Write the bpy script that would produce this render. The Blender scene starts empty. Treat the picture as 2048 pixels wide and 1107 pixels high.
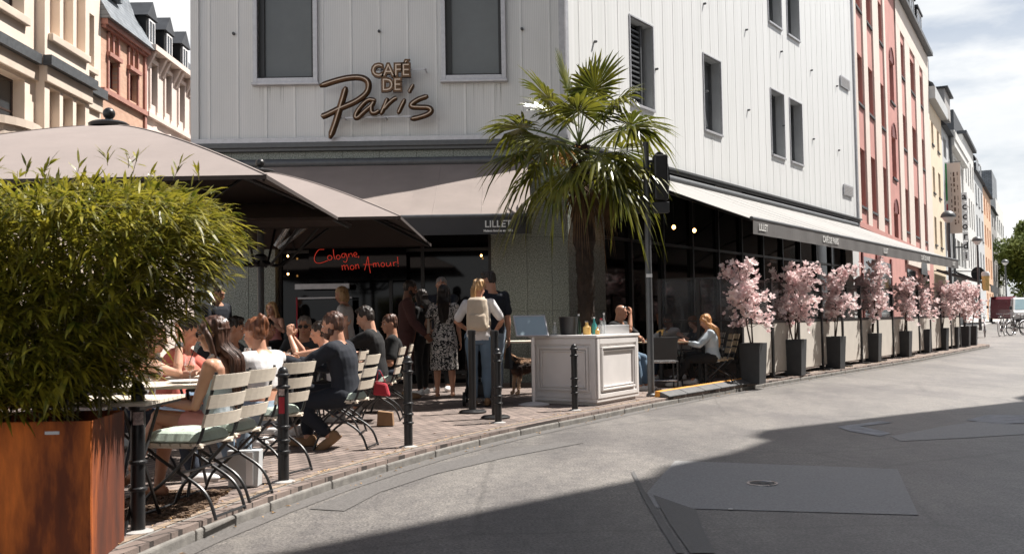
import bpy, bmesh, math, random
import numpy as np
from mathutils import Vector, Matrix
R = math.radians
SC = bpy.context.scene
COL = SC.collection

# ---------------------------------------------------------------- camera
cd = bpy.data.cameras.new('camera'); cam = bpy.data.objects.new('camera', cd); COL.objects.link(cam)
cd.sensor_width = 36.0; cd.lens = 2000.0 * 36 / 2048; cd.clip_end = 2000; cd.clip_start = 0.1
_t = math.atan(86.5 / 2000); _r = 0.0163
_F = Vector((0, math.cos(_t), math.sin(_t))); _R0 = Vector((1, 0, 0)); _U0 = Vector((0, -math.sin(_t), math.cos(_t)))
_RR = _R0 * math.cos(_r) - _U0 * math.sin(_r); _UU = _U0 * math.cos(_r) + _R0 * math.sin(_r)
M4 = Matrix((_RR, _UU, -_F)).transposed().to_4x4(); M4.translation = (0, 0, 1.25)
cam.matrix_world = M4
cd.dof.use_dof = True; cd.dof.focus_distance = 12.5; cd.dof.aperture_fstop = 5.6
SC.camera = cam

# ---------------------------------------------------------------- light
SUN_AZ = (0.917, 0.399); SUN_EL = R(58)
S = Vector((SUN_AZ[0] * math.cos(SUN_EL), SUN_AZ[1] * math.cos(SUN_EL), math.sin(SUN_EL))).normalized()
sl = bpy.data.lights.new('sun', 'SUN'); sl.energy = 5.0; sl.angle = R(0.53); sl.color = (1.0, 0.95, 0.89)
so = bpy.data.objects.new('sun', sl); COL.objects.link(so); so.location = (20, 10, 30)
so.rotation_euler = S.to_track_quat('Z', 'Y').to_euler()
w = bpy.data.worlds.new('World'); SC.world = w; w.use_nodes = True
nt = w.node_tree; nt.nodes.clear(); N = nt.nodes.new; L = nt.links.new
wo = N('ShaderNodeOutputWorld'); bg = N('ShaderNodeBackground'); bg.inputs[1].default_value = 0.05
sky = N('ShaderNodeTexSky'); sky.sky_type = 'NISHITA'; sky.sun_disc = False
sky.sun_elevation = SUN_EL; sky.sun_rotation = math.atan2(SUN_AZ[0], SUN_AZ[1]); sky.dust_density = 1.5; sky.ozone_density = 1.0
tc = N('ShaderNodeTexCoord'); mp = N('ShaderNodeMapping'); mp.inputs['Scale'].default_value = (1.0, 1.0, 3.2); mp.inputs['Location'].default_value = (3.1, 1.7, 0.2)
nz = N('ShaderNodeTexNoise'); nz.inputs['Scale'].default_value = 2.1; nz.inputs['Detail'].default_value = 9; nz.inputs['Roughness'].default_value = 0.56
cr = N('ShaderNodeValToRGB'); cr.color_ramp.elements[0].position = 0.40; cr.color_ramp.elements[1].position = 0.56
nz2 = N('ShaderNodeTexNoise'); nz2.inputs['Scale'].default_value = 3.4; nz2.inputs['Detail'].default_value = 7
cr2 = N('ShaderNodeValToRGB'); cr2.color_ramp.elements[0].position = 0.36; cr2.color_ramp.elements[1].position = 0.6
cr2.color_ramp.elements[0].color = (9.2, 9.6, 10.0, 1); cr2.color_ramp.elements[1].color = (12.4, 12.4, 12.3, 1)
# clouds are thick towards the horizon and break up overhead
sp = N('ShaderNodeSeparateXYZ'); mr = N('ShaderNodeMapRange'); mr.inputs['From Min'].default_value = 0.35; mr.inputs['From Max'].default_value = 0.75
mr.inputs['To Min'].default_value = 1.0; mr.inputs['To Max'].default_value = 0.0
mu = N('ShaderNodeMath'); mu.operation = 'MULTIPLY'; mx = N('ShaderNodeMix'); mx.data_type = 'RGBA'
ad = N('ShaderNodeMath'); ad.operation = 'ADD'; ad.use_clamp = True
mr2 = N('ShaderNodeMapRange'); mr2.inputs['From Min'].default_value = 0.02; mr2.inputs['From Max'].default_value = 0.30; mr2.inputs['To Min'].default_value = 0.75; mr2.inputs['To Max'].default_value = 0.35
L(tc.outputs['Generated'], mp.inputs[0]); L(mp.outputs[0], nz.inputs[0]); L(mp.outputs[0], nz2.inputs[0]); L(nz.outputs[0], cr.inputs[0]); L(nz2.outputs[0], cr2.inputs[0])
L(tc.outputs['Generated'], sp.inputs[0]); L(sp.outputs[2], mr.inputs[0]); L(sp.outputs[2], mr2.inputs[0])
L(cr.outputs[0], ad.inputs[0]); L(mr2.outputs[0], ad.inputs[1]); L(ad.outputs[0], mu.inputs[0]); L(mr.outputs[0], mu.inputs[1])
L(mu.outputs[0], mx.inputs[0]); L(sky.outputs[0], mx.inputs[6]); L(cr2.outputs[0], mx.inputs[7]); L(mx.outputs[2], bg.inputs[0]); L(bg.outputs[0], wo.inputs[0])
vs = SC.view_settings; vs.view_transform = 'Standard'; vs.look = 'None'; vs.gamma = 1.0; vs.exposure = 0.92
SC.cycles.max_bounces = 8; SC.cycles.transparent_max_bounces = 12; SC.cycles.sample_clamp_indirect = 6; SC.cycles.caustics_reflective = False; SC.cycles.caustics_refractive = False

# ---------------------------------------------------------------- materials
def newmat(name):
    m = bpy.data.materials.new(name); m.use_nodes = True; t = m.node_tree; b = t.nodes['Principled BSDF']
    return m, t, b
def mat(name, col, rough=0.6, var=0.12, scale=6.0, bump=0.0, bs=60.0, metal=0.0, spec=0.5, coat=0.0, emit=None, es=1.0, stretch=(1, 1, 1), trans=0.0, col2=None, detail=6, rvar=0.1, sub=0.0):
    m, t, b = newmat(name); n = t.nodes.new; l = t.links.new
    tc = n('ShaderNodeTexCoord'); mp = n('ShaderNodeMapping'); mp.inputs['Scale'].default_value = stretch; l(tc.outputs['Object'], mp.inputs[0])
    nz = n('ShaderNodeTexNoise'); nz.inputs['Scale'].default_value = scale; nz.inputs['Detail'].default_value = detail; nz.inputs['Roughness'].default_value = 0.6; l(mp.outputs[0], nz.inputs[0])
    cr = n('ShaderNodeValToRGB'); e = cr.color_ramp.elements; e[0].position = 0.3; e[1].position = 0.7
    c1 = [max(0, c * (1 - var)) for c in col[:3]]; c2 = [min(1, c * (1 + var)) for c in (col2 or col)[:3]]
    e[0].color = (*c1, 1); e[1].color = (*c2, 1); l(nz.outputs[0], cr.inputs[0]); l(cr.outputs[0], b.inputs['Base Color'])
    b.inputs['Roughness'].default_value = rough; b.inputs['Metallic'].default_value = metal; b.inputs['Specular IOR Level'].default_value = spec; b.inputs['Coat Weight'].default_value = coat
    if rvar:
        mr = n('ShaderNodeMapRange'); mr.inputs['To Min'].default_value = max(0.02, rough - rvar); mr.inputs['To Max'].default_value = min(1, rough + rvar); l(nz.outputs[0], mr.inputs[0]); l(mr.outputs[0], b.inputs['Roughness'])
    if bump:
        nb = n('ShaderNodeTexNoise'); nb.inputs['Scale'].default_value = bs; nb.inputs['Detail'].default_value = 4; l(mp.outputs[0], nb.inputs[0])
        bp = n('ShaderNodeBump'); bp.inputs['Strength'].default_value = bump; bp.inputs['Distance'].default_value = 0.01; l(nb.outputs[0], bp.inputs['Height']); l(bp.outputs[0], b.inputs['Normal'])
    if emit: b.inputs['Emission Color'].default_value = (*emit, 1); b.inputs['Emission Strength'].default_value = es
    if trans: b.inputs['Transmission Weight'].default_value = trans
    if sub: b.inputs['Subsurface Weight'].default_value = sub; b.inputs['Subsurface Radius'].default_value = (0.02, 0.008, 0.004)
    return m
def leafmat(name, c1, c2, rough=0.45, scale=3.0, tr=0.35):
    m, t, b = newmat(name); n = t.nodes.new; l = t.links.new
    tc = n('ShaderNodeTexCoord'); nz = n('ShaderNodeTexNoise'); nz.inputs['Scale'].default_value = scale; nz.inputs['Detail'].default_value = 5; l(tc.outputs['Object'], nz.inputs[0])
    cr = n('ShaderNodeValToRGB'); cr.color_ramp.elements[0].position = 0.35; cr.color_ramp.elements[1].position = 0.65
    cr.color_ramp.elements[0].color = (*c1, 1); cr.color_ramp.elements[1].color = (*c2, 1); l(nz.outputs[0], cr.inputs[0])
    l(cr.outputs[0], b.inputs['Base Color']); b.inputs['Roughness'].default_value = rough
    tl = n('ShaderNodeBsdfTranslucent'); l(cr.outputs[0], tl.inputs[0]); ms = n('ShaderNodeMixShader'); ms.inputs[0].default_value = tr
    l(b.outputs[0], ms.inputs[1]); l(tl.outputs[0], ms.inputs[2]); l(ms.outputs[0], t.nodes['Material Output'].inputs[0])
    return m
MT = {}
def nodes_of(m): return m.node_tree, m.node_tree.nodes['Principled BSDF'], m.node_tree.nodes.new, m.node_tree.links.new

def mk_asphalt():
    m, t, b = newmat('asphalt'); n = t.nodes.new; l = t.links.new
    tc = n('ShaderNodeTexCoord')
    def noise(s, d=6, r=0.6, st=(1, 1, 1), rot=0):
        mp = n('ShaderNodeMapping'); mp.inputs['Scale'].default_value = st; mp.inputs['Rotation'].default_value = (0, 0, rot); l(tc.outputs['Object'], mp.inputs[0])
        z = n('ShaderNodeTexNoise'); z.inputs['Scale'].default_value = s; z.inputs['Detail'].default_value = d; z.inputs['Roughness'].default_value = r; l(mp.outputs[0], z.inputs[0]); return z
    big = noise(0.35, 5, 0.55, (1, 0.45, 1), R(-34)); fine = noise(55, 4, 0.75); mid = noise(9, 6, 0.65)
    def ramp(z, a, ca, bb, cb):
        r = n('ShaderNodeValToRGB'); r.color_ramp.elements[0].position = a; r.color_ramp.elements[1].position = bb; r.color_ramp.elements[0].color = (*ca, 1); r.color_ramp.elements[1].color = (*cb, 1); l(z.outputs[0], r.inputs[0]); return r
    a = ramp(big, 0.35, (0.130, 0.123, 0.117), 0.65, (0.180, 0.170, 0.161))
    f = ramp(fine, 0.36, (0.32, 0.32, 0.33), 0.66, (1.85, 1.82, 1.76)); stn = noise(0.9, 7, 0.7, (1, 0.35, 1), R(-34)); sr = ramp(stn, 0.42, (0.74, 0.74, 0.76), 0.56, (1.06, 1.06, 1.05)); g = ramp(mid, 0.3, (0.74, 0.74, 0.75), 0.7, (1.22, 1.21, 1.19))
    def mul(x, y):
        k = n('ShaderNodeMix'); k.data_type = 'RGBA'; k.blend_type = 'MULTIPLY'; k.inputs[0].default_value = 1; l(x, k.inputs[6]); l(y, k.inputs[7]); return k.outputs[2]
    c = mul(mul(mul(a.outputs[0], f.outputs[0]), g.outputs[0]), sr.outputs[0])
    # tarred cracks
    vo = n('ShaderNodeTexVoronoi'); vo.feature = 'DISTANCE_TO_EDGE'; vo.inputs['Scale'].default_value = 0.33
    wz = noise(1.6, 5, 0.6); wm = n('ShaderNodeMix'); wm.data_type = 'RGBA'; wm.inputs[0].default_value = 0.13; l(tc.outputs['Object'], wm.inputs[6]); l(wz.outputs[1], wm.inputs[7]); l(wm.outputs[2], vo.inputs[0])
    ck = n('ShaderNodeValToRGB'); ck.color_ramp.elements[0].position = 0.001; ck.color_ramp.elements[0].color = (0.74, 0.74, 0.74, 1); ck.color_ramp.elements[1].position = 0.009; ck.color_ramp.elements[1].color = (1, 1, 1, 1); l(vo.outputs[0], ck.inputs[0])
    c = mul(c, ck.outputs[0]); l(c, b.inputs['Base Color']); b.inputs['Roughness'].default_value = 0.52; b.inputs['Specular IOR Level'].default_value = 0.75
    bp = n('ShaderNodeBump'); bp.inputs['Strength'].default_value = 0.4; bp.inputs['Distance'].default_value = 0.008; l(fine.outputs[0], bp.inputs['Height']); l(bp.outputs[0], b.inputs['Normal'])
    return m
def mk_brick(name, c1, c2, mortar, bw, bh, ms=0.012, rough=0.85, rot=0.0, axis='XY', var=0.3, offset=0.5, bump=0.4, sp=True):
    m, t, b = newmat(name); n = t.nodes.new; l = t.links.new
    tc = n('ShaderNodeTexCoord'); mp = n('ShaderNodeMapping')
    if axis == 'YZ': mp.inputs['Rotation'].default_value = (R(-90), 0, 0)
    if axis != 'XY':
        se = n('ShaderNodeSeparateXYZ'); cb = n('ShaderNodeCombineXYZ'); l(tc.outputs['Object'], se.inputs[0]); l(se.outputs[1 if axis == 'YZ' else 0], cb.inputs[0]); l(se.outputs[2], cb.inputs[1]); mp.inputs['Rotation'].default_value = (0, 0, 0); l(cb.outputs[0], mp.inputs[0])
    else: mp.inputs['Rotation'].default_value = (0, 0, rot); l(tc.outputs['Object'], mp.inputs[0])
    br = n('ShaderNodeTexBrick'); br.inputs['Scale'].default_value = 1; br.inputs['Brick Width'].default_value = bw; br.inputs['Row Height'].default_value = bh; br.inputs['Mortar Size'].default_value = ms; br.offset = offset
    br.inputs['Color1'].default_value = (*c1, 1); br.inputs['Color2'].default_value = (*c2, 1); br.inputs['Mortar'].default_value = (*mortar, 1); br.inputs['Mortar Smooth'].default_value = 0.3
    l(mp.outputs[0], br.inputs[0])
    nz = n('ShaderNodeTexNoise'); nz.inputs['Scale'].default_value = 1.7; nz.inputs['Detail'].default_value = 8; nz.inputs['Roughness'].default_value = 0.65; l(tc.outputs['Object'], nz.inputs[0])
    cr = n('ShaderNodeValToRGB'); cr.color_ramp.elements[0].position = 0.3; cr.color_ramp.elements[1].position = 0.7; v = var
    cr.color_ramp.elements[0].color = (1 - v, 1 - v, 1 - v, 1); cr.color_ramp.elements[1].color = (1 + v, 1 + v, 1 + v, 1); l(nz.outputs[0], cr.inputs[0])
    k = n('ShaderNodeMix'); k.data_type = 'RGBA'; k.blend_type = 'MULTIPLY'; k.inputs[0].default_value = 1; l(br.outputs[0], k.inputs[6]); l(cr.outputs[0], k.inputs[7]); l(k.outputs[2], b.inputs['Base Color'])
    b.inputs['Roughness'].default_value = rough
    if bump:
        nb = n('ShaderNodeTexNoise'); nb.inputs['Scale'].default_value = 80; l(tc.outputs['Object'], nb.inputs[0])
        ma = n('ShaderNodeMath'); ma.operation = 'MULTIPLY_ADD'; ma.inputs[1].default_value = -1.0; l(br.outputs['Fac'], ma.inputs[0]); l(nb.outputs[0], ma.inputs[2])
        bp = n('ShaderNodeBump'); bp.inputs['Strength'].default_value = bump; bp.inputs['Distance'].default_value = 0.008; l(ma.outputs[0], bp.inputs['Height']); l(bp.outputs[0], b.inputs['Normal'])
    return m
def mk_streak(name, c1, c2, rough=0.5, sc=3.0, st=(8, 8, 0.6), metal=0.0, bump=0.2, c3=None, wave=None):
    m, t, b = newmat(name); n = t.nodes.new; l = t.links.new
    tc = n('ShaderNodeTexCoord'); mp = n('ShaderNodeMapping'); mp.inputs['Scale'].default_value = st; l(tc.outputs['Object'], mp.inputs[0])
    nz = n('ShaderNodeTexNoise'); nz.inputs['Scale'].default_value = sc; nz.inputs['Detail'].default_value = 8; nz.inputs['Roughness'].default_value = 0.65; l(mp.outputs[0], nz.inputs[0])
    cr = n('ShaderNodeValToRGB'); e = cr.color_ramp.elements; e[0].position = 0.3; e[1].position = 0.7; e[0].color = (*c1, 1); e[1].color = (*c2, 1)
    if c3: q = e.new(0.5); q.color = (*c3, 1)
    l(nz.outputs[0], cr.inputs[0]); out = cr.outputs[0]
    if wave:
        wv = n('ShaderNodeTexWave'); wv.bands_direction = wave[1]; wv.inputs['Scale'].default_value = wave[0]; wm = n('ShaderNodeMapping'); wm.inputs['Rotation'].default_value = (0, 0, wave[3] if len(wave) > 3 else 0); l(tc.outputs['Object'], wm.inputs[0]); l(wm.outputs[0], wv.inputs[0])
        wr = n('ShaderNodeValToRGB'); wr.color_ramp.elements[0].color = (wave[2],) * 3 + (1,); wr.color_ramp.elements[1].color = (1, 1, 1, 1); l(wv.outputs[0], wr.inputs[0])
        k = n('ShaderNodeMix'); k.data_type = 'RGBA'; k.blend_type = 'MULTIPLY'; k.inputs[0].default_value = 1; l(out, k.inputs[6]); l(wr.outputs[0], k.inputs[7]); out = k.outputs[2]
    l(out, b.inputs['Base Color']); b.inputs['Roughness'].default_value = rough; b.inputs['Metallic'].default_value = metal
    if bump:
        bp = n('ShaderNodeBump'); bp.inputs['Strength'].default_value = bump; bp.inputs['Distance'].default_value = 0.006; l(nz.outputs[0], bp.inputs['Height']); l(bp.outputs[0], b.inputs['Normal'])
    return m
def mk_leopard():
    m, t, b = newmat('leopard_print'); n = t.nodes.new; l = t.links.new
    tc = n('ShaderNodeTexCoord'); nz = n('ShaderNodeTexNoise'); nz.inputs['Scale'].default_value = 15; nz.inputs['Detail'].default_value = 1.0; nz.inputs['Distortion'].default_value = 1.6; l(tc.outputs['Object'], nz.inputs[0])
    cr = n('ShaderNodeValToRGB'); cr.color_ramp.interpolation = 'CONSTANT'; e = cr.color_ramp.elements; e[0].position = 0; e[0].color = (0.6, 0.55, 0.5, 1); e[1].position = 0.46; e[1].color = (0.012, 0.012, 0.013, 1)
    q = e.new(0.60); q.color = (0.6, 0.55, 0.5, 1); l(nz.outputs[0], cr.inputs[0]); l(cr.outputs[0], b.inputs['Base Color']); b.inputs['Roughness'].default_value = 0.8
    return m
def mk_glass(name, tint, alpha, rough=0.03, spec=0.8):
    m, t, b = newmat(name); n = t.nodes.new; l = t.links.new
    b.inputs['Base Color'].default_value = (*tint, 1); b.inputs['Roughness'].default_value = rough; b.inputs['Alpha'].default_value = alpha; b.inputs['Specular IOR Level'].default_value = spec
    return m
MT['asphalt'] = mk_asphalt()
MT['patch'] = mat('asphalt_patch', (0.27, 0.27, 0.268), 0.55, 0.35, 60, bump=0.3, bs=110)
MT['trench'] = mat('trench_fill', (0.130, 0.123, 0.117), 0.55, 0.4, 60, bump=0.3, bs=110)
MT['patch_dark'] = mat('asphalt_tar', (0.115, 0.113, 0.11), 0.55, 0.3, 60, bump=0.3, bs=110)
MT['patch_light'] = mat('asphalt_worn', (0.36, 0.37, 0.39), 0.7, 0.35, 6, bump=0.2, bs=90)
MT['paving'] = mk_brick('paving', (0.25, 0.195, 0.168), (0.175, 0.137, 0.12), (0.05, 0.04, 0.035), 0.20, 0.10, 0.009, rot=R(-60), var=0.35)
MT['kerb'] = mat('kerb_stone', (0.19, 0.18, 0.165), 0.85, 0.3, 12, bump=0.4, bs=120)
MT['gutter'] = mat('gutter_sand', (0.26, 0.20, 0.15), 0.95, 0.5, 22, bump=0.4, bs=90)
MT['clad'] = mk_streak('cladding', (0.50, 0.515, 0.50), (0.62, 0.63, 0.61), 0.42, 1.2, (1, 1, 0.25), bump=0.05)
MT['clad_side'] = mk_streak('cladding_side', (0.72, 0.735, 0.72), (0.83, 0.84, 0.835), 0.45, 1.3, (3.5, 3.5, 0.16), bump=0.05, wave=(2.37, 'X', 0.94, R(-55.7)))
MT['alu'] = mat('aluminium', (0.50, 0.50, 0.52), 0.38, 0.12, 12, metal=0.35)
MT['alu_dark'] = mat('dark_aluminium', (0.10, 0.105, 0.11), 0.45, 0.15, 12, metal=0.2)
MT['granite'] = mat('granite', (0.16, 0.18, 0.155), 0.35, 0.75, 45, col2=(0.23, 0.255, 0.225), detail=3)
MT['blind'] = mat('blind', (0.125, 0.14, 0.145), 0.22, 0.12, 1.5, spec=0.5)
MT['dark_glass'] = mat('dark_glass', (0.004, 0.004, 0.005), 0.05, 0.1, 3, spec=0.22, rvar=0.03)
MT['pane'] = mat('window_pane', (0.03, 0.035, 0.04), 0.06, 0.4, 1.0, spec=0.7, rvar=0.03)
MT['sidepane'] = mat('grey_pane', (0.15, 0.16, 0.17), 0.08, 0.75, 0.8, spec=0.7, rvar=0.04, detail=3)
MT['black'] = mat('black_paint', (0.016, 0.016, 0.017), 0.38, 0.2, 14, bump=0.05, bs=60)
MT['black_matte'] = mat('black_matte', (0.012, 0.012, 0.012), 0.8, 0.2, 14)
MT['awn'] = mat('awning_cloth', (0.245, 0.205, 0.185), 0.8, 0.13, 1.3, bump=0.4, bs=4)
MT['awn_side'] = mat('awning_cloth_pale', (0.27, 0.265, 0.255), 0.8, 0.09, 1.3, bump=0.4, bs=4)
MT['valance'] = mat('valance_cloth', (0.050, 0.050, 0.052), 0.85, 0.12, 2, bump=0.12, bs=300)
MT['valance_side'] = mat('valance_grey_cloth', (0.135, 0.130, 0.128), 0.85, 0.1, 2, bump=0.12, bs=300)
MT['umbrella'] = mat('umbrella_cloth', (0.27, 0.228, 0.210), 0.85, 0.10, 1.2, bump=0.5, bs=4)
MT['umbrella_in'] = mat('umbrella_underside_shade', (0.05, 0.038, 0.034), 0.9, 0.15, 2, bump=0.1, bs=300)  # same cloth as the top; shade underneath is put into this darker colour
MT['white_print'] = mat('white_print', (0.75, 0.75, 0.73), 0.7, 0.03, 5)
MT['bronze'] = mat('bronze', (0.11, 0.062, 0.034), 0.38, 0.3, 10, metal=0.75)
MT['sign_tube'] = mat('sign_tube', (0.72, 0.60, 0.48), 0.4, 0.08, 5)
MT['neon'] = mat('neon_red', (0.5, 0.02, 0.01), 0.4, 0, 5, emit=(1.0, 0.07, 0.035), es=0.20)
MT['bulb'] = mat('bulb', (1, 0.7, 0.3), 0.4, 0, 5, emit=(1.0, 0.5, 0.15), es=9)
MT['rust'] = mk_streak('corten_rust_and_shade', (0.030, 0.009, 0.005), (0.75, 0.19, 0.028), 0.85, 1.1, (2.6, 2.6, 0.55), bump=0.35, c3=(0.14, 0.031, 0.008))  # rust mottling whose dark tones also carry the shade of the front face
MT['white_paint'] = mat('white_paint', (0.70, 0.67, 0.65), 0.5, 0.05, 3, bump=0.05, bs=40)
MT['planter'] = mat('planter_black', (0.035, 0.037, 0.040), 0.6, 0.2, 10)
MT['soil'] = mat('soil', (0.05, 0.03, 0.02), 1, 0.5, 30, bump=0.8, bs=50)
MT['mulch'] = mat('mulch', (0.13, 0.085, 0.055), 0.95, 0.6, 25, bump=0.9, bs=60)
MT['slat'] = mat('cream_slat', (0.74, 0.66, 0.55), 0.55, 0.09, 8, stretch=(1, 8, 8), bump=0.06, bs=60)
MT['slat_worn'] = mat('wood_slat', (0.42, 0.33, 0.22), 0.6, 0.2, 8, stretch=(1, 8, 8), bump=0.06, bs=60)
MT['cushion'] = mat('mint_cushion', (0.42, 0.49, 0.42), 0.95, 0.12, 9, bump=0.3, bs=250)
MT['bamboo_leaf'] = leafmat('bamboo_leaf', (0.065, 0.085, 0.008), (0.40, 0.345, 0.040), 0.38, 14.0, 0.42)
MT['bamboo_stem'] = mat('bamboo_stem', (0.16, 0.13, 0.045), 0.5, 0.4, 8)
MT['palm_leaf'] = leafmat('palm_leaf', (0.045, 0.062, 0.010), (0.20, 0.195, 0.024), 0.28, 2.6, 0.38)
MT['palm_dry'] = leafmat('dry_palm_leaf', (0.09, 0.05, 0.022), (0.20, 0.12, 0.06), 0.7, 3, 0.15)
MT['palm_trunk'] = mat('palm_fibre', (0.028, 0.017, 0.011), 0.95, 0.5, 14, bump=1.0, bs=40, stretch=(1, 1, 0.4))
MT['petiole'] = mat('palm_stalk', (0.10, 0.13, 0.03), 0.5, 0.3, 6)
MT['petal'] = leafmat('magnolia_petal', (0.82, 0.60, 0.60), (0.93, 0.84, 0.82), 0.6, 9.0, 0.35)
MT['twig'] = mat('magnolia_bark', (0.055, 0.038, 0.028), 0.9, 0.3, 20, bump=0.4)
MT['tree_leaf'] = leafmat('street_tree_leaf', (0.05, 0.085, 0.012), (0.17, 0.20, 0.03), 0.9, 0.5, 0.35)
MT['bark'] = mat('bark', (0.08, 0.06, 0.045), 0.95, 0.4, 10, bump=0.8)
MT['cream_wall'] = mat('cream_stucco', (0.74, 0.63, 0.53), 0.85, 0.07, 1.4, bump=0.2, bs=50)
MT['cream_trim'] = mat('cream_trim', (0.63, 0.53, 0.44), 0.8, 0.08, 2, bump=0.15, bs=50)
MT['slate_ledge'] = mat('slate_ledge', (0.07, 0.075, 0.08), 0.6, 0.3, 8)
MT['brickwall'] = mk_brick('orange_brick', (0.60, 0.37, 0.26), (0.52, 0.31, 0.215), (0.46, 0.35, 0.28), 0.24, 0.075, 0.008, axis='YZ', var=0.12, bump=0.2)
MT['brick_trim'] = mat('red_sandstone', (0.40, 0.20, 0.16), 0.8, 0.15, 5, bump=0.2)
MT['white_stucco'] = mat('white_stucco', (0.68, 0.58, 0.52), 0.85, 0.06, 2, bump=0.1, bs=50)
MT['slate_roof'] = mk_brick('slate_roof', (0.22, 0.24, 0.26), (0.15, 0.17, 0.19), (0.04, 0.045, 0.05), 0.22, 0.16, 0.008, axis='YZ', var=0.2, bump=0.3)
MT['roof_dark'] = mat('roof_dark', (0.045, 0.05, 0.058), 0.7, 0.25, 3, bump=0.2)
MT['pink'] = mat('pink_stucco', (0.54, 0.27, 0.235), 0.85, 0.10, 1.6, bump=0.2, bs=50)
MT['pink_cream'] = mat('pilaster_cream', (0.70, 0.62, 0.55), 0.85, 0.06, 1.6, bump=0.1, bs=50)
MT['maroon'] = mat('maroon_frame', (0.17, 0.035, 0.028), 0.5, 0.2, 5)
MT['win_frame_dark'] = mat('brown_window_frame', (0.05, 0.03, 0.025), 0.5, 0.2, 5)
MT['win_frame_white'] = mat('white_window_frame', (0.7, 0.7, 0.7), 0.5, 0.05, 5)
MT['concrete'] = mat('concrete', (0.35, 0.34, 0.33), 0.85, 0.15, 5, bump=0.2)
MT['skin'] = mat('skin', (0.50, 0.26, 0.17), 0.45, 0.08, 12, sub=0.08, spec=0.4)
MT['skin_pale'] = mat('fair_skin', (0.60, 0.34, 0.24), 0.45, 0.08, 12, sub=0.08, spec=0.4)
MT['skin_dark'] = mat('brown_skin', (0.22, 0.10, 0.06), 0.45, 0.08, 12, sub=0.05, spec=0.4)
def hairmat(name, c1, c2): return mk_streak(name, c1, c2, 0.5, 5, (14, 14, 1.2), bump=0.3)
MT['h_brown'] = hairmat('brown_hair', (0.018, 0.008, 0.005), (0.12, 0.05, 0.028))
MT['h_auburn'] = hairmat('auburn_hair', (0.06, 0.02, 0.010), (0.24, 0.085, 0.03))
MT['h_dark'] = hairmat('dark_hair', (0.008, 0.006, 0.005), (0.035, 0.022, 0.016))
MT['h_blonde'] = hairmat('blonde_hair', (0.28, 0.15, 0.06), (0.56, 0.36, 0.18))
MT['h_strawberry'] = hairmat('strawberry_blonde_hair', (0.42, 0.17, 0.055), (0.68, 0.36, 0.14))
MT['h_grey'] = hairmat('grey_hair', (0.12, 0.10, 0.09), (0.30, 0.27, 0.25))
def cloth(name, c, b=0.35, v=0.12): return mat(name, c, 0.9, v, 7, bump=b, bs=18)
for k, c in dict(white=(0.66, 0.65, 0.65), pale_blue=(0.46, 0.52, 0.56), pinkc=(0.62, 0.27, 0.25), coral=(0.58, 0.15, 0.11), navy=(0.012, 0.015, 0.023), blackc=(0.010, 0.010, 0.011), jeans=(0.11, 0.17, 0.24),
                 darkjeans=(0.02, 0.028, 0.045), greyc=(0.055, 0.065, 0.075), mar=(0.085, 0.035, 0.032), sneaker=(0.70, 0.69, 0.68), leather=(0.25, 0.15, 0.08), tan=(0.55, 0.46, 0.36), lightjeans=(0.27, 0.34, 0.42), red=(0.38, 0.03, 0.045), dress=(0.2, 0.2, 0.2)).items(): MT[k] = cloth(k + '_fabric', c)
MT['dull_brick'] = mat('dull_brown_stucco', (0.16, 0.13, 0.11), 0.9, 0.1, 2)
MT['leopard'] = mk_leopard()
MT['glass'] = mk_glass('clear_glass', (0.9, 0.93, 0.95), 0.16)
MT['screen_glass'] = mk_glass('screen_glass', (0.12, 0.125, 0.13), 0.18, spec=0.35)
MT['menu'] = mat('menu_sheet', (0.34, 0.43, 0.47), 0.25, 0.06, 2, coat=0.4)
MT['orange_drink'] = mat('orange_drink', (0.75, 0.25, 0.03), 0.2, 0.1, 8)
MT['rose_drink'] = mat('rose_wine', (0.60, 0.22, 0.14), 0.2, 0.1, 8)
MT['plastic_white'] = mat('white_plastic', (0.72, 0.72, 0.72), 0.4, 0.04, 5)
MT['chrome'] = mat('steel', (0.6, 0.6, 0.6), 0.25, 0.05, 5, metal=0.9)
MT['yellow'] = mat('yellow_rubber', (0.62, 0.28, 0.05), 0.8, 0.25, 12, bump=0.2)
MT['rubber'] = mat('black_rubber', (0.11, 0.11, 0.11), 0.8, 0.25, 12, bump=0.2)

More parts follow.
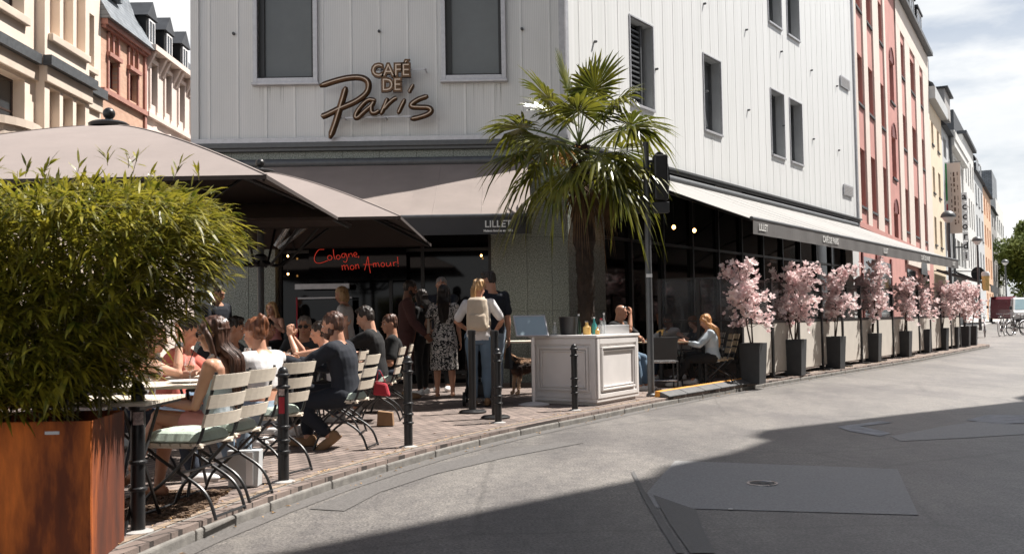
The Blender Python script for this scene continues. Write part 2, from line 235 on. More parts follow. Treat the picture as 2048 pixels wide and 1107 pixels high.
# ---------------------------------------------------------------- mesh helpers
ROOT = {}
class MB:
    def __init__(s): s.v = []; s.f = []; s.mi = []; s.m = 0
    def add(s, vs, fs):
        k = len(s.v); s.v.extend([tuple(v) for v in vs]); s.f.extend([tuple(i + k for i in f) for f in fs]); s.mi.extend([s.m] * len(fs)); return s
    def quad(s, a, b, c, d): return s.add([a, b, c, d], [(0, 1, 2, 3)])
    def hexa(s, p):   # p: 4 bottom, 4 top
        return s.add(p, [(3, 2, 1, 0), (4, 5, 6, 7), (0, 1, 5, 4), (1, 2, 6, 5), (2, 3, 7, 6), (3, 0, 4, 7)])
    def box(s, x0, x1, y0, y1, z0, z1): return s.hexa([(x0, y0, z0), (x1, y0, z0), (x1, y1, z0), (x0, y1, z0), (x0, y0, z1), (x1, y0, z1), (x1, y1, z1), (x0, y1, z1)])
    def beam(s, a, b, w, h, up=(0, 0, 1)):
        a = Vector(a); b = Vector(b); d = (b - a).normalized(); u = Vector(up); x = d.cross(u)
        if x.length < 1e-4: x = d.cross(Vector((1, 0, 0)))
        x.normalize(); u = x.cross(d).normalized(); x = x * w / 2; u = u * h / 2
        return s.hexa([a - x - u, a + x - u, b + x - u, b - x - u, a - x + u, a + x + u, b + x + u, b - x + u])
    def prism(s, poly, z0, z1):
        n = len(poly); return s.add([(x, y, z0) for x, y in poly] + [(x, y, z1) for x, y in poly], [tuple(range(n - 1, -1, -1)), tuple(range(n, 2 * n))] + [(i, (i + 1) % n, n + (i + 1) % n, n + i) for i in range(n)])
    def tube(s, pts, r, n=8, caps=True, flat=None):
        pts = [Vector(p) for p in pts]; m = len(pts); rs = r if isinstance(r, list) else [r] * m
        ref = None; vs = []
        for i, p in enumerate(pts):
            d = (pts[min(i + 1, m - 1)] - pts[max(i - 1, 0)])
            d = d.normalized() if d.length > 1e-9 else Vector((0, 0, 1))
            if flat is not None: x = d.cross(Vector(flat)).normalized(); y = Vector(flat)
            else:
                if ref is None: ref = Vector((0, 0, 1)) if abs(d.z) < 0.9 else Vector((1, 0, 0))
                x = d.cross(ref).normalized(); y = x.cross(d).normalized(); ref = y
            q = rs[i]; qx, qy = q if isinstance(q, tuple) else (q, q)
            for k in range(n): a = 2 * math.pi * k / n; vs.append(p + x * (qx * math.cos(a)) + y * (qy * math.sin(a)))
        fs = [(i * n + k, i * n + (k + 1) % n, (i + 1) * n + (k + 1) % n, (i + 1) * n + k) for i in range(m - 1) for k in range(n)]
        if caps: fs += [tuple(range(n - 1, -1, -1)), tuple(range((m - 1) * n, m * n))]
        return s.add(vs, fs)
    def lathe(s, prof, c=(0, 0, 0), n=20):
        vs = []; m = len(prof)
        for r, z in prof:
            for k in range(n): a = 2 * math.pi * k / n; vs.append((c[0] + r * math.cos(a), c[1] + r * math.sin(a), c[2] + z))
        fs = [(i * n + k, i * n + (k + 1) % n, (i + 1) * n + (k + 1) % n, (i + 1) * n + k) for i in range(m - 1) for k in range(n)]
        fs += [tuple(range(n - 1, -1, -1)), tuple(range((m - 1) * n, m * n))]
        return s.add(vs, fs)
    def ell(s, c, rx, ry, rz, n=12, m=8, X=None, Y=None, Z=None):
        X = Vector(X or (1, 0, 0)); Y = Vector(Y or (0, 1, 0)); Z = Vector(Z or (0, 0, 1)); c = Vector(c); vs = [c - Z * rz]; 
        for j in range(1, m):
            t = -math.pi / 2 + math.pi * j / m
            for k in range(n): a = 2 * math.pi * k / n; vs.append(c + X * (rx * math.cos(t) * math.cos(a)) + Y * (ry * math.cos(t) * math.sin(a)) + Z * (rz * math.sin(t)))
        vs.append(c + Z * rz); e = len(vs) - 1
        fs = [(0, 1 + (k + 1) % n, 1 + k) for k in range(n)]
        fs += [(1 + j * n + k, 1 + j * n + (k + 1) % n, 1 + (j + 1) * n + (k + 1) % n, 1 + (j + 1) * n + k) for j in range(m - 2) for k in range(n)]
        fs += [(1 + (m - 2) * n + k, 1 + (m - 2) * n + (k + 1) % n, e) for k in range(n)]
        return s.add(vs, fs)
    def build(s, name, m, parent=None, smooth=False, bevel=0, loc=None, ang=40):
        me = bpy.data.meshes.new(name); o = bpy.data.objects.new(name, me); COL.objects.link(o)
        off = Vector((0, 0, 0))
        if parent is not None: off = ROOT.get(parent.name, off)
        elif loc is not None: off = Vector(loc); o.location = off
        vs = [(v[0] - off.x, v[1] - off.y, v[2] - off.z) for v in s.v]
        me.from_pydata(vs, [], s.f)
        ms = m if isinstance(m, (list, tuple)) else [m]
        for q in ms: me.materials.append(MT[q] if isinstance(q, str) else q)
        if len(ms) > 1: me.polygons.foreach_set('material_index', s.mi)
        if smooth:
            me.polygons.foreach_set('use_smooth', [True] * len(me.polygons))
            if ang < 180: me.set_sharp_from_angle(angle=R(ang))
        me.update()
        if parent is not None: o.parent = parent; ROOT[o.name] = off
        else: ROOT[o.name] = off
        if bevel:
            md = o.modifiers.new('bevel', 'BEVEL'); md.width = bevel; md.segments = 2; md.limit_method = 'ANGLE'; md.angle_limit = R(50)
        return o
def tag(o, label=None, cat=None, group=None, kind=None):
    if label: o['label'] = label
    if cat: o['category'] = cat
    if group: o['group'] = group
    if kind: o['kind'] = kind
    return o
def empty(name, loc=(0, 0, 0), label=None, cat=None, group=None, rz=0):
    o = bpy.data.objects.new(name, None); COL.objects.link(o); o.location = loc; o.rotation_euler = (0, 0, rz); o.empty_display_size = 0.2
    ROOT[o.name] = Vector(loc) if not rz else Vector((0, 0, 0)); return tag(o, label, cat, group)
def copy_tree(o, parent=None):
    c = o.copy(); COL.objects.link(c); c.parent = parent
    for ch in list(o.children): copy_tree(ch, c)
    return c
def place(proto, first, loc, rz=0, label=None, group=None, scale=None):
    o = proto if first else copy_tree(proto)
    o.location = loc; o.rotation_euler = (0, 0, rz)
    if scale: o.scale = (scale, scale, scale)
    if label: o['label'] = label
    if group: o['group'] = group
    return o
class Fr:   # a facade frame: s along, o outwards, z up
    def __init__(s, x, y, ang): s.x = x; s.y = y; s.d = (math.sin(R(ang)), math.cos(R(ang))); s.n = (s.d[1], -s.d[0])
    def __call__(s, a, o, z): return (s.x + s.d[0] * a + s.n[0] * o, s.y + s.d[1] * a + s.n[1] * o, z)
    def box(s, mb, a0, a1, o0, o1, z0, z1): return mb.hexa([s(a0, o1, z0), s(a1, o1, z0), s(a1, o0, z0), s(a0, o0, z0), s(a0, o1, z1), s(a1, o1, z1), s(a1, o0, z1), s(a0, o0, z1)])
def wall(mb, fr, a0, a1, z0, z1, holes, o=0.0, rev=0.25):
    xs = sorted(set([a0, a1] + [h[0] for h in holes] + [h[1] for h in holes])); zs = sorted(set([z0, z1] + [h[2] for h in holes] + [h[3] for h in holes]))
    xs = [x for x in xs if a0 <= x <= a1]; zs = [z for z in zs if z0 <= z <= z1]
    for i in range(len(xs) - 1):
        for j in range(len(zs) - 1):
            cx = (xs[i] + xs[i + 1]) / 2; cz = (zs[j] + zs[j + 1]) / 2
            if any(h[0] < cx < h[1] and h[2] < cz < h[3] for h in holes): continue
            mb.quad(fr(xs[i], o, zs[j]), fr(xs[i + 1], o, zs[j]), fr(xs[i + 1], o, zs[j + 1]), fr(xs[i], o, zs[j + 1]))
    for h in holes:
        A, B, C, D = h[:4]
        for p, q in (((A, C), (A, D)), ((A, D), (B, D)), ((B, D), (B, C)), ((B, C), (A, C))):
            mb.quad(fr(p[0], o, p[1]), fr(q[0], o, q[1]), fr(q[0], o - rev, q[1]), fr(p[0], o - rev, p[1]))
def rest_of_block(mb, fr, a0, a1, z0, z1, depth):
    c = [fr(a0, 0, 0), fr(a1, 0, 0), fr(a1, -depth, 0), fr(a0, -depth, 0)]
    for i, j in ((1, 2), (2, 3), (3, 0)): mb.quad((c[i][0], c[i][1], z0), (c[j][0], c[j][1], z0), (c[j][0], c[j][1], z1), (c[i][0], c[i][1], z1))
    mb.quad(*[(q[0], q[1], z1) for q in c])
def window(fr, a0, a1, z0, z1, parent, inset=0.16, fm='win_frame_white', pm='pane', mull=1, tr=0.35, t=0.06, label=None):
    b = MB(); i = inset
    for q in ((a0, a0 + t, z0, z1), (a1 - t, a1, z0, z1), (a0 + t, a1 - t, z1 - t, z1), (a0 + t, a1 - t, z0, z0 + t)): fr.box(b, q[0], q[1], -i - 0.05, -i, q[2], q[3])
    for k in range(mull): c = a0 + (a1 - a0) * (k + 1) / (mull + 1); fr.box(b, c - t * .45, c + t * .45, -i - 0.045, -i - 0.004, z0 + t, z1 - t)
    if tr: zz = z1 - (z1 - z0) * tr; fr.box(b, a0 + t, a1 - t, -i - 0.042, -i - 0.008, zz - t * .4, zz + t * .4)
    w = b.build('window', fm, parent)
    p = MB(); fr.box(p, a0 + .01, a1 - .01, -i - 0.03, -i - 0.02, z0 + .01, z1 - .01); p.build('pane', pm, w)
    if label: w['label'] = label
    return w
def text_mesh(txt, size, depth=0.002, off=0.0, sx=1.0, font=None):
    c = bpy.data.curves.new('t', 'FONT'); c.body = txt; c.size = size; c.extrude = depth; c.offset = off; c.align_x = 'CENTER'; c.align_y = 'CENTER'; c.resolution_u = 3
    o = bpy.data.objects.new('t', c); COL.objects.link(o); dg = bpy.context.evaluated_depsgraph_get(); me = o.evaluated_get(dg).to_mesh()
    vs = [(v.co.x * sx, v.co.y, v.co.z) for v in me.vertices]; fs = [tuple(p.vertices) for p in me.polygons]
    o.evaluated_get(dg).to_mesh_clear(); bpy.data.objects.remove(o); bpy.data.curves.remove(c); return vs, fs
def text_on(mb, txt, size, O, X, Z, depth=0.002, off=0.0, sx=1.0):
    vs, fs = text_mesh(txt, size, depth, off, sx); O = Vector(O); X = Vector(X).normalized(); Z = Vector(Z).normalized(); Nn = X.cross(Z)
    mb.add([O + X * v[0] + Z * v[1] + Nn * v[2] for v in vs], fs)
def spline(pts, k=6):
    P = [Vector(p) for p in pts]; out = []; P = [P[0] * 2 - P[1]] + P + [P[-1] * 2 - P[-2]]
    for i in range(1, len(P) - 2):
        for j in range(k):
            t = j / k; a, b, c, d = P[i - 1], P[i], P[i + 1], P[i + 2]
            out.append(0.5 * ((2 * b) + (c - a) * t + (2 * a - 5 * b + 4 * c - d) * t * t + (3 * b - a - 3 * c + d) * t ** 3))
    return out + [P[-2]]

# ================================================================ SETTING
def struct(o): o['kind'] = 'structure'; return o
def hz(y): return 0.012 * min(max(0, y - 38), 37)
mb = MB(); ys = [-80, 0, 10, 20, 30, 38, 45, 52, 60, 68, 75, 100, 200, 900]; xs = [-500, -20, 0, 20, 60, 900]
for i in range(len(xs) - 1):
    for j in range(len(ys) - 1):
        mb.quad((xs[i], ys[j], hz(ys[j])), (xs[i + 1], ys[j], hz(ys[j])), (xs[i + 1], ys[j + 1], hz(ys[j + 1])), (xs[i], ys[j + 1], hz(ys[j + 1])))
struct(mb.build('road', 'asphalt'))
KERB = [(-2.45, 0.5), (-2.3, 2.6), (-2.12, 4.3), (-1.93, 5.55), (-1.70, 6.54), (-1.29, 7.89), (-0.62, 9.55), (0.13, 11.02), (1.02, 12.5), (2.22, 14.45), (4.45, 17.75), (7.26, 21.65), (11.02, 26.86), (15.2, 33.1), (16.9, 35.6)]
KS = [(p.x, p.y) for p in spline([(x, y, 0) for x, y in KERB], 8)]
KS += [(17.25, 36.3), (17.35, 37.0), (17.1, 37.8), (16.8, 38.6)]
# walk beyond the bend, raised above the rising road
FAR = [(17.0, 40.0), (21.0, 47.4), (26.0, 56.6), (36.0, 75.0), (60.0, 119.0)]
walk = KS + FAR + [(20, 140), (-30, 140), (-60, 60), (-60, 0.5)]
mb = MB(); mb.prism([(x, y) for x, y in KS + [(16.0, 40), (-60, 40), (-60, 0.5)]], -0.3, 0.1)
struct(mb.build('pavement', 'paving'))
mb = MB()
fp = [(17.0, 38.7), (17.0, 40.0), (21.0, 47.4), (26.0, 56.6), (36.0, 75.0), (60.0, 119.0)]
for a, b in zip(fp[:-1], fp[1:]):
    za = hz(a[1]) + 0.1; zb = hz(b[1]) + 0.1; mb.hexa([(a[0] - 14, a[1], -.3), (a[0], a[1], -.3), (b[0], b[1], -.3), (b[0] - 14, b[1], -.3), (a[0] - 14, a[1], za), (a[0], a[1], za), (b[0], b[1], zb), (b[0] - 14, b[1], zb)])
struct(mb.build('far_pavement', 'concrete'))
# kerb stones
def resample(P, step):
    out = [Vector((*P[0], 0))]; acc = 0
    for a, b in zip(P[:-1], P[1:]):
        a = Vector((*a, 0)); b = Vector((*b, 0)); L_ = (b - a).length; t = step - acc
        while t <= L_: out.append(a + (b - a) * t / L_); t += step
        acc = L_ - (t - step)
    return out
mb = MB(); KR = resample(KS, 0.9)
def off2(i, P, o):
    d = (P[min(i + 1, len(P) - 1)] - P[max(i - 1, 0)]).normalized(); return P[i] + Vector((-d.y, d.x, 0)) * o
for i in range(len(KR) - 1):
    a0 = off2(i, KR, -0.012); a1 = off2(i + 1, KR, -0.012); b1 = off2(i + 1, KR, 0.13); b0 = off2(i, KR, 0.13)
    g = (a1 - a0).normalized() * 0.005; t0 = 0.106
    q = [(p.x, p.y) for p in (a0 + g, a1 - g, b1 - g, b0 + g)]
    mb.hexa([(x, y, -.2) for x, y in q] + [(q[0][0], q[0][1], .062), (q[1][0], q[1][1], .062), (q[2][0], q[2][1], t0), (q[3][0], q[3][1], t0)])
struct(mb.build('kerb', 'kerb', bevel=0.012))
mb = MB()
for i in range(len(KR) - 1):
    p = [off2(i, KR, .132), off2(i + 1, KR, .132), off2(i + 1, KR, .19), off2(i, KR, .19)]; mb.quad(*[(v.x, v.y, 0.1035) for v in p])
struct(mb.build('joint_sand', 'gutter'))
mb = MB()
for i in range(len(KR) - 1):
    p = [off2(i, KR, -.013), off2(i, KR, -.16), off2(i + 1, KR, -.16), off2(i + 1, KR, -.013)]; mb.quad(*[(v.x, v.y, 0.004) for v in p])
struct(mb.build('gutter', 'trench'))
def flat(name, poly, m, z, jitter=0.0):
    b = MB(); b.add([(x, y, z) for x, y in poly], [tuple(range(len(poly)))]); return struct(b.build(name, m))
flat('road_patch', [(1.4, 8.8), (3.08, 8.12), (2.5, 6.27), (0.92, 6.65), (0.94, 7.22)], 'patch', 0.004)
flat('road_trench', [(-1.39, 6.8), (-1.14, 6.71), (-1.0, 7.41), (-0.66, 8.25), (-0.09, 9.17), (0.71, 10.18), (0.46, 10.21), (-0.24, 9.53), (-0.74, 8.77), (-1.13, 7.8)], 'trench', 0.005)
flat('tar_seam', [(0.97, 8.21), (0.93, 7.23), (0.91, 6.16), (0.89, 5.35), (0.85, 5.36), (0.86, 6.09), (0.89, 7.13), (0.94, 8.16)], 'patch_dark', 0.006)
flat('tar_patch', [(0.97, 7.12), (1.17, 6.54), (1.11, 6.07), (1.05, 5.34), (0.92, 5.35), (0.93, 6.09)], 'patch_dark', 0.007)
flat('worn_patch', [(3.61, 11.26), (4.28, 11.76), (4.35, 11.58), (3.87, 11.27), (3.95, 10.56), (3.75, 10.32), (3.6, 10.8)], 'patch_light', 0.005)
flat('worn_patch', [(5.26, 11.72), (5.79, 12.3), (6.24, 12.16), (5.82, 11.34), (5.43, 11.24)], 'patch_light', 0.005)
flat('dark_patch', [(4.86, 11.22), (5.36, 11.58), (5.63, 11.1), (5.21, 10.29), (4.56, 10.08), (3.79, 9.89), (3.85, 10.31)], 'patch', 0.004)
mh = empty('manhole_cover', (1.84, 7.51, 0.006), 'small round iron manhole cover set in the rectangular asphalt patch', 'manhole cover')
b = MB(); b.lathe([(0.115, 0.0), (0.115, 0.008), (0.10, 0.008), (0.098, 0.004)], (1.84, 7.51, 0.004), 28); b.build('rim', 'chrome', mh, smooth=True)
b = MB(); b.lathe([(0.09, 0.0), (0.09, 0.007)], (1.84, 7.51, 0.004), 28); b.box(1.80, 1.825, 7.495, 7.525, .01, .0135); b.box(1.86, 1.885, 7.495, 7.525, .01, .0135); b.build('lid', 'planter', mh)
b = MB(); b.prism([(1.375, 6.53), (1.405, 6.525), (1.41, 6.55), (1.38, 6.555)], 0.008, 0.0095); tag(b.build('survey_mark', 'white_print', loc=(1.39, 6.54, 0.008)), 'tiny white survey mark on the asphalt below the patch', 'road mark')
# tree pit under the front chair
rng = random.Random(5)
flat('tree_pit', [(-2.6, 5.95), (-2.1, 5.95), (-1.97, 6.25), (-1.93, 6.55), (-2.05, 7.0), (-2.6, 7.1)], 'mulch', 0.105)
b = MB()
for k in range(1500):
    x = rng.uniform(-2.58, -1.97); y = rng.uniform(6.0, 7.0); s = rng.uniform(.008, .022); a = rng.uniform(0, 6.28); z = .108
    c, s_ = math.cos(a) * s, math.sin(a) * s; b.hexa([(x - c, y - s_, z - .004), (x + s_ * .5, y - c * .5, z - .004), (x + c, y + s_, z - .004), (x - s_ * .5, y + c * .5, z - .004), (x - c, y - s_, z + s * .4), (x + s_ * .5, y - c * .5, z + s * .5), (x + c, y + s_, z + s * .3), (x - s_ * .5, y + c * .5, z + s * .5)])
tag(b.build('bark_mulch', 'mulch'), 'brown bark chips in the tree pit under the front chair', 'mulch', kind='stuff')
b = MB()
for k in range(900):
    i = rng.randrange(0, 34); P = off2(i, KR, 0); q = P + (KR[i + 1] - KR[i]) * rng.random(); o = rng.choice([rng.gauss(.16, .04), rng.gauss(.16, .04), rng.gauss(-.06, .05), rng.uniform(.15, .9)])
    d = (KR[i + 1] - KR[i]).normalized(); x = q.x - d.y * o; y = q.y + d.x * o; z = .108 if o > 0.0 else .008; s = rng.uniform(.008, .026); a = rng.uniform(0, 6.28); c, t_ = math.cos(a) * s, math.sin(a) * s
    b.add([(x - c, y - t_, z), (x + t_ * .3, y - c * .3, z + .006), (x + c, y + t_, z + .002), (x - t_ * .3, y + c * .3, z + .008)], [(0, 1, 2, 3)])
MT['litter'] = mat('dry_litter', (0.38, 0.24, 0.11), 0.95, 0.6, 30)
tag(b.build('leaf_litter', 'litter'), 'dry leaves and litter caught along the kerb', 'litter', kind='stuff')

# ================================================================ CAFE BUILDING
FF = Fr(-5.88, 18.5, 90); FS = Fr(1.05, 18.5, 34.3)
cafe = empty('cafe_building', (1.05, 18.5, 0), 'corner cafe building with pale ribbed metal cladding above a dark glazed ground floor', 'building')
ZB = 4.56; ZT = 14.0
wf = [(1.20, 2.24, 5.82, 7.68), (4.71, 5.75, 5.82, 7.68), (1.20, 2.24, 9.55, 11.4), (4.71, 5.75, 9.55, 11.4)]
mb = MB(); wall(mb, FF, 0, 6.93, ZB, ZT, wf, 0, 0.16)
k = 0.29
def rib(mb, fr, s, z0, z1, holes, w_=0.022, h=0.03):
    segs = [(z0, z1)]
    for A, B, C, D in [(h_[0] - .12, h_[1] + .12, h_[2] - .14, h_[3] + .12) for h_ in holes]:
        if A < s < B:
            ns = []
            for p, q in segs:
                if C > p: ns.append((p, min(q, C)))
                if D < q: ns.append((max(p, D), q))
            segs = [x for x in ns if x[1] - x[0] > .02]
    for p, q in segs: fr.box(mb, s - w_ / 2, s + w_ / 2, .002, h, p, q)
mbr = MB()
while k < 6.9: rib(mbr, FF, k, ZB, ZT, wf, .03, .012); k += 0.53
MT['rib'] = mat('rib_strip', (0.80, 0.81, 0.80), 0.5, 0.05, 3); mbr.build('cover_strips', 'rib', cafe)
FF.box(mb, -.05, .10, .002, .05, ZB, ZT); FF.box(mb, -.05, 0, -16, .0, ZB, ZT)
MT['clad_front'] = mk_streak('ribbed_cladding', (0.69, 0.705, 0.695), (0.80, 0.81, 0.80), 0.42, 1.2, (1, 1, 0.25), bump=0.05, wave=(9.2, 'X', 0.88))
mb.build('front_cladding', 'clad_front', cafe)
ws = [(2.66, 3.72, 5.75, 7.58), (6.45, 7.5, 5.75, 7.58), (11.07, 12.14, 5.75, 7.58), (12.65, 13.73, 5.75, 7.58)]
ws += [(a, b_, 9.50, 11.35) for a, b_, c, d in ws]
mbr = MB(); mb = MB(); wall(mb, FS, 0, 19.5, ZB, ZT, ws, 0, 0.30)
k = 0.56
while k < 19.4:
    rib(mbr, FS, k, ZB, ZT, ws, .035, .0045)
    k += 0.53
mb.build('side_cladding', 'clad_side', cafe); mbr.build('side_cover_strips', 'rib', cafe)
mb = MB(); FS.box(mb, -.03, .07, .0, .055, ZB, ZT); FS.box(mb, 19.44, 19.55, -.3, .06, 4.2, ZT); FF.box(mb, 6.83, 6.93, .002, .04, ZB, ZT)
FF.box(mb, 0, 6.93, 0.002, .14, 4.60, 4.68); mb.build('trim', 'alu', cafe)
# fascia under the cladding
mb = MB(); FF.box(mb, -.02, 6.95, .004, .11, 4.44, 4.60); FF.box(mb, -.02, 6.97, .11, .16, 4.50, 4.598)
for z0, z1, o in ((4.44, 4.50, .10), (4.50, 4.556, .16)): FS.box(mb, .1, 19.5, .003, o, z0, z1)
FS.box(mb, .1, 19.5, -.2, .02, 4.15, 4.438)
mb.build('fascia', 'alu_dark', cafe, bevel=.01)
for q in ((6.9, 8.6), (17.6, 18.2)): mb = MB(); FS.box(mb, *q, .02, .045, 4.30, 4.436); mb.build('fascia_panel', 'clad_side', cafe)
# granite
MT['joint'] = mat('granite_joint', (0.02, 0.02, 0.02), 0.9)
mb = MB(); FF.box(mb, 0, 6.93, -.2, .0, 4.20, 4.44)
for a in (0.0, .5, 1.0): FF.box(mb, a + .004, a + .496, -.3, 0.001, 0.0, 4.198)
for a, a2 in ((5.50, 6.16), (6.165, 6.62), (6.625, 6.925)):
    for z0, z1 in ((0, 1.42), (1.425, 2.78), (2.785, 4.198)): FF.box(mb, a, a2, -.3, 0.001, z0, z1)
for z0, z1 in ((0, 1.42), (1.425, 2.78), (2.785, 4.198)):
    FS.box(mb, 0.01, .7, -.3, -.002, z0, z1); FS.box(mb, .705, 1.4, -.3, -.002, z0, z1)
mb.build('granite_cladding', 'granite', cafe); mb = MB(); FS.box(mb, 18.75, 19.5, -.3, -.002, 0, 4.2); mb.build('end_pillar', 'clad_side', cafe)
mb = MB()
for a in [i * .69 for i in range(11)]: FF.box(mb, a - .003, a + .003, .0, .002, 4.20, 4.44)
mb.build('joints', 'joint', cafe)
# shop fronts: opaque near-black glass painted as the dark room, with dark posts
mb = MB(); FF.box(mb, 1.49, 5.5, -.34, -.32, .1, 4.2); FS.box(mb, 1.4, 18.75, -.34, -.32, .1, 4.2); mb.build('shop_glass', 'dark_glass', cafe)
mb = MB()
for a in (1.52, 2.75, 3.6, 4.2, 5.47): FF.box(mb, a - .03, a + .03, -.32, -.26, 0, 4.2)
for z in (.3, 2.6): FF.box(mb, 1.55, 5.44, -.318, -.27, z - .03, z + .03)
for i in range(12): a = 1.45 + i * 1.57; FS.box(mb, a - .035, a + .035, -.32, -.24, 0, 4.2)
for z in (.35, 2.9): FS.box(mb, 1.5, 18.7, -.318, -.25, z - .03, z + .03)
mb.build('shop_frame', 'black', cafe)
# black core added to block light, left flank, roof
E0 = FS(19.45, -.4, 0); mb = MB()
mb.prism([(-5.8, 18.9), (.9, 18.9), (E0[0], E0[1]), (E0[0] - 6, E0[1] + 6), (-5.8, 40)], -.1, 13.9); mb.build('light_block', 'black_matte', cafe)
mb = MB(); mb.box(-5.93, -5.83, 18.62, 40, 4.2, 14.1); mb.box(-5.93, -5.83, 18.62, 40, 0, 4.19); mb.build('flank_wall', 'clad', cafe)
mb = MB(); FF.box(mb, -.1, 7.0, -.3, .12, 14.0, 14.2); FS.box(mb, 0, 19.6, -.3, .12, 14.0, 14.2); mb.build('parapet_cap', 'alu', cafe)
for a, b_, c, d in wf:
    m1 = MB(); t = .085
    for q in ((a - t, a, c - t, d + t), (b_, b_ + t, c - t, d + t), (a, b_, c - t, c), (a, b_, d, d + t)): FF.box(m1, q[0], q[1], -.05, .085, q[2], q[3])
    FF.box(m1, a - t - .02, b_ + t + .02, .0, .12, c - t - .05, c - t - .002)
    o = m1.build('window', 'alu', cafe, bevel=.006)
    m2 = MB(); t = .055
    for q in ((a, a + t + .05, c, d), (b_ - t, b_, c, d), (a, b_, c, c + t), (a, b_, d - t, d)): FF.box(m2, q[0] + .001, q[1] - .001, -.12, -.06, q[2], q[3])
    m2.build('frame', 'black', o); m3 = MB(); FF.box(m3, a, b_, -.13, -.121, c, d); m3.build('blind', 'blind', o)
for i, (a, b_, c, d) in enumerate(ws):
    m1 = MB(); t = .035
    for q in ((a - t, a, c - t, d + t), (b_, b_ + t, c - t, d + t), (a, b_, d, d + t)): FS.box(m1, q[0], q[1], -.02, .022, q[2], q[3])
    FS.box(m1, a, b_, -.02, .05, c - t - .02, c)
    o = m1.build('window', 'alu', cafe, bevel=.004)
    m2 = MB()
    for q in ((a, a + .06, c, d), (b_ - .06, b_, c, d), (a, b_, c, c + .06), (a, b_, d - .06, d)): FS.box(m2, q[0] + .001, q[1] - .001, -.30, -.24, q[2], q[3])
    if i % 4 == 0:
        z = c + .1
        while z < d - .1: FS.box(m2, a + .06, a + .75, -.26, -.16, z, z + .035); z += .11
        FS.box(m2, a + .75, a + .82, -.28, -.14, c, d)
    m2.build('frame', 'alu_dark', o)
    m3 = MB(); FS.box(m3, a, b_, -.31, -.301, c, d); m3.build('pane', 'sidepane', o)
    m3 = MB()
    for q in ((a, a + .012), (b_ - .012, b_)): FS.box(m3, q[0] + .0005, q[1] - .0005, -.24, -.02, c, d)
    FS.box(m3, a + .012, b_ - .012, -.24, -.02, d - .012, d - .001); MT.setdefault('reveal', mat('grey_reveal', (.36, .37, .38), .5, .08, 3)); m3.build('reveal', 'reveal', o)
for fr, ss in ((FF, (.75, 3.47, 6.14)), (FS, (1.13, 3.84, 6.56, 9.30, 12.01, 14.74, 17.4))):
    for s in ss:
        for z in (6.68, 8.82):
            m1 = MB(); m1.tube([fr(s, 0, z), fr(s, .05, z), fr(s, .07, z + .004)], [.028, .028, .018], 8); m1.build('anchor_stud', 'alu_dark', cafe, smooth=True)
for z in (8.93, 5.27):
    m1 = MB(); FS.box(m1, 17.82, 18.85, .0, .04, z, z + .33); FS.box(m1, 17.80, 18.87, .04, .05, z - .02, z + .35)
    o = m1.build('vent_box', 'alu', cafe, bevel=.01); m2 = MB()
    for j in range(6): FS.box(m2, 17.86, 18.81, .05, .056, z + .02 + j * .05, z + .045 + j * .05)
    m2.build('grille', 'concrete', o)

m1 = MB(); m1.hexa([FS(6.62, -.05, 5.85), FS(6.66, -.05, 5.85), FS(6.66, -.02, 5.85), FS(6.62, -.02, 5.85), FS(6.50, -.24, 7.5), FS(6.54, -.24, 7.5), FS(6.54, -.21, 7.5), FS(6.50, -.21, 7.5)]); m1.build('open_sash', 'alu_dark', cafe)
fg = empty('glass_reflection', (-3.6, 18.4, 1.2), 'pale frame with red edge added as a reflection in the dark shop glass', 'reflection')  # added pale bars and red edge imitating a reflection in the shop glass
m1 = MB(); m1.box(-4.0, -3.0, 18.40, 18.46, 1.88, 1.98); m1.box(-3.95, -2.95, 18.40, 18.45, 1.70, 1.735); m1.build('frame', 'alu', fg, bevel=.004)
m1 = MB(); m1.box(-3.98, -3.955, 18.40, 18.45, .5, 1.735); m1.build('red_edge', 'red', fg); m1 = MB(); m1.box(-3.95, -2.95, 18.43, 18.449, .5, 1.69); m1.build('panel', 'dark_glass', fg)
m1 = MB(); m1.box(-3.95, -2.95, 18.2, 18.42, .1, .55); m1.build('base', 'planter', fg, bevel=.01)
# ---------------------------------------------------------------- sign
sg = empty('cafe_sign', (-2.6, 18.25, 5.3), 'large bronze cafe sign in script and capitals mounted on the front cladding', 'sign')
SK = 0.001588
def sgp(x, y, Y=18.2): return (-3.48 + (x - 146) * SK, Y, 5.60 - (y - 408) * SK - .0163 * (x - 146) * SK)
strokes = [([(150, 410), (330, 350), (480, 315), (620, 310), (700, 350), (715, 420), (680, 500), (560, 590), (380, 670), (225, 745), (165, 765)], 34), ([(455, 420), (420, 540), (380, 670), (330, 830), (262, 1020)], 36),
    ([(800, 580), (720, 570), (650, 620), (580, 710), (560, 770), (590, 775), (660, 710), (740, 640), (770, 600), (745, 650), (750, 715), (790, 722), (840, 690)], 27),
    ([(935, 550), (900, 640), (852, 745)], 27), ([(880, 690), (950, 610), (1010, 560), (1045, 548)], 26), ([(1135, 560), (1090, 650), (1050, 735)], 26), ([(1235, 390), (1200, 450), (1180, 490)], 23),
    ([(1405, 525), (1300, 560), (1215, 615), (1215, 650), (1300, 657), (1400, 662), (1435, 695), (1400, 735), (1300, 772), (1195, 795)], 30)]
for pts, r in strokes:
    P = spline([sgp(x, y, 18.2) for x, y in pts], 6); m1 = MB(); rr = [(r * SK * 1.14, .06)] * len(P)
    for j, kf in ((0, .55), (1, .9), (len(P) - 1, .45), (len(P) - 2, .85)): rr[j] = (r * SK * kf, .055)
    m1.tube(P, rr, 12, flat=(0, 1, 0)); o = m1.build('letter', 'bronze', sg, smooth=True, ang=60)
    m2 = MB(); Q = [p + Vector((0, -.062, 0)) for p in P][1:-1]; m2.tube(Q, .0105, 6); m2.build('light_tube', 'sign_tube', o, smooth=True)
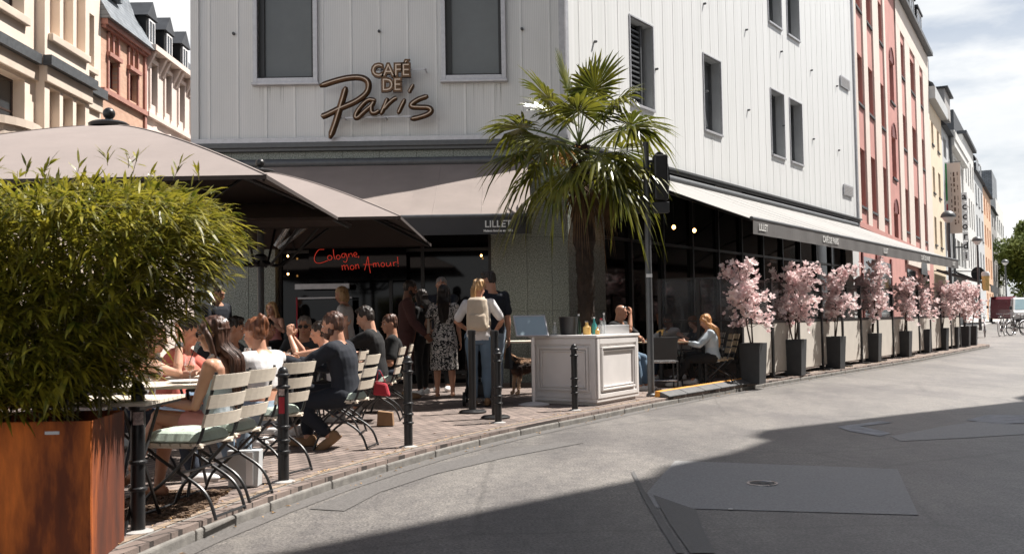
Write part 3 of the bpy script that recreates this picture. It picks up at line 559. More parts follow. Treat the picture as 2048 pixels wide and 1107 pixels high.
def sign_caps(txt, x0, x1, y0, y1):
    n = len(txt); O = sgp((x0 + x1) / 2, (y0 + y1) / 2, 18.2)
    m1 = MB(); m2 = MB(); size = (y1 - y0) * SK / .70
    text_on(m1, txt, size, O, (1, 0, .0), (0, 0, 1), .05, .028, 1.0); 
    text_on(m2, txt, size, (O[0], O[1] - .052, O[2]), (1, 0, 0), (0, 0, 1), .003, -.004, 1.0)
    xs = [v[0] for v in m1.v]; wdt = max(xs) - min(xs); f = ((x1 - x0) * SK) / wdt; cx = O[0]; mid = (max(xs) + min(xs)) / 2
    for m_ in (m1, m2): m_.v = [((v[0] - mid) * f + cx, v[1], v[2]) for v in m_.v]
    o = m1.build('capitals', 'bronze', sg); m2.build('light_tube', 'sign_tube', o)
sign_caps('CAFÉ', 745, 1205, 165, 305); sign_caps('DE', 865, 1105, 335, 475)
m1 = MB(); m1.beam(sgp(370, 770, 18.28), sgp(1200, 750, 18.28), .03, .03); m1.beam(sgp(800, 210, 18.28), sgp(1385, 200, 18.28), .025, .025)
for x, y in ((420, 765), (900, 765), (1180, 760), (850, 210), (1370, 200), (640, 320), (340, 700)): q = sgp(x, y, 18.2); m1.beam(q, (q[0], 18.5, q[2]), .02, .02)
m1.build('bracket', 'alu', sg)
# neon lettering behind the umbrellas
ng = empty('neon_sign', (-2.9, 18.4, 2.3), 'red handwritten neon lettering hanging in front of the dark glass', 'neon sign')
def ngp(x, y): return (-3.64 + (x - 976) * .00233, 18.42, 2.42 - (y - 354) * .00233)
def circ(x, y, r): return [(x + r * math.cos(a) * .9, y + r * math.sin(a)) for a in [i * math.pi / 4 - 1.5 for i in range(9)]]
for st in [[(1052, 272), (1010, 275), (982, 315), (975, 350), (990, 376), (1030, 378), (1082, 360)], circ(1098, 338, 19), [(1126, 272), (1130, 320), (1140, 352)], circ(1165, 335, 17), [(1215, 305), (1195, 312), (1195, 335), (1215, 335), (1222, 305), (1236, 345), (1225, 375), (1205, 368)],
           [(1245, 308), (1250, 338)], [(1250, 318), (1268, 306), (1280, 335)], [(1292, 322), (1312, 316), (1303, 300), (1289, 308), (1292, 330), (1316, 336)], [(1328, 328), (1324, 343)],
           [(1193, 400), (1198, 438)], [(1197, 408), (1212, 400), (1220, 436)], [(1220, 408), (1236, 400), (1246, 436)], circ(1274, 418, 17), [(1300, 395), (1305, 432)], [(1304, 405), (1320, 394), (1329, 428)],
           [(1372, 442), (1388, 385), (1400, 335), (1408, 400), (1418, 465)], [(1364, 396), (1442, 398)], [(1441, 385), (1445, 418)], [(1445, 395), (1458, 385), (1464, 416)], [(1464, 395), (1478, 385), (1490, 416)],
           circ(1517, 400, 16), [(1545, 383), (1548, 408), (1562, 413), (1575, 400), (1577, 382), (1583, 414)], [(1600, 380), (1605, 412)], [(1603, 392), (1613, 381), (1626, 382)], [(1635, 340), (1638, 398)], [(1638, 410), (1639, 416)]]:
    m1 = MB(); m1.tube(spline([ngp(x, y) for x, y in st], 5), .0050, 6); m1.build('neon_letter', 'neon', ng, smooth=True)
m1 = MB(); m1.box(-3.75, -1.95, 18.46, 18.475, 2.02, 2.72); m1.build('backing_panel', 'dark_glass', ng)

MT['grime'] = mk_glass('rain_streak', (0.20, 0.19, 0.16), 0.16, 0.8)
rs_ = random.Random(8); st = MB()
for fr, hs in ((FF, wf[:2]), (FS, ws)):
    for a, b_, c, d in hs:
        for k in range(9):
            x = rs_.uniform(a - .05, b_ + .02); w_ = rs_.uniform(.01, .035); L_ = rs_.uniform(.15, .75); z = c - .145; st.add([fr(x, .0016, z), fr(x + w_, .0016, z), fr(x + w_ * .6, .0016, z - L_ * .7), fr(x + w_ * .5, .0016, z - L_)], [(0, 1, 2, 3)])
st.build('rain_streaks', 'grime', cafe)['kind'] = 'stuff'
# ---------------------------------------------------------------- awnings
def awning(fr, a0, a1, ow, zw, of, zf, zv, cm, vm, label, texts, seams):
    x, y, z = fr((a0 + a1) / 2, of, zf)
    g = empty('awning', (x, y, zf), label, 'awning')
    n = max(8, int((a1 - a0) / .5)); m_ = 8; b = MB(); rows = []
    for layer in (0, -.012):
        rr = []
        for j in range(m_ + 1):
            t = j / m_; row = []
            for i in range(n + 1):
                a = a0 + (a1 - a0) * i / n; sag = -.035 * math.sin(math.pi * t) * (1 - .5 * abs(math.sin(a * 2.2)))
                row.append(fr(a, ow + (of - ow) * t, zw + (zf - zw) * t + sag + layer))
            rr.append(row)
        rows.append(rr)
    for li, rr in enumerate(rows):
        for j in range(m_):
            for i in range(n): q = (rr[j][i], rr[j][i + 1], rr[j + 1][i + 1], rr[j + 1][i]); b.quad(*(q if li == 0 else q[::-1]))
    for e in (0, n):
        for j in range(m_): b.quad(rows[0][j][e], rows[0][j + 1][e], rows[1][j + 1][e], rows[1][j][e])
    c = b.build('canopy', cm, g, smooth=True, ang=30)
    for s in seams:
        b = MB()
        P = [fr(s, ow + (of - ow) * j / m_, zw + (zf - zw) * j / m_ - .035 * math.sin(math.pi * j / m_) * .75 + .004) for j in range(m_ + 1)]; b.tube(P, (.006, .003), 4, flat=(0, 0, 1)); b.build('seam', cm, c)
    b = MB(); nn = int((a1 - a0) / .12)
    for i in range(nn):
        A = a0 + (a1 - a0) * i / nn; B = a0 + (a1 - a0) * (i + 1) / nn; w1 = .006 * math.sin(A * 7) + .012; w2 = .006 * math.sin(B * 7) + .012
        b.hexa([fr(A, of + w1, zv), fr(B, of + w2, zv), fr(B, of + w2 - .006, zv), fr(A, of + w1 - .006, zv), fr(A, of + .012, zf), fr(B, of + .012, zf), fr(B, of + .006, zf), fr(A, of + .006, zf)])
    v = b.build('valance', vm, g, smooth=True, ang=30)
    b = MB()
    X = Vector((fr.d[0], fr.d[1], 0)); 
    for t, s, zc, size, sx in texts: b = MB(); text_on(b, t, size, fr(s, of + .027, zc), X, (0, 0, 1), .0015, .0025, sx); b.build('lettering', 'white_print', v)
    b = MB(); b.tube([fr(a0 - .03, of - .01, zf + .012), fr(a1 + .03, of - .01, zf + .012)], .035, 10); b.build('front_bar', 'alu_dark', g, smooth=True)
    b = MB(); b.tube([fr(a0 - .03, ow, zw + .03), fr(a1 + .03, ow, zw + .03)], .09, 12); b.build('roller_case', 'alu_dark', g, smooth=True)
    k = max(2, int((a1 - a0) / 4.5) + 1)
    for i in range(k):
        s = a0 + .15 + (a1 - a0 - .3) * i / (k - 1); sg_ = 1 if i < k / 2 else -1
        e = fr(s + sg_ * .9, (of + ow) * .5, (zw + zf) / 2 - .12); b = MB(); b.tube([fr(s, ow + .05, zw - .15), e], .028, 8); b.tube([e, fr(s, of - .04, zf - .02)], .024, 8); b.ell(e, .04, .04, .04); b.build('arm', 'black', g, smooth=True)
    return g
awning(FF, .2, 6.21, .12, 4.17, 2.4, 2.93, 2.64, 'awn', 'valance', 'taupe fabric awning over the front entrance with a black valance', [('LILLET', 5.67, 2.80, .155, 1.0), ('Maison fondée en 1872', 5.67, 2.695, .05, 1.0), ('LILLET', 2.2, 2.80, .155, 1.0)], [.9, 2.2, 3.4, 4.6, 5.4])
awning(FS, .7, 18.8, .12, 4.26, 3.3, 2.93, 2.67, 'awn_side', 'valance_side', 'long pale awning with grey valance running down the side street', [('LILLET', 1.15, 2.80, .17, .9), ('CAFÉ DE PARIS', 5.1, 2.80, .18, .9), ('LILLET', 9.6, 2.80, .17, .9), ('CAFÉ DE PARIS', 14.0, 2.80, .18, .9), ('LILLET', 18.0, 2.80, .17, .9)], [2.2 + 1.2 * i for i in range(14)])
for i, (x, y, z, lb) in enumerate([(3.26, 20.0, 3.06, 'left glowing bulb hanging under the side awning'), (3.70, 20.15, 3.0, 'right glowing bulb hanging under the side awning'), (-.56, 18.40, 2.45, 'small amber bulb beside the entrance glass'), (-4.13, 18.42, 2.5, 'upper amber bulb at the left edge of the shop glass'), (-4.13, 18.42, 2.17, 'lower amber bulb at the left edge of the shop glass')]):
    g = empty('pendant_lamp', (x, y, z), lb, 'lamp', 'bare bulb lamps at the cafe front'); r = .035 if i < 2 else .018
    m1 = MB(); m1.ell((x, y, z), r, r, r * 1.2); m1.build('bulb', 'bulb', g, smooth=True)
    m1 = MB(); m1.tube([(x, y, z + r), (x, y, z + r + .05)], .014, 8); m1.build('socket', 'black', g, smooth=True)
    if i < 2: m1 = MB(); m1.tube([(x, y, z + .09), (x, y, 3.55)], .004, 5); m1.build('cord', 'black', g)
    else: m1 = MB(); m1.beam((x, y, z + r + .03), (x, 18.8, z + r + .03), .012, .012); m1.build('wall_arm', 'black', g)

# ================================================================ NEIGHBOURS
F2 = Fr(12.04, 34.61, 28.5)
def roof(fr, a0, a1, z, rise, back, parent, m='roof_dark', over=.3, depth=9):
    b = MB(); b.hexa([fr(a0, over, z + .002), fr(a1, over, z + .002), fr(a1, -depth, z + .002), fr(a0, -depth, z + .002), fr(a0, -back, z + rise), fr(a1, -back, z + rise), fr(a1, -depth + back, z + rise), fr(a0, -depth + back, z + rise)])
    return b.build('roof', m, parent)
def dormer(fr, a0, a1, z, h, o, par, roofm='roof_dark', wallm='roof_dark', gable=False):
    b = MB(); fr.box(b, a0, a1, o - 2.2, o, z, z + h); d = b.build('dormer', wallm, par); c = (a0 + a1) / 2
    b = MB()
    if gable:
        b.add([fr(a0 - .12, o + .1, z + h), fr(a1 + .12, o + .1, z + h), fr(c, o + .1, z + h + .62), fr(a0 - .12, o - 2.2, z + h), fr(a1 + .12, o - 2.2, z + h), fr(c, o - 2.2, z + h + .62)], [(0, 1, 2), (3, 5, 4), (0, 2, 5, 3), (1, 4, 5, 2), (0, 3, 4, 1)])
    else: fr.box(b, a0 - .15, a1 + .15, o - 2.3, o + .22, z + h + .002, z + h + .1)
    b.build('dormer_roof', roofm, d)
    window(fr, a0 + .12, a1 - .12, z + .1, z + h - .08, d, -.07, 'win_frame_white', 'pane', 1, 0)
    return d
def block(name, label, fr, a0, a1, zt, wm, cols, rows, depth=10, fm='win_frame_white', sill=None, inset=.2, mull=1, tr=.3, pm='pane', z0=-.1, extra=None):
    c = fr(a0, 0, 0); g = empty(name, (c[0], c[1], 0), label, 'building')
    holes = [(a, b, c_, d) for (c_, d) in rows for (a, b) in cols] + (extra or [])
    b = MB(); wall(b, fr, a0, a1, z0, zt, holes, 0, inset + .08); rest_of_block(b, fr, a0, a1, z0, zt, depth); b.build('wall', wm, g)
    for h in holes:
        w_ = window(fr, *h[:4], g, inset, fm, pm, mull, tr)
        if sill: s = MB(); fr.box(s, h[0] - .04, h[1] + .04, .002, .07, h[2] - .08, h[2] - .002); s.build('sill', sill, w_)
    return g
# pink building
pc = [(.55, 1.85), (2.95, 4.25), (5.95, 7.1)]; pd = [(12.6, 13.9), (16.0, 17.9), (20.0, 21.3)]
hol = [(a, b, c, d) for a, b in pc for c, d in ((5.1, 7.2), (8.8, 10.62), (12.3, 14.0))] + [(a, b, c, d) for a, b in pd for c, d in ((5.05, 7.05), (8.9, 10.52), (12.25, 13.9))] + [(9.0, 10.3, 3.95, 5.6), (9.0, 10.3, 7.1, 8.9), (9.0, 10.3, 10.4, 12.2)]
pk = block('apartment_building', 'pink stucco apartment building with cream pilasters and dark red windows', F2, 0, 24.2, 15.7, 'pink', [], [], 11, 'maroon', 'slate_ledge', .28, 1, .3, 'pane', extra=hol)
b = MB()
for a0, a1 in ((0, .5), (1.95, 2.85), (4.35, 5.85), (7.2, 7.75), (11.1, 12.5), (14.0, 15.9), (18.0, 19.9), (21.4, 24.2)): F2.box(b, a0, a1, .002, .06, 4.5, 15.68)
F2.box(b, 11.1, 24.2, .002, .064, 14.3, 15.685); F2.box(b, 0, 7.75, .06, .066, 14.6, 15.685); b.build('pilasters', 'pink_cream', pk)
b = MB(); F2.box(b, 0, 24.2, .002, .07, 4.30, 4.499); b.build('string_course', 'pink', pk)
b = MB()
for z in (5.6, 8.9, 12.2):
    P = [F2(9.65 + .66 * math.cos(math.pi * k / 10), .03, z + .62 * math.sin(math.pi * k / 10)) for k in range(11)]; b.tube(P, .022, 6)
    b.add([F2(9.65 + .62 * math.cos(math.pi * k / 10), .012, z + .6 * math.sin(math.pi * k / 10)) for k in range(11)], [tuple(range(11))])
b.build('arched_head', 'maroon', pk)
b = MB(); F2.box(b, -.1, 24.25, -.2, .35, 15.702, 15.9); b.build('eaves', 'alu_dark', pk)
roof(F2, 0, 24.2, 15.9, 2.4, 1.6, pk, 'roof_dark', .15)
for a in (13.4, 16.6, 19.8): dormer(F2, a, a + 2.0, 16.0, 1.35, -.1, pk)
for s0, s1 in ((.6, 3.6), (4.3, 7.3), (12.6, 15.6), (19, 21.6)): b = MB(); F2.box(b, s0, s1, .003, .04, .3, 3.3); b.build('shop_window', 'dark_glass', pk)
b = MB()
for s0, s1 in ((.4, .6), (3.6, 4.3), (7.3, 7.6)): F2.box(b, s0, s1, .003, .06, .1, 3.5)
b.build('shop_frame', 'maroon', pk)
# restaurant sign band on the pink building
sb = empty('shop_sign', (*F2(18.0, .1, 0)[:2], 3.9), 'cream shop sign panel low on the pink facade beyond the awning', 'sign')
b = MB(); F2.box(b, 12.2, 21.0, .07, .14, 3.5, 4.28); b.build('panel', 'pink_cream', sb); b = MB()
b.add([F2(18.3 + 1.35 * math.cos(math.pi * k / 12), .16, 3.2 + 1.0 * math.sin(math.pi * k / 12)) for k in range(13)] + [F2(18.3 + 1.35 * math.cos(math.pi * k / 12), .1, 3.2 + 1.0 * math.sin(math.pi * k / 12)) for k in range(13)], [tuple(range(13)), tuple(range(25, 12, -1))] + [(k, k + 1, k + 14, k + 13) for k in range(12)]); b.build('arch', 'black', sb)
MT['yellow_wall'] = mat('yellow_stucco', (0.72, 0.60, 0.45), .85, .07, 2, bump=.1); MT['peach'] = mat('peach_stucco', (0.66, 0.44, 0.30), .85, .07, 2); MT['bluegrey'] = mat('blue_grey_stucco', (0.47, 0.485, 0.49), .85, .07, 2)
MT['pale_wall'] = mat('pale_stucco', (0.62, 0.62, 0.60), .85, .06, 2); MT['orange_shutter'] = mat('orange_shutter', (0.62, 0.22, 0.05), .7, .1, 3)
RW = [(1.4, 3.2), (5.2, 6.8), (8.2, 9.7), (11.2, 12.5)]
g = block('town_house', 'narrow yellow stucco house with grey overhanging roof next to the pink building', F2, 24.2, 31.5, 13.3, 'yellow_wall', [(25.5, 26.6), (28.6, 29.9)], [(5.2, 6.8), (8.2, 9.7), (11.0, 12.3)], 10, 'win_frame_white', 'slate_ledge')
b = MB(); F2.box(b, 24.15, 31.6, -.5, .4, 13.31, 14.0); b.build('overhanging_eaves', 'bluegrey', g); roof(F2, 24.2, 31.5, 14.2, 1.6, 2, g); b = MB(); F2.box(b, 25.0, 27.4, -1.8, -.2, 14.4, 16.3); b.build('roof_box', 'slate_roof', g)
g = block('town_house', 'narrow grey house with a dark projecting eave and drainpipe behind the banner', F2, 31.5, 36.4, 13.0, 'bluegrey', [(32.5, 34.4)], RW[1:], 10, 'win_frame_white')
roof(F2, 31.5, 36.4, 13.0, 1.8, 1.4, g, over=.35); dormer(F2, 32.2, 36.0, 13.9, 1.6, .2, g, wallm='concrete')
b = MB(); b.tube([F2(36.2, .12, z) for z in (0, 6, 13)], .09, 8); b.build('drainpipe', 'alu_dark', g)
g = block('office_building', 'wide pale building with broad white concrete cornice and deep balconies', F2, 36.5, 48.7, 13.0, 'pale_wall', [(37.3, 39.6), (40.4, 42.7), (43.4, 45.4), (46, 48)], [(4.6, 6.4), (7.4, 9.3), (10.3, 12.2)], 11, 'win_frame_white', inset=.6)
b = MB(); F2.box(b, 36.45, 48.75, -.2, .35, 12.45, 13.5); F2.box(b, 36.6, 48.6, .35, .42, 12.9, 13.42); F2.box(b, 43.0, 48.5, .01, .3, 9.4, 9.9); b.build('cornice', 'pale_wall', g)
g = block('office_building', 'tall white building with black roof storey above the vertical letter sign', F2, 48.8, 60, 15.2, 'pale_wall', [(50.5, 51.6), (53, 54.1), (55.5, 56.6), (58, 59)], [(1.2, 3.2), (4.8, 7.2), (8.2, 10.6), (11.6, 13.8)], 11, 'win_frame_dark', inset=.15)
b = MB(); F2.box(b, 48.9, 60, -3.5, -.6, 15.2, 17.2); F2.box(b, 48.7, 60.1, -.4, .3, 15.201, 15.45); b.build('roof_storey', 'roof_dark', g)
g = block('town_house', 'blue grey house with dark mansard roof behind the second street lamp', F2, 60, 72, 13.7, 'bluegrey', [(61.5, 63), (65, 66.5), (69, 70.5)], [(4.8, 6.8), (8, 10), (11, 12.8)], 10, sill='slate_ledge'); roof(F2, 60, 72, 13.7, 2.4, 2, g); dormer(F2, 63, 66, 14.0, 1.4, -.3, g); dormer(F2, 68, 70, 14.0, 1.4, -.3, g)
g = block('town_house', 'peach house with bright orange window shutters far down the street', F2, 72, 85, 13.6, 'peach', [(73.5, 75.2), (77.5, 79.2), (81.5, 83.2)], [(1.2, 3.2), (4.8, 6.8), (8, 10), (11, 12.8)], 10, pm='orange_shutter'); roof(F2, 72, 85, 13.6, 1.7, 2, g)
g = block('town_house', 'plain grey house between the peach house and the last white block', F2, 85, 97, 12.8, 'concrete', [(87, 89), (92, 94)], [(4.8, 6.8), (8, 10), (10.8, 12.0)], 10); roof(F2, 85, 97, 12.8, 1.8, 2, g)
g = block('apartment_building', 'last pale block with slate grey upper storey at the end of the street', F2, 97, 118, 15.0, 'pale_wall', [(99, 101.5), (104, 106.5), (109, 111.5), (114, 116.5)], [(1.5, 3.5), (4.8, 6.8), (8, 10), (11, 13)], 12); b = MB(); F2.box(b, 96.9, 108, -9, -.3, 15.001, 18.4); b.build('roof_storey', 'slate_roof', g)

# the terrace of houses opposite, only its shadow is seen: stands across the street, behind and right of the camera
FO = Fr(FS(0, 11.6, 0)[0], FS(0, 11.6, 0)[1], 34.3)
ob = empty('opposite_building', FO(0, 0, 0), 'row of tall stucco houses across the street whose roofline shades the road', 'building')
prof = [(-16, 19.5), (-3.2, 19.5), (-2.4, 19.0), (-0.9, 17.9), (.3, 17.0), (1.0, 17.4), (1.8, 16.9), (2.9, 17.0), (3.6, 17.8), (4.3, 18.1), (5.4, 15.2), (6.3, 12.3), (7.2, 12.9), (8.0, 12.5), (10, 12.4), (14, 11.8), (30, 11.0), (55, 11.0)]
b = MB(); n = len(prof)
for o0 in (0, 9): b.add([FO(s, o0, -.1) for s, z in prof] + [FO(s, o0, z) for s, z in prof], [(i, i + 1, n + i + 1, n + i) for i in range(n - 1)])
b.add([FO(s, 0, z) for s, z in prof] + [FO(s, 9, z) for s, z in prof], [(i, i + 1, n + i + 1, n + i) for i in range(n - 1)])
b.build('wall', 'dull_brick', ob)
FOr = Fr(FO(0, -.01, 0)[0], FO(0, -.01, 0)[1], 214.3)
for s in range(-50, 15, 4):
    for z in (1.2, 4.6, 7.8):
        window(FOr, s, s + 1.5, z, z + 1.9, ob, -.06)

# ---------------------------------------------------------------- left street
FL = Fr(-13, 0, 0)
hol = [(27.5, 28.12, 9.42, 12.4), (28.33, 28.98, 9.42, 12.4), (29.2, 29.82, 9.42, 12.4), (27.5, 28.12, 5.2, 7.92), (28.33, 28.98, 5.2, 7.92), (29.2, 29.82, 5.2, 7.92)]
cb = empty('stucco_building', (-13, 24, 0), 'cream stucco building with deep window reveals and a dark slate ledge at upper left', 'building')
b = MB(); wall(b, Fr(-12.75, 0, 0), 27.2, 30.1, -.1, 15, hol, 0, .5); rest_of_block(b, Fr(-12.75, 0, 0), 27.2, 30.1, -.1, 15, .3)
h2 = [(24.6, 26.55, 9.6, 12.4), (24.3, 26.6, 5.0, 7.9), (30.38, 31.05, 9.32, 11.0), (30.35, 31.1, 5.2, 7.6), (20, 22, 9.6, 12.4), (20, 22, 5, 7.9)]
wall(b, FL, 14, 31.55, -.1, 15, h2, 0, .4); rest_of_block(b, FL, 14, 31.55, -.1, 15, 10); b.build('wall', 'cream_wall', cb)
for h in hol: window(Fr(-12.75, 0, 0), *h, cb, .42, 'win_frame_dark', 'pane', 0, .3)
for h in h2: window(FL, *h, cb, .32, 'win_frame_dark', 'pane', 1, .3)
b = MB(); Fb = Fr(-12.75, 0, 0); Fb.box(b, 27.4, 29.92, .002, .14, 9.2, 9.41); FL.box(b, 24.5, 26.65, .002, .14, 9.36, 9.59); FL.box(b, 30.3, 31.13, .002, .12, 9.12, 9.31)
Fb.box(b, 27.15, 30.15, .003, .10, 8.0, 8.44); FL.box(b, 14, 31.5, .003, .10, 8.0, 8.44); b.build('sill', 'cream_trim', cb, bevel=.02)
b = MB(); Fb.box(b, 27.1, 30.2, .003, .24, 8.44, 8.72); FL.box(b, 14, 27.1, .003, .24, 8.44, 8.72); FL.box(b, 30.2, 31.54, .003, .24, 8.44, 8.72); b.build('slate_ledge', 'slate_ledge', cb)
b = MB(); P = [(-13 + .75 * math.cos(a), 25.4 + 1.3 * math.sin(a)) for a in [(-math.pi / 2 + math.pi * k / 12) for k in range(13)]]; b.prism(P, 5.0, 6.3); P = [(-13 + .82 * math.cos(a), 25.4 + 1.38 * math.sin(a)) for a in [(-math.pi / 2 + math.pi * k / 12) for k in range(13)]]; b.prism(P, 6.3, 6.5); b.build('bay_balcony', 'cream_trim', cb)
bb = empty('brick_house', (-13, 33, 0), 'orange brick house with red sandstone windows and slate mansard at upper left', 'building')
hm = [(32.12, 32.88, 8.05, 9.95), (33.84, 34.58, 8.05, 9.95), (32.12, 32.44, 10.15, 10.75), (32.56, 32.88, 10.15, 10.75), (33.84, 34.15, 10.15, 10.75), (34.27, 34.58, 10.15, 10.75), (32.2, 34.5, 2.5, 6.5)]
hm = [(a, b_, c + .05 if c > 8 else 8.98 - .9, d) for a, b_, c, d in hm[:0]] + [(32.12, 32.88, 9.0, 9.98), (33.84, 34.58, 9.0, 9.98), (32.12, 32.44, 10.15, 10.7), (32.56, 32.88, 10.15, 10.7), (33.84, 34.15, 10.15, 10.7), (34.27, 34.58, 10.15, 10.7), (32.2, 34.5, 2.5, 6.5)]
b = MB(); wall(b, FL, 31.55, 35.38, -.1, 11.0, hm, 0, .22); rest_of_block(b, FL, 31.55, 35.38, -.1, 11, 9); b.build('wall', 'brickwall', bb)
for h in hm: window(FL, *h, bb, .16, 'maroon', 'pane', 0 if h[1] - h[0] < .5 else 1, 0)
b = MB()
for a in (32.02, 33.74):
    FL.box(b, a, a + .10, .002, .06, 8.9, 10.75); FL.box(b, a + .86, a + .96, .002, .06, 8.9, 10.75); FL.box(b, a - .05, a + 1.01, .002, .14, 10.0, 10.13); FL.box(b, a + .42, a + .54, .003, .05, 10.13, 10.72)
    for c in (a + .26, a + .70): b.tube([FL(c + .2 * math.cos(math.pi * k / 8), .03, 10.70 + .17 * math.sin(math.pi * k / 8)) for k in range(9)], .045, 5)
FL.box(b, 31.56, 35.38, .002, .12, 8.72, 8.88); FL.box(b, 31.56, 35.38, .002, .22, 10.92, 11.1)
k = 31.6
while k < 35.3: FL.box(b, k, k + .07, .002, .15, 10.82, 10.918); k += .14
FL.box(b, 35.2, 35.38, .003, .08, 3, 10.8); b.build('stone_trim', 'brick_trim', bb)
b = MB(); b.hexa([FL(31.5, .35, 11.1), FL(35.45, .35, 11.1), FL(35.45, -8, 11.1), FL(31.5, -8, 11.1), FL(31.5, -.35, 12.3), FL(35.45, -.35, 12.3), FL(35.45, -8, 12.3), FL(31.5, -8, 12.3)]); b.hexa([FL(31.5, -.35, 12.3), FL(35.45, -.35, 12.3), FL(35.45, -8, 12.3), FL(31.5, -8, 12.3), FL(31.5, -1.2, 14.5), FL(35.45, -1.2, 14.5), FL(35.45, -7, 14.5), FL(31.5, -7, 14.5)]); b.build('roof', 'slate_roof', bb)
dormer(FL, 32.4, 33.6, 12.2, 1.5, -.1, bb, 'slate_roof', 'slate_roof')
wb = empty('stucco_building', (-13, 38, 0), 'pinkish white stucco building with bracketed cornice and black gabled dormers at upper left', 'building')
hw = [(a, a + .62, 9.3, 10.78) for a in (35.85, 37.38, 38.92, 40.46, 42.0)]
b = MB(); wall(b, FL, 35.38, 44, -.1, 11.3, hw, 0, .2); rest_of_block(b, FL, 35.38, 44, -.1, 11.3, 9); b.build('wall', 'white_stucco', wb)
for h in hw: window(FL, *h, wb, .14, 'win_frame_dark', 'pane', 1, .3)
b = MB()
for h in hw:
    FL.box(b, h[0] - .12, h[0], .002, .07, 9.1, 10.9); FL.box(b, h[1], h[1] + .12, .002, .07, 9.1, 10.9); FL.box(b, h[0] - .12, h[1] + .12, .002, .09, 10.785, 10.93)
    for c in (h[0] - .25, h[1] + .25): b.hexa([FL(c - .07, .05, 10.5), FL(c + .07, .05, 10.5), FL(c + .07, .002, 10.5), FL(c - .07, .002, 10.5), FL(c - .08, .34, 11.1), FL(c + .08, .34, 11.1), FL(c + .08, .002, 11.1), FL(c - .08, .002, 11.1)])
    m_ = (h[0] + h[1]) / 2; b.add([FL(m_ - .55, .14, 8.05), FL(m_ + .55, .14, 8.05), FL(m_, .14, 8.5), FL(m_ - .55, .0, 8.05), FL(m_ + .55, .0, 8.05), FL(m_, .0, 8.5)], [(0, 1, 2), (0, 2, 5, 3), (1, 4, 5, 2), (0, 3, 4, 1)])
FL.box(b, 35.4, 44, .002, .15, 8.74, 8.9); FL.box(b, 35.4, 44, .002, .4, 11.12, 11.32); b.build('stucco_trim', 'white_stucco', wb)
roof(FL, 35.4, 44, 11.33, 2.0, 1.6, wb, 'roof_dark', .2, 9)
for a in (35.5, 37.35, 39.2): dormer(FL, a, a + .85, 11.35, 1.05, .0, wb, 'roof_dark', 'black_matte', True)

# ================================================================ STREET FURNITURE AND PLANTS
rng = random.Random(11)
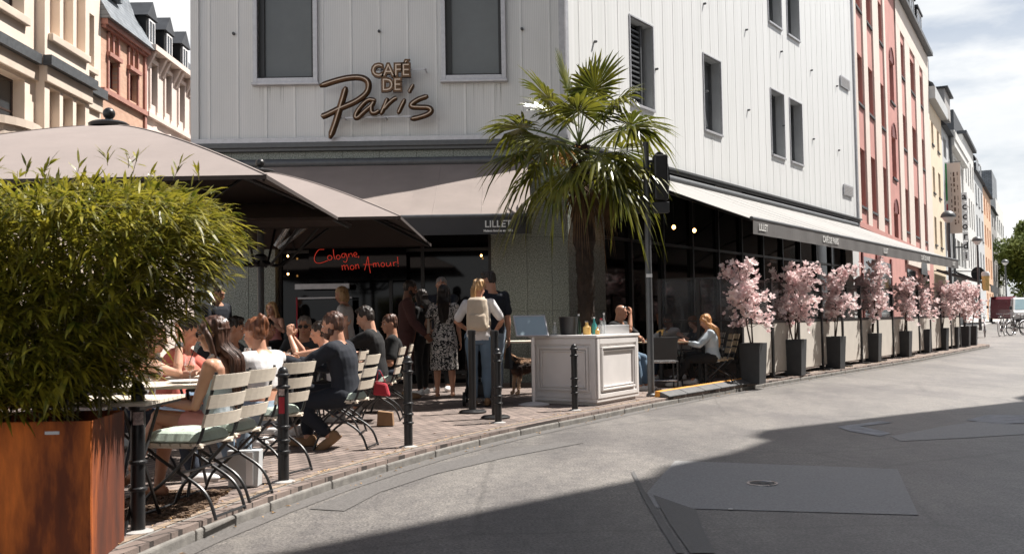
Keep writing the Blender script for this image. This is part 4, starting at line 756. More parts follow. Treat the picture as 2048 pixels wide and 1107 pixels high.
# ---- umbrellas
def umbrella(cx, cy, label, first=True):
    g = empty('parasol', (cx, cy, .1), label, 'parasol', 'large square parasols on the terrace')
    H = 2.125; ze = 2.45; za = 3.30
    def surf(u, v):   # u,v in -1..1
        t = max(abs(u), abs(v)); e = abs(abs(u) - abs(v)); z = za - (za - ze) * (t ** 1.28) ; z -= .06 * t * (1 - t) * min(1, e * 3) + .035 * t * t * (1 - min(abs(u), abs(v)) / max(t, 1e-6)) * 0
        return (cx + H * u, cy + H * v, z)
    n = 14; m_ = 16; dirs = [(1, -1), (1, 1), (-1, 1), (-1, -1)]
    def ring(t, dz=0.0, kk=1.0):
        out = []
        for q in range(4):
            (u0, v0), (u1, v1) = dirs[q], dirs[(q + 1) % 4]
            for i in range(m_):
                f = i / m_; p = surf((u0 + (u1 - u0) * f) * t, (v0 + (v1 - v0) * f) * t); out.append(((p[0] - cx) * kk + cx, (p[1] - cy) * kk + cy, p[2] + dz))
        return out
    b = MB(); RR = [ring(.02 + .98 * j / n) for j in range(n + 1)]; M_ = 4 * m_
    for j in range(n):
        for i in range(M_): k = (i + 1) % M_; b.quad(RR[j][i], RR[j + 1][i], RR[j + 1][k], RR[j][k])
    b.add(RR[0], [tuple(range(M_))]); c = b.build('canopy', 'umbrella', g, smooth=True, ang=25)
    b = MB(); R2 = [ring(.02 + .98 * j / n, -.014, .998) for j in range(n + 1)]
    for j in range(n):
        for i in range(M_): k = (i + 1) % M_; b.quad(R2[j][i], R2[j][k], R2[j + 1][k], R2[j + 1][i])
    for i in range(M_): k = (i + 1) % M_; p, q = RR[n][i], RR[n][k]; b.quad(p, q, (q[0], q[1], q[2] - .035), (p[0], p[1], p[2] - .035))
    b.build('shaded_underside', 'umbrella_in', c, smooth=True, ang=25)
    for sx, sy in ((1, 1), (1, -1), (-1, 1), (-1, -1)): b = MB(); b.tube([tuple(Vector(surf(sx * t, sy * t)) + Vector((0, 0, .004))) for t in [k / 12 for k in range(1, 13)]], (.012, .004), 5, flat=(0, 0, 1)); b.build('seam', 'umbrella', c)
    b = MB(); b.lathe([(.19, .0), (.20, .03), (.17, .05), (.05, .06), (.035, .09), (.035, .10)], (cx, cy, za - .02), 20); b.ell((cx, cy, za + .12), .062, .062, .062, 14, 10); b.build('finial', 'black', g, smooth=True)
    b = MB(); b.tube([(cx, cy, .1), (cx, cy, za - .05)], .045, 16); b.build('pole', 'alu_dark', g, smooth=True)
    b = MB(); b.lathe([(.07, 0), (.09, .03), (.09, .14), (.06, .17)], (cx, cy, 2.02), 16); b.build('hub', 'black', g, smooth=True)
    b = MB(); b.box(cx - .45, cx + .45, cy - .45, cy + .45, .1, .17); b.build('base', 'concrete', g, bevel=.01)
    for k in range(8):
        u, v = [(1, 0), (1, 1), (0, 1), (-1, 1), (-1, 0), (-1, -1), (0, -1), (1, -1)][k]
        r = MB(); P = [tuple(Vector(surf(u * t, v * t)) + Vector((0, 0, -.045))) for t in [j / 10 * .985 for j in range(11)]]; r.tube(P, (.016, .02), 6, flat=(0, 0, 1)); rb = r.build('rib', 'black', g, smooth=True)
        m_ = Vector(surf(u * .5, v * .5)) + Vector((0, 0, -.06)); a = Vector((cx, cy, 2.1)); d = (m_ - a); o_ = Vector((d.x, d.y, 0)).normalized()
        s = MB(); s.tube(spline([a + o_ * .06, a + o_ * .22 + Vector((0, 0, -.06)), a + o_ * .42 + Vector((0, 0, .04)), m_], 5), .018, 6); s.build('strut', 'black', rb, smooth=True)
    for k, a in enumerate((0.5, 1.1)):
        p = Vector((cx + .15, cy, 2.2)); d = Vector((math.cos(a), -math.sin(a) * .3, .62)).normalized(); s = MB(); s.beam(p + d * .12, p + d * .62, .075, .05); o = s.build('heater', 'chrome', g, bevel=.008)
    return g
umbrella(-4.085, 10.12, 'nearest taupe parasol with black ball finial behind the bamboo')
umbrella(-3.375, 13.42, 'second taupe parasol standing closer to the cafe entrance behind the nearest one')

# ---- corten planter and bamboo
pl = empty('planter_box', (-2.9, 5.1, .1), 'big rusty corten steel planter box holding the bamboo', 'planter')
b = MB(); X0, X1, Y0, Y1, Z0, Z1 = -4.3, -2.04, 4.84, 5.44, .1, .80; t = .012
b.box(X0, X1, Y0, Y0 + t, Z0, Z1); b.hexa([(X1 - t, Y0 + t + .001, Z0), (X1, Y0 + t + .001, Z0), (X1 - .07, Y1, Z0), (X1 - .07 - t, Y1, Z0), (X1 - t, Y0 + t + .001, Z1 - .0015), (X1, Y0 + t + .001, Z1 - .0015), (X1 - .07, Y1, Z1 - .0015), (X1 - .07 - t, Y1, Z1 - .0015)]); b.box(X0, X1 - t - .072, Y1 - t, Y1, Z0, Z1); b.box(X0, X0 + t, Y0 + t + .001, Y1 - t - .001, Z0, Z1)
b.box(X0 + t, X1 - .05, Y0 + t + .001, Y0 + .05, Z1 - .031, Z1 - .021); b.build('shell', 'rust', pl, bevel=.004)
b = MB(); b.box(X0 + t, X1 - t - .075, Y0 + t + .001, Y1 - t - .001, .6, .73); b.build('soil', 'soil', pl)
b = MB(); b.box(-2.26, -2.19, Y0 - .003, Y0 - .0005, .738, .753); b.build('name_plate', 'alu', pl)
bam = empty('bamboo', (-2.9, 5.1, .73), 'dense green bamboo growing in the rusty planter box', 'plant')
def bam_right(z): # outline of the right side
    pts = [(.8, -2.12), (.95, -2.10), (1.09, -2.02), (1.25, -1.86), (1.45, -1.70), (1.62, -1.55), (1.79, -1.50), (1.90, -1.62), (1.99, -1.85), (2.10, -2.1), (2.3, -2.4)]
    for (a, x), (c, y) in zip(pts[:-1], pts[1:]):
        if a <= z <= c: return x + (y - x) * (z - a) / (c - a) - .06
    return -2.05 if z < 1 else -2.3
b = MB()
for k in range(85):
    x = rng.uniform(-4.2, -2.08); y = rng.uniform(4.93, 5.36); h = rng.uniform(1.5, 1.88); lx = rng.uniform(-.1, .42) * (1 if x > -2.8 else .4); ly = rng.uniform(-.22, .3)
    P = [(x + lx * t * t, y + ly * t * t, .7 + (h - .7) * t) for t in (0, .33, .66, 1)]; b.tube(P, [.006, .005, .004, .002], 5)
b.build('culms', 'bamboo_stem', bam, smooth=True)
def leaf(b, p, d, L_, w_, droop, rnd):
    d = d.normalized(); s = d.cross(Vector((rnd.uniform(-.4, .4), rnd.uniform(-.4, .4), 1))).normalized(); P = []
    for t in (0, .3, .65, 1): q = p + d * (L_ * t); q = q + Vector((0, 0, -droop * L_ * t * t)); P.append(q)
    b.add([P[0], P[1] - s * w_, P[1] + s * w_, P[2] - s * w_ * .8, P[2] + s * w_ * .8, P[3]], [(0, 1, 2), (1, 3, 4, 2), (3, 5, 4)])
b = MB(); st = MB(); cnt = 0
while cnt < 11500:
    z = rng.uniform(.84, 2.12); xr = bam_right(z); y = rng.uniform(4.62, 5.78); x = rng.uniform(-4.3, xr)
    if z > 1.135 + .152 * y + .03 * math.sin(x * 5) + .02 * math.sin(x * 17): continue
    e = min(xr - x, (y - 4.55) * 1.2, (5.85 - y), (2.15 - z)); 
    if e > .35 and rng.random() < .45: continue
    if z < .86 and (y < 4.75 or y > 5.55): continue
    if z < .88 and rng.random() < .3: continue
    # gaps between clumps
    g_ = math.sin(x * 9 + z * 7) * math.sin(z * 11 - y * 6) * math.sin(y * 13 + x * 5)
    if g_ < -.25 and rng.random() < .75: continue
    cnt += 1; o = Vector(((x + 2.9) * .35 + (.7 if xr - x < .35 else 0), (y - 5.15) * 1.1, .35 + (.6 if z > 1.9 else 0))); o += Vector((rng.gauss(0, .5), rng.gauss(0, .5), rng.gauss(0, .35))); o.normalize()
    p = Vector((x, y, z)); q = p + o * rng.uniform(.05, .12); n = rng.randint(3, 6)
    if rng.random() < .25: st.tube([p - o * .1, q], .0016, 3, caps=False)
    for i in range(n): a = (i / max(1, n - 1) - .5) * 2.0; dd = o + Vector((rng.gauss(0, .35) + a * .5, rng.gauss(0, .35), rng.gauss(0, .3) - .1)); leaf(b, p + (q - p) * rng.random(), dd, rng.uniform(.075, .14), rng.uniform(.0055, .010), rng.uniform(.1, .6), rng)
for k in range(46):   # sprigs that stick out
    if k < 26: p = Vector((rng.uniform(-3.9, -1.7), rng.uniform(4.8, 5.5), rng.uniform(1.98, 2.05))); d = Vector((rng.uniform(-.3, .6), rng.uniform(-.2, .2), 1)).normalized()
    else: z = rng.uniform(1.5, 1.9); p = Vector((bam_right(z) - .05, rng.uniform(4.8, 5.5), z)); d = Vector((1, rng.uniform(-.5, .3), rng.uniform(-.25, .5))).normalized()
    L_ = rng.uniform(.05, .12); st.tube([p, p + d * L_ * .6, p + d * L_ + Vector((0, 0, -.015))], .0016, 4, caps=False)
    for j in range(7): leaf(b, p + d * L_ * (j + 1) / 7, d + Vector((rng.gauss(0, .5), rng.gauss(0, .4), rng.gauss(0, .45))), rng.uniform(.07, .12), .0065, rng.uniform(.1, .4), rng)
b.build('foliage', 'bamboo_leaf', bam); st.build('twigs', 'bamboo_stem', bam)

# ---- bollards
def bollard_proto(rings):
    g = empty('bollard', (0, 0, 0), None, 'bollard', 'black bollards along the kerb')
    r = .040; P = [(.001, .84), (.018, .836), (.032, .822), (.039, .80), (.040, .785)]
    prof = [(r, 0.0)]
    for z in sorted(rings): prof += [(r, z - .013), (r + .012, z - .006), (r + .012, z + .006), (r, z + .013)]
    prof += [(r, .69 - .013), (r + .013, .69 - .006), (r + .013, .69 + .006), (r * .93, .69 + .016), (r * .93, .762), (r + .012, .77), (r + .012, .782), (.038, .792)] + [(a, z) for a, z in reversed(P[:4])]
    b = MB(); b.lathe(prof, (0, 0, 0), 24); b.build('post', 'black', g, smooth=True, ang=50)
    b = MB(); b.lathe([(.085, -.002), (.085, .006), (.05, .016), (.041, .016)], (0, 0, 0), 24); b.build('footing', 'concrete', g, smooth=True)
    return g
b1 = bollard_proto([.24, .39]); place(b1, True, (-2.12, 5.66, .1), 0, 'nearest black bollard between the rusty planter and the front chair')
s = MB(); n = 10
for i in range(n):
    a0 = -1.9 + 1.5 * i / n; a1 = -1.9 + 1.5 * (i + 1) / n; s.quad(*[(.0415 * math.cos(a), .0415 * math.sin(a), z) for a, z in ((a0, .60), (a1, .60), (a1, .672), (a0, .672))])
MT['sticker'] = mat('worn_sticker', (0.45, 0.36, 0.34), .6, .5, 60); s.build('sticker', 'sticker', b1)
b2 = bollard_proto([.22, .30, .40]); place(b2, True, (-1.69, 7.35, .1), 0, 'second black bollard, with a red and white sticker, beside the woman in white top')
s = MB(); s.m = 0
for zz0, zz1, mi in ((.50, .62, 0), (.63, .68, 1)):
    s.m = mi
    for i in range(n): a0 = -2.2 + 1.1 * i / n; a1 = -2.2 + 1.1 * (i + 1) / n; s.quad(*[(.0415 * math.cos(a), .0415 * math.sin(a), z) for a, z in ((a0, zz0), (a1, zz0), (a1, zz1), (a0, zz1))])
s.build('sticker', ['red', 'sticker'], b2)
b3 = bollard_proto([.22, .30, .40])
BL = [((-.98, 9.28), 'third black bollard standing alone on the brick paving in front of the queue'), ((-.18, 11.32), 'black bollard beside the black stanchion bases at the queue'), ((.77, 12.71), 'black bollard in front of the white counter'), ((3.25, 16.96), 'black bollard in front of the blonde woman in pale blue shirt')]
BL += [((4.05, 18.05), 'black bollard behind the first magnolia planter'), ((5.55, 20.35), 'black bollard behind the second magnolia planter'), ((7.35, 22.9), 'black bollard behind the third magnolia planter'), ((9.1, 25.5), 'black bollard between the fourth and fifth magnolia planters'), ((10.9, 28.0), 'black bollard between the fifth and sixth magnolia planters'), ((12.6, 30.6), 'black bollard between the sixth and seventh magnolia planters'), ((14.6, 33.7), 'black bollard before the last magnolia planters')]
for i, (p, lb) in enumerate(BL): place(b3, i == 0, (*p, .1), i * 1.0, lb)

# ---- bistro chairs
def chair_proto(slat, cushion, label=None):
    g = empty('bistro_chair', (0, 0, 0), label, 'chair', 'folding bistro chairs')
    for sx in (-1, 1):
        x = sx * .195; b = MB()
        P = spline([(x, -.29, .87), (x, -.225, .62), (x, -.17, .45), (x * .99, -.06, .33), (x * .97, .06, .22), (x * .97, .17, .13), (x * .97, .23, .0)], 4); b.tube(P, .0105, 8); b.build('back_leg_frame', 'black', g, smooth=True)
        x = sx * .178; b = MB(); P = spline([(x, .19, .425), (x, .12, .37), (x, -.04, .27), (x, -.17, .19), (x, -.235, .11), (x, -.275, .0)], 4); b.tube(P, .0105, 8); b.build('leg', 'black', g, smooth=True)
    for hx, y_, z_ in ((.195, .225, .02), (.178, -.27, .02), (.178, -.04, .27), (.195, .19, .425)): b = MB(); b.tube([(-hx, y_, z_), (hx, y_, z_)], .008, 6); b.build('stretcher', 'black', g, smooth=True)
    b = MB()
    for z0, z1 in ((.545, .622), (.655, .735), (.768, .855)):
        y0 = -.225 - (z0 - .62) * .27; y1 = -.225 - (z1 - .62) * .27; n = 6
        for i in range(n):   # slightly curved slats
            xa = -.215 + .43 * i / n; xb = -.215 + .43 * (i + 1) / n; ca = .03 * (1 - (xa / .215) ** 2); cb_ = .03 * (1 - (xb / .215) ** 2)
            b.hexa([(xa, y0 - .012 - ca, z0), (xb, y0 - .012 - cb_, z0), (xb, y0 + .006 - cb_, z0), (xa, y0 + .006 - ca, z0), (xa, y1 - .012 - ca, z1), (xb, y1 - .012 - cb_, z1), (xb, y1 + .006 - cb_, z1), (xa, y1 + .006 - ca, z1)])
    b.build('backrest', slat, g)
    b = MB()
    for k in range(6): y = -.185 + k * .068; b.box(-.205, .205, y, y + .055, .432, .450)
    b.box(-.19, -.165, -.19, .22, .418, .431); b.box(.165, .19, -.19, .22, .418, .431); b.build('seat', slat, g, bevel=.004)
    if cushion:
        n = 18; top = []; bot = []
        for j in range(n + 1):
            r1 = []; r2 = []
            for i in range(n + 1):
                u = -1 + 2 * i / n; v = -1 + 2 * j / n; e = (1 - abs(u) ** 5) * (1 - abs(v) ** 5); h = .064 * max(0, e) ** .45
                for du in (-.5, 0, .5):
                    for dv in (-.5, 0, .5): h -= .022 * math.exp(-((u - du) ** 2 + (v - dv) ** 2) / .012) * (1 if (du or dv) or True else 0)
                k = 1 - .06 * (abs(u) ** 2 * abs(v) ** 2) * 2 + .01 * math.sin(u * 19 + v * 5) + .01 * math.sin(v * 17)
                r1.append((u * .212 * k, .01 + v * .20 * k, .462 + max(h, .002))); r2.append((u * .212 * k, .01 + v * .20 * k, .458 - .006 * (e > .2)))
            top.append(r1); bot.append(r2)
        b = MB()
        for j in range(n):
            for i in range(n): b.quad(top[j][i], top[j][i + 1], top[j + 1][i + 1], top[j + 1][i]); b.quad(bot[j][i], bot[j + 1][i], bot[j + 1][i + 1], bot[j][i + 1])
        for i in range(n):
            for q, w_ in (((top[0][i], top[0][i + 1]), (bot[0][i], bot[0][i + 1])), ((top[n][i], top[n][i + 1]), (bot[n][i], bot[n][i + 1])), ((top[i][0], top[i + 1][0]), (bot[i][0], bot[i + 1][0])), ((top[i][n], top[i + 1][n]), (bot[i][n], bot[i + 1][n]))): b.quad(q[0], q[1], w_[1], w_[0])
        b.build('cushion', 'cushion', g, smooth=True, ang=80)
    return g
def hd(a): return R(a - 90)
cc = chair_proto('slat', True)
CH = [((-2.0, 6.2), 167, 'empty cream slatted folding chair with mint cushion nearest the camera'), ((-1.96, 6.75), 170, 'cream folding chair under the woman in pink shorts and sunglasses'), ((-1.92, 7.86), 158, 'cream folding chair behind the second bollard, under the woman in white top and jeans'),
      ((-1.58, 9.32), 172, 'cream folding chair under the bearded man in the dark suit'), ((-1.85, 10.5), 178, 'folding chair under the woman leaning forward behind the man in the dark suit'), ((-1.60, 11.88), 180, 'folding chair under the young man in the black t-shirt'),
      ((-1.62, 13.0), 185, 'folding chair under the man in dark jeans farthest along the row'), ((-2.82, 7.62), 8, 'folding chair behind the bamboo, under the woman resting chin on hand'), ((-2.9, 8.7), 0, 'folding chair under the person in the coral shirt'), ((-3.0, 9.7), 0, 'folding chair under the dark haired guest left of the drinks table'),
      ((-2.55, 12.25), -90, 'folding chair under the grey haired man with glasses'), ((-3.1, 10.75), 0, 'folding chair under the guest seen between the two women')]
for i, (p, a, lb) in enumerate(CH): place(cc, i == 0, (*p, .1), hd(a), lb)
cw = chair_proto('slat_worn', False)
for i, (p, a, lb) in enumerate([((3.38, 16.85), 180, 'wooden slatted folding chair under the blonde woman on the right'), ((3.58, 17.32), 180, 'empty wooden slatted folding chair right behind the blonde woman'), ((1.62, 16.5), 0, 'folding chair under the man resting his chin on his hand')]): place(cw, i == 0, (*p, .1), hd(a), lb)
bc = empty('metal_chair', (2.42, 16.25, .1), 'black metal chair with solid back in front of the right hand table', 'chair')
b = MB(); fr = lambda x, y, z: (2.42 + x, 16.25 + y, .1 + z)
b.hexa([fr(-.2, -.22, .48), fr(.2, -.22, .48), fr(.2, -.2, .48), fr(-.2, -.2, .48), fr(-.21, -.27, .84), fr(.21, -.27, .84), fr(.21, -.25, .84), fr(-.21, -.25, .84)]); b.build('backrest', 'planter', bc, bevel=.006)
b = MB(); b.box(2.2, 2.64, 16.04, 16.46, .53, .56); b.build('seat', 'chrome', bc, bevel=.006)
for x, y in ((-.2, -.22), (.2, -.22), (-.2, .2), (.2, .2)): b = MB(); b.tube([fr(x, y, 0), fr(x, y, .45)], .014, 8); b.build('leg', 'black', bc, smooth=True)
b = MB(); b.tube([fr(-.2, -.22, .15), fr(.2, -.22, .15)], .012, 6); b.build('stretcher', 'chrome', bc)

# ---- tables
def table(cx, cy, lx, ly, rz, label, m='slat', z=.75):
    g = empty('bistro_table', (cx, cy, .1), label, 'table', 'slatted bistro tables'); b = MB(); n = int(ly / .075)
    c, s_ = math.cos(rz), math.sin(rz)
    T = lambda x, y, zz: (cx + x * c - y * s_, cy + x * s_ + y * c, .1 + zz)
    for k in range(n):
        y0 = -ly / 2 + ly * k / n; y1 = y0 + ly / n - .007; b.hexa([T(-lx / 2, y0, z - .018), T(lx / 2, y0, z - .018), T(lx / 2, y1, z - .018), T(-lx / 2, y1, z - .018), T(-lx / 2, y0, z), T(lx / 2, y0, z), T(lx / 2, y1, z), T(-lx / 2, y1, z)])
    b.build('tabletop', m, g); b = MB()
    for x in (-lx / 2 + .04, lx / 2 - .04): b.beam(T(x, -ly / 2, z - .03), T(x, ly / 2, z - .03), .02, .02)
    b.build('under_frame', 'black', g)
    for x in (-lx * .36, lx * .36):
        for sy in (-1, 1): b = MB(); b.tube([T(x, sy * ly * .42, 0), T(x, 0, .38), T(x, -sy * ly * .42, z - .03)], .0115, 6); b.build('leg', 'black', g, smooth=True)
    return g
table(-2.52, 5.84, 1.0, .68, 0, 'cream slatted table right behind the rusty planter with a wine glass on it', 'slat', .73)
table(-2.42, 6.95, .62, .66, R(4), 'cream slatted table between the woman in sunglasses and the woman behind the bamboo')
table(-2.42, 8.2, .62, .7, 0, 'slatted table in front of the woman in white top'); table(-2.38, 9.55, .66, 1.0, 0, 'slatted table crowded with drinks in front of the man in the dark suit')
table(-2.45, 11.2, .66, .8, 0, 'slatted table in front of the grey haired man with glasses'); table(-2.4, 12.7, .62, .7, 0, 'slatted table beside the farthest seated man')
table(2.52, 16.95, .8, .75, 0, 'wooden table with plates between the blonde woman and the man at right', 'slat_worn')
tl = empty('wall_table', (.35, 17.6, .1), 'narrow pale shelf table against the granite wall behind the dog', 'table')
b = MB(); b.box(-.15, .95, 17.2, 17.9, .86, .89); b.build('tabletop', 'slat', tl, bevel=.004)
for x in (-.05, .85): b = MB(); b.beam((x, 17.3, .86), (x, 17.85, .1), .035, .035); b.build('leg', 'black', tl); b = MB(); b.beam((x, 17.8, .86), (x, 17.32, .1), .035, .035); b.build('leg', 'black', tl)
# ---- glasses
def glass(x, y, z, kind, lb, straw=False):
    g = empty('wine_glass' if kind < 2 else 'tumbler', (x, y, z), lb, 'glass', 'drinks on the terrace tables')
    if kind < 2:
        s = 1.0 if kind == 0 else .85
        b = MB(); b.lathe([(r * s, h * s) for r, h in ((.034, 0), (.034, .002), (.005, .006), (.0035, .08), (.006, .092), (.028, .108), (.043, .135), (.044, .155), (.036, .215), (.035, .215), (.042, .156), (.041, .136), (.027, .112), (.004, .096))], (x, y, z), 20); b.build('bowl', 'glass', g, smooth=True)
        b = MB(); b.lathe([(r * s, h * s) for r, h in ((.004, .098), (.026, .113), (.040, .136), (.041, .150), (.001, .150))], (x, y, z), 18); b.build('drink', 'rose_drink' if kind == 0 else 'orange_drink', g, smooth=True)
    else:
        b = MB(); b.lathe([(.030, 0), (.034, .12), (.031, .12), (.028, .01)], (x, y, z), 16); b.build('cup', 'glass', g, smooth=True)
        b = MB(); b.lathe([(.026, .012), (.0295, .075), (.001, .075)], (x, y, z), 16); b.build('drink', 'orange_drink', g, smooth=True)
    if straw: b = MB(); b.tube([(x - .02, y, z + .10), (x + .035, y, z + .255)], .0035, 5); b.build('straw', 'black', g)
glass(-2.08, 5.82, .832, 0, 'rose wine in a stemmed glass on the nearest table'); glass(-2.20, 6.82, .852, 1, 'orange spritz glass with black straw by the woman in sunglasses', True)
for i, (x, y, k, lb) in enumerate([(-2.22, 9.35, 2, 'short orange drink nearest the bearded man hand'), (-2.35, 9.6, 1, 'stemmed spritz glass in the middle of the crowded drinks table'), (-2.2, 9.75, 2, 'amber tumbler at the far right of the crowded drinks table'), (-2.45, 9.25, 1, 'stemmed spritz glass at the left of the crowded drinks table'), (-2.35, 11.1, 2, 'tumbler in front of the man with glasses')]): glass(x, y, .852, k, lb)
def plate(x, y, z, r, lb, m='plastic_white'):
    b = MB(); b.lathe([(r * .6, 0), (r * .65, .003), (r, .014), (r, .018), (r * .62, .008), (.001, .007)], (x, y, z), 24); return tag(b.build('plate', m, smooth=True, loc=(x, y, z)), lb, 'plate')
plate(-2.3, 7.02, .852, .12, 'white plate on the table of the woman in sunglasses'); plate(2.35, 16.9, .852, .13, 'white plate of food left on the right hand table'); plate(2.72, 17.0, .852, .11, 'empty white plate right on the right hand table')
b = MB()
for k in range(60): a = rng.uniform(0, 6.28); r = rng.uniform(0, .09); s_ = rng.uniform(.008, .02); b.ell((2.35 + r * math.cos(a), 16.9 + r * math.sin(a), .875 + rng.uniform(0, .03)), s_, s_ * .7, s_ * .5, 6, 4)
MT['food'] = mat('food', (0.5, 0.2, 0.08), .6, .8, 60); tag(b.build('food', 'food', loc=(2.35, 16.9, .87)), 'small heap of orange salad on the left plate', 'food')
fv = empty('flower_vase', (2.55, 17.15, .85), 'little bottle with yellow flowers on the right hand table', 'vase'); b = MB(); b.lathe([(.03, 0), (.035, .05), (.012, .09), (.012, .12)], (2.55, 17.15, .852), 12); b.build('bottle', 'glass', fv, smooth=True); b = MB()
for k in range(18): b.ell((2.55 + rng.gauss(0, .03), 17.15 + rng.gauss(0, .03), 1.03 + rng.gauss(0, .025)), .015, .015, .012, 6, 4)
MT['yflower'] = mat('yellow_flower', (.7, .5, .2), .7, .3, 20); b.build('flowers', 'yflower', fv)

# ---- white counter
C_ = Vector((1.10, 13.31, 0)); Lp = Vector((.26, 13.96, 0)); Rp = Vector((1.78, 14.42, 0))
ct = empty('counter', (C_.x, C_.y, .1), 'white panelled serving counter standing at the kerb', 'counter')
def inset_poly(e): # outer offset of the plan
    P = [C_, Rp, Rp + Lp - C_, Lp]; c = sum(P, Vector((0, 0, 0))) / 4; return [((p - c) * (1 + e / (p - c).length) + c) for p in P]
b = MB(); b.prism([(p.x, p.y) for p in inset_poly(0)], .14, .985); b.prism([(p.x, p.y) for p in inset_poly(-.04)], .1, .14); b.build('body', 'white_paint', ct, bevel=.004)
b = MB(); b.prism([(p.x, p.y) for p in inset_poly(.03)], .985, 1.0); b.prism([(p.x, p.y) for p in inset_poly(.05)], 1.0, 1.035); b.build('top', 'white_paint', ct, bevel=.008)
b = MB(); b.prism([(p.x, p.y) for p in inset_poly(.02)], .141, .19); b.build('plinth', 'white_paint', ct, bevel=.006)
for A, B in ((Lp, C_), (C_, Rp)):
    d = (B - A); W_ = d.length; f = Fr(A.x, A.y, 0); f.d = (d.x / W_, d.y / W_); f.n = (f.d[1], -f.d[0]); b = MB(); z0, z1 = .19, .985
    for q in ((0, .07, z0, z1), (W_ - .07, W_, z0, z1), (.07, W_ - .07, z1 - .075, z1), (.07, W_ - .07, z0, z0 + .06)): f.box(b, q[0], q[1], .002, .022, q[2], q[3])
    for k, (m_, t_, o) in enumerate(((.115, .028, .035), (.165, .018, .022))):
        a0, a1, c0, c1 = m_, W_ - m_, z0 + m_ * .85, z1 - m_ * .95
        for q in ((a0, a0 + t_, c0, c1), (a1 - t_, a1, c0, c1), (a0 + t_, a1 - t_, c1 - t_, c1), (a0 + t_, a1 - t_, c0, c0 + t_)): f.box(b, q[0], q[1], .001, o, q[2], q[3])
    b.build('panel_moulding', 'white_paint', ct, bevel=.006)
zc = 1.036
def bottle(x, y, r, h, m, lb, cap='plastic_white'):
    g = empty('bottle', (x, y, zc), lb, 'bottle', 'bottles on the white counter'); b = MB(); b.lathe([(r, 0), (r, h * .6), (r * .4, h * .78), (r * .35, h)], (x, y, zc), 14); b.build('body', m, g, smooth=True); b = MB(); b.lathe([(r * .42, 0), (r * .42, h * .1)], (x, y, zc + h), 12); b.build('cap', cap, g, smooth=True)
MT['juice'] = mat('juice', (.65, .42, .14), .15, .1, 5); MT['green_glass'] = mat('green_glass', (.02, .045, .03), .1, .1, 5, coat=.5); MT['teal'] = mat('teal_label', (.05, .30, .30), .5, .1, 5)
bottle(.58, 13.86, .035, .16, 'glass', 'clear glass decanter at the left end of the counter'); bottle(1.02, 13.80, .055, .17, 'juice', 'jar of yellow juice in the middle of the counter', 'glass'); bottle(1.13, 13.90, .034, .22, 'teal', 'bottle with teal label next to the juice jar'); bottle(1.22, 13.84, .04, .20, 'glass', 'clear bottle with red label beside the white box', 'red')
bottle(.92, 14.0, .035, .26, 'green_glass', 'dark green bottle behind the black bucket'); bottle(1.16, 13.75, .03, .1, 'juice', 'small glass of pale juice beside the jar', 'glass'); bottle(1.27, 13.95, .028, .27, 'glass', 'tall clear bottle leaning by the palm trunk')
b = MB(); b.lathe([(.115, 0), (.135, .24), (.14, .25), (.125, .25), (.11, .02)], (.78, 13.95, zc), 24); b.m = 0; tag(b.build('bucket', 'black', smooth=True, loc=(.78, 13.95, zc)), 'black ice bucket on the white counter', 'bucket')
b = MB(); f = Fr(1.30, 14.1, 0); f.d = (.93, .36); f.n = (.36, -.93)
for q in ((0, .38, .0, .012), (0, .38, .25, .262)): f.box(b, q[0], q[1], -q[3], -q[2], zc, zc + .125)
for q in ((0, .012), (.368, .38)): f.box(b, q[0] + .0005, q[1] - .0005, -.25, -.012, zc, zc + .125)
f.box(b, .012, .368, -.25, -.012, zc + .001, zc + .012); tag(b.build('box', 'plastic_white', loc=(1.35, 14.2, zc), bevel=.004), 'white plastic box at the right end of the counter', 'box')
# ---- menu stand
ms = empty('menu_stand', (.27, 13.62, .1), 'white menu stand with tilted board and round foot left of the counter', 'menu stand')
b = MB(); b.lathe([(.21, 0), (.21, .012), (.12, .035), (.03, .045)], (.27, 13.62, .1), 28); b.build('foot', 'white_paint', ms, smooth=True)
b = MB(); b.box(.25, .29, 13.60, 13.64, .14, 1.02); b.build('post', 'white_paint', ms, bevel=.003)
O = Vector((.265, 13.58, 1.03)); Xd = Vector((1, 0, 0)); Yd = Vector((-.12, .60, .80)).normalized(); Zd = Xd.cross(Yd).normalized()
def bd(x, y, z): return O + Xd * x + Yd * y + Zd * z
def bbox(b, x0, x1, y0, y1, z0, z1): b.hexa([bd(x0, y0, z0), bd(x1, y0, z0), bd(x1, y1, z0), bd(x0, y1, z0), bd(x0, y0, z1), bd(x1, y0, z1), bd(x1, y1, z1), bd(x0, y1, z1)])
b = MB(); 
for q in ((-.22, .22, 0, .018), (-.22, .22, .332, .35), (-.22, -.202, .018, .332), (.202, .22, .018, .332)): bbox(b, *q, -.012, .012)
br = b.build('board_frame', 'alu', ms, bevel=.003); b = MB(); bbox(b, -.202, .202, .018, .332, -.006, .004); b.build('sheet', 'menu', br)

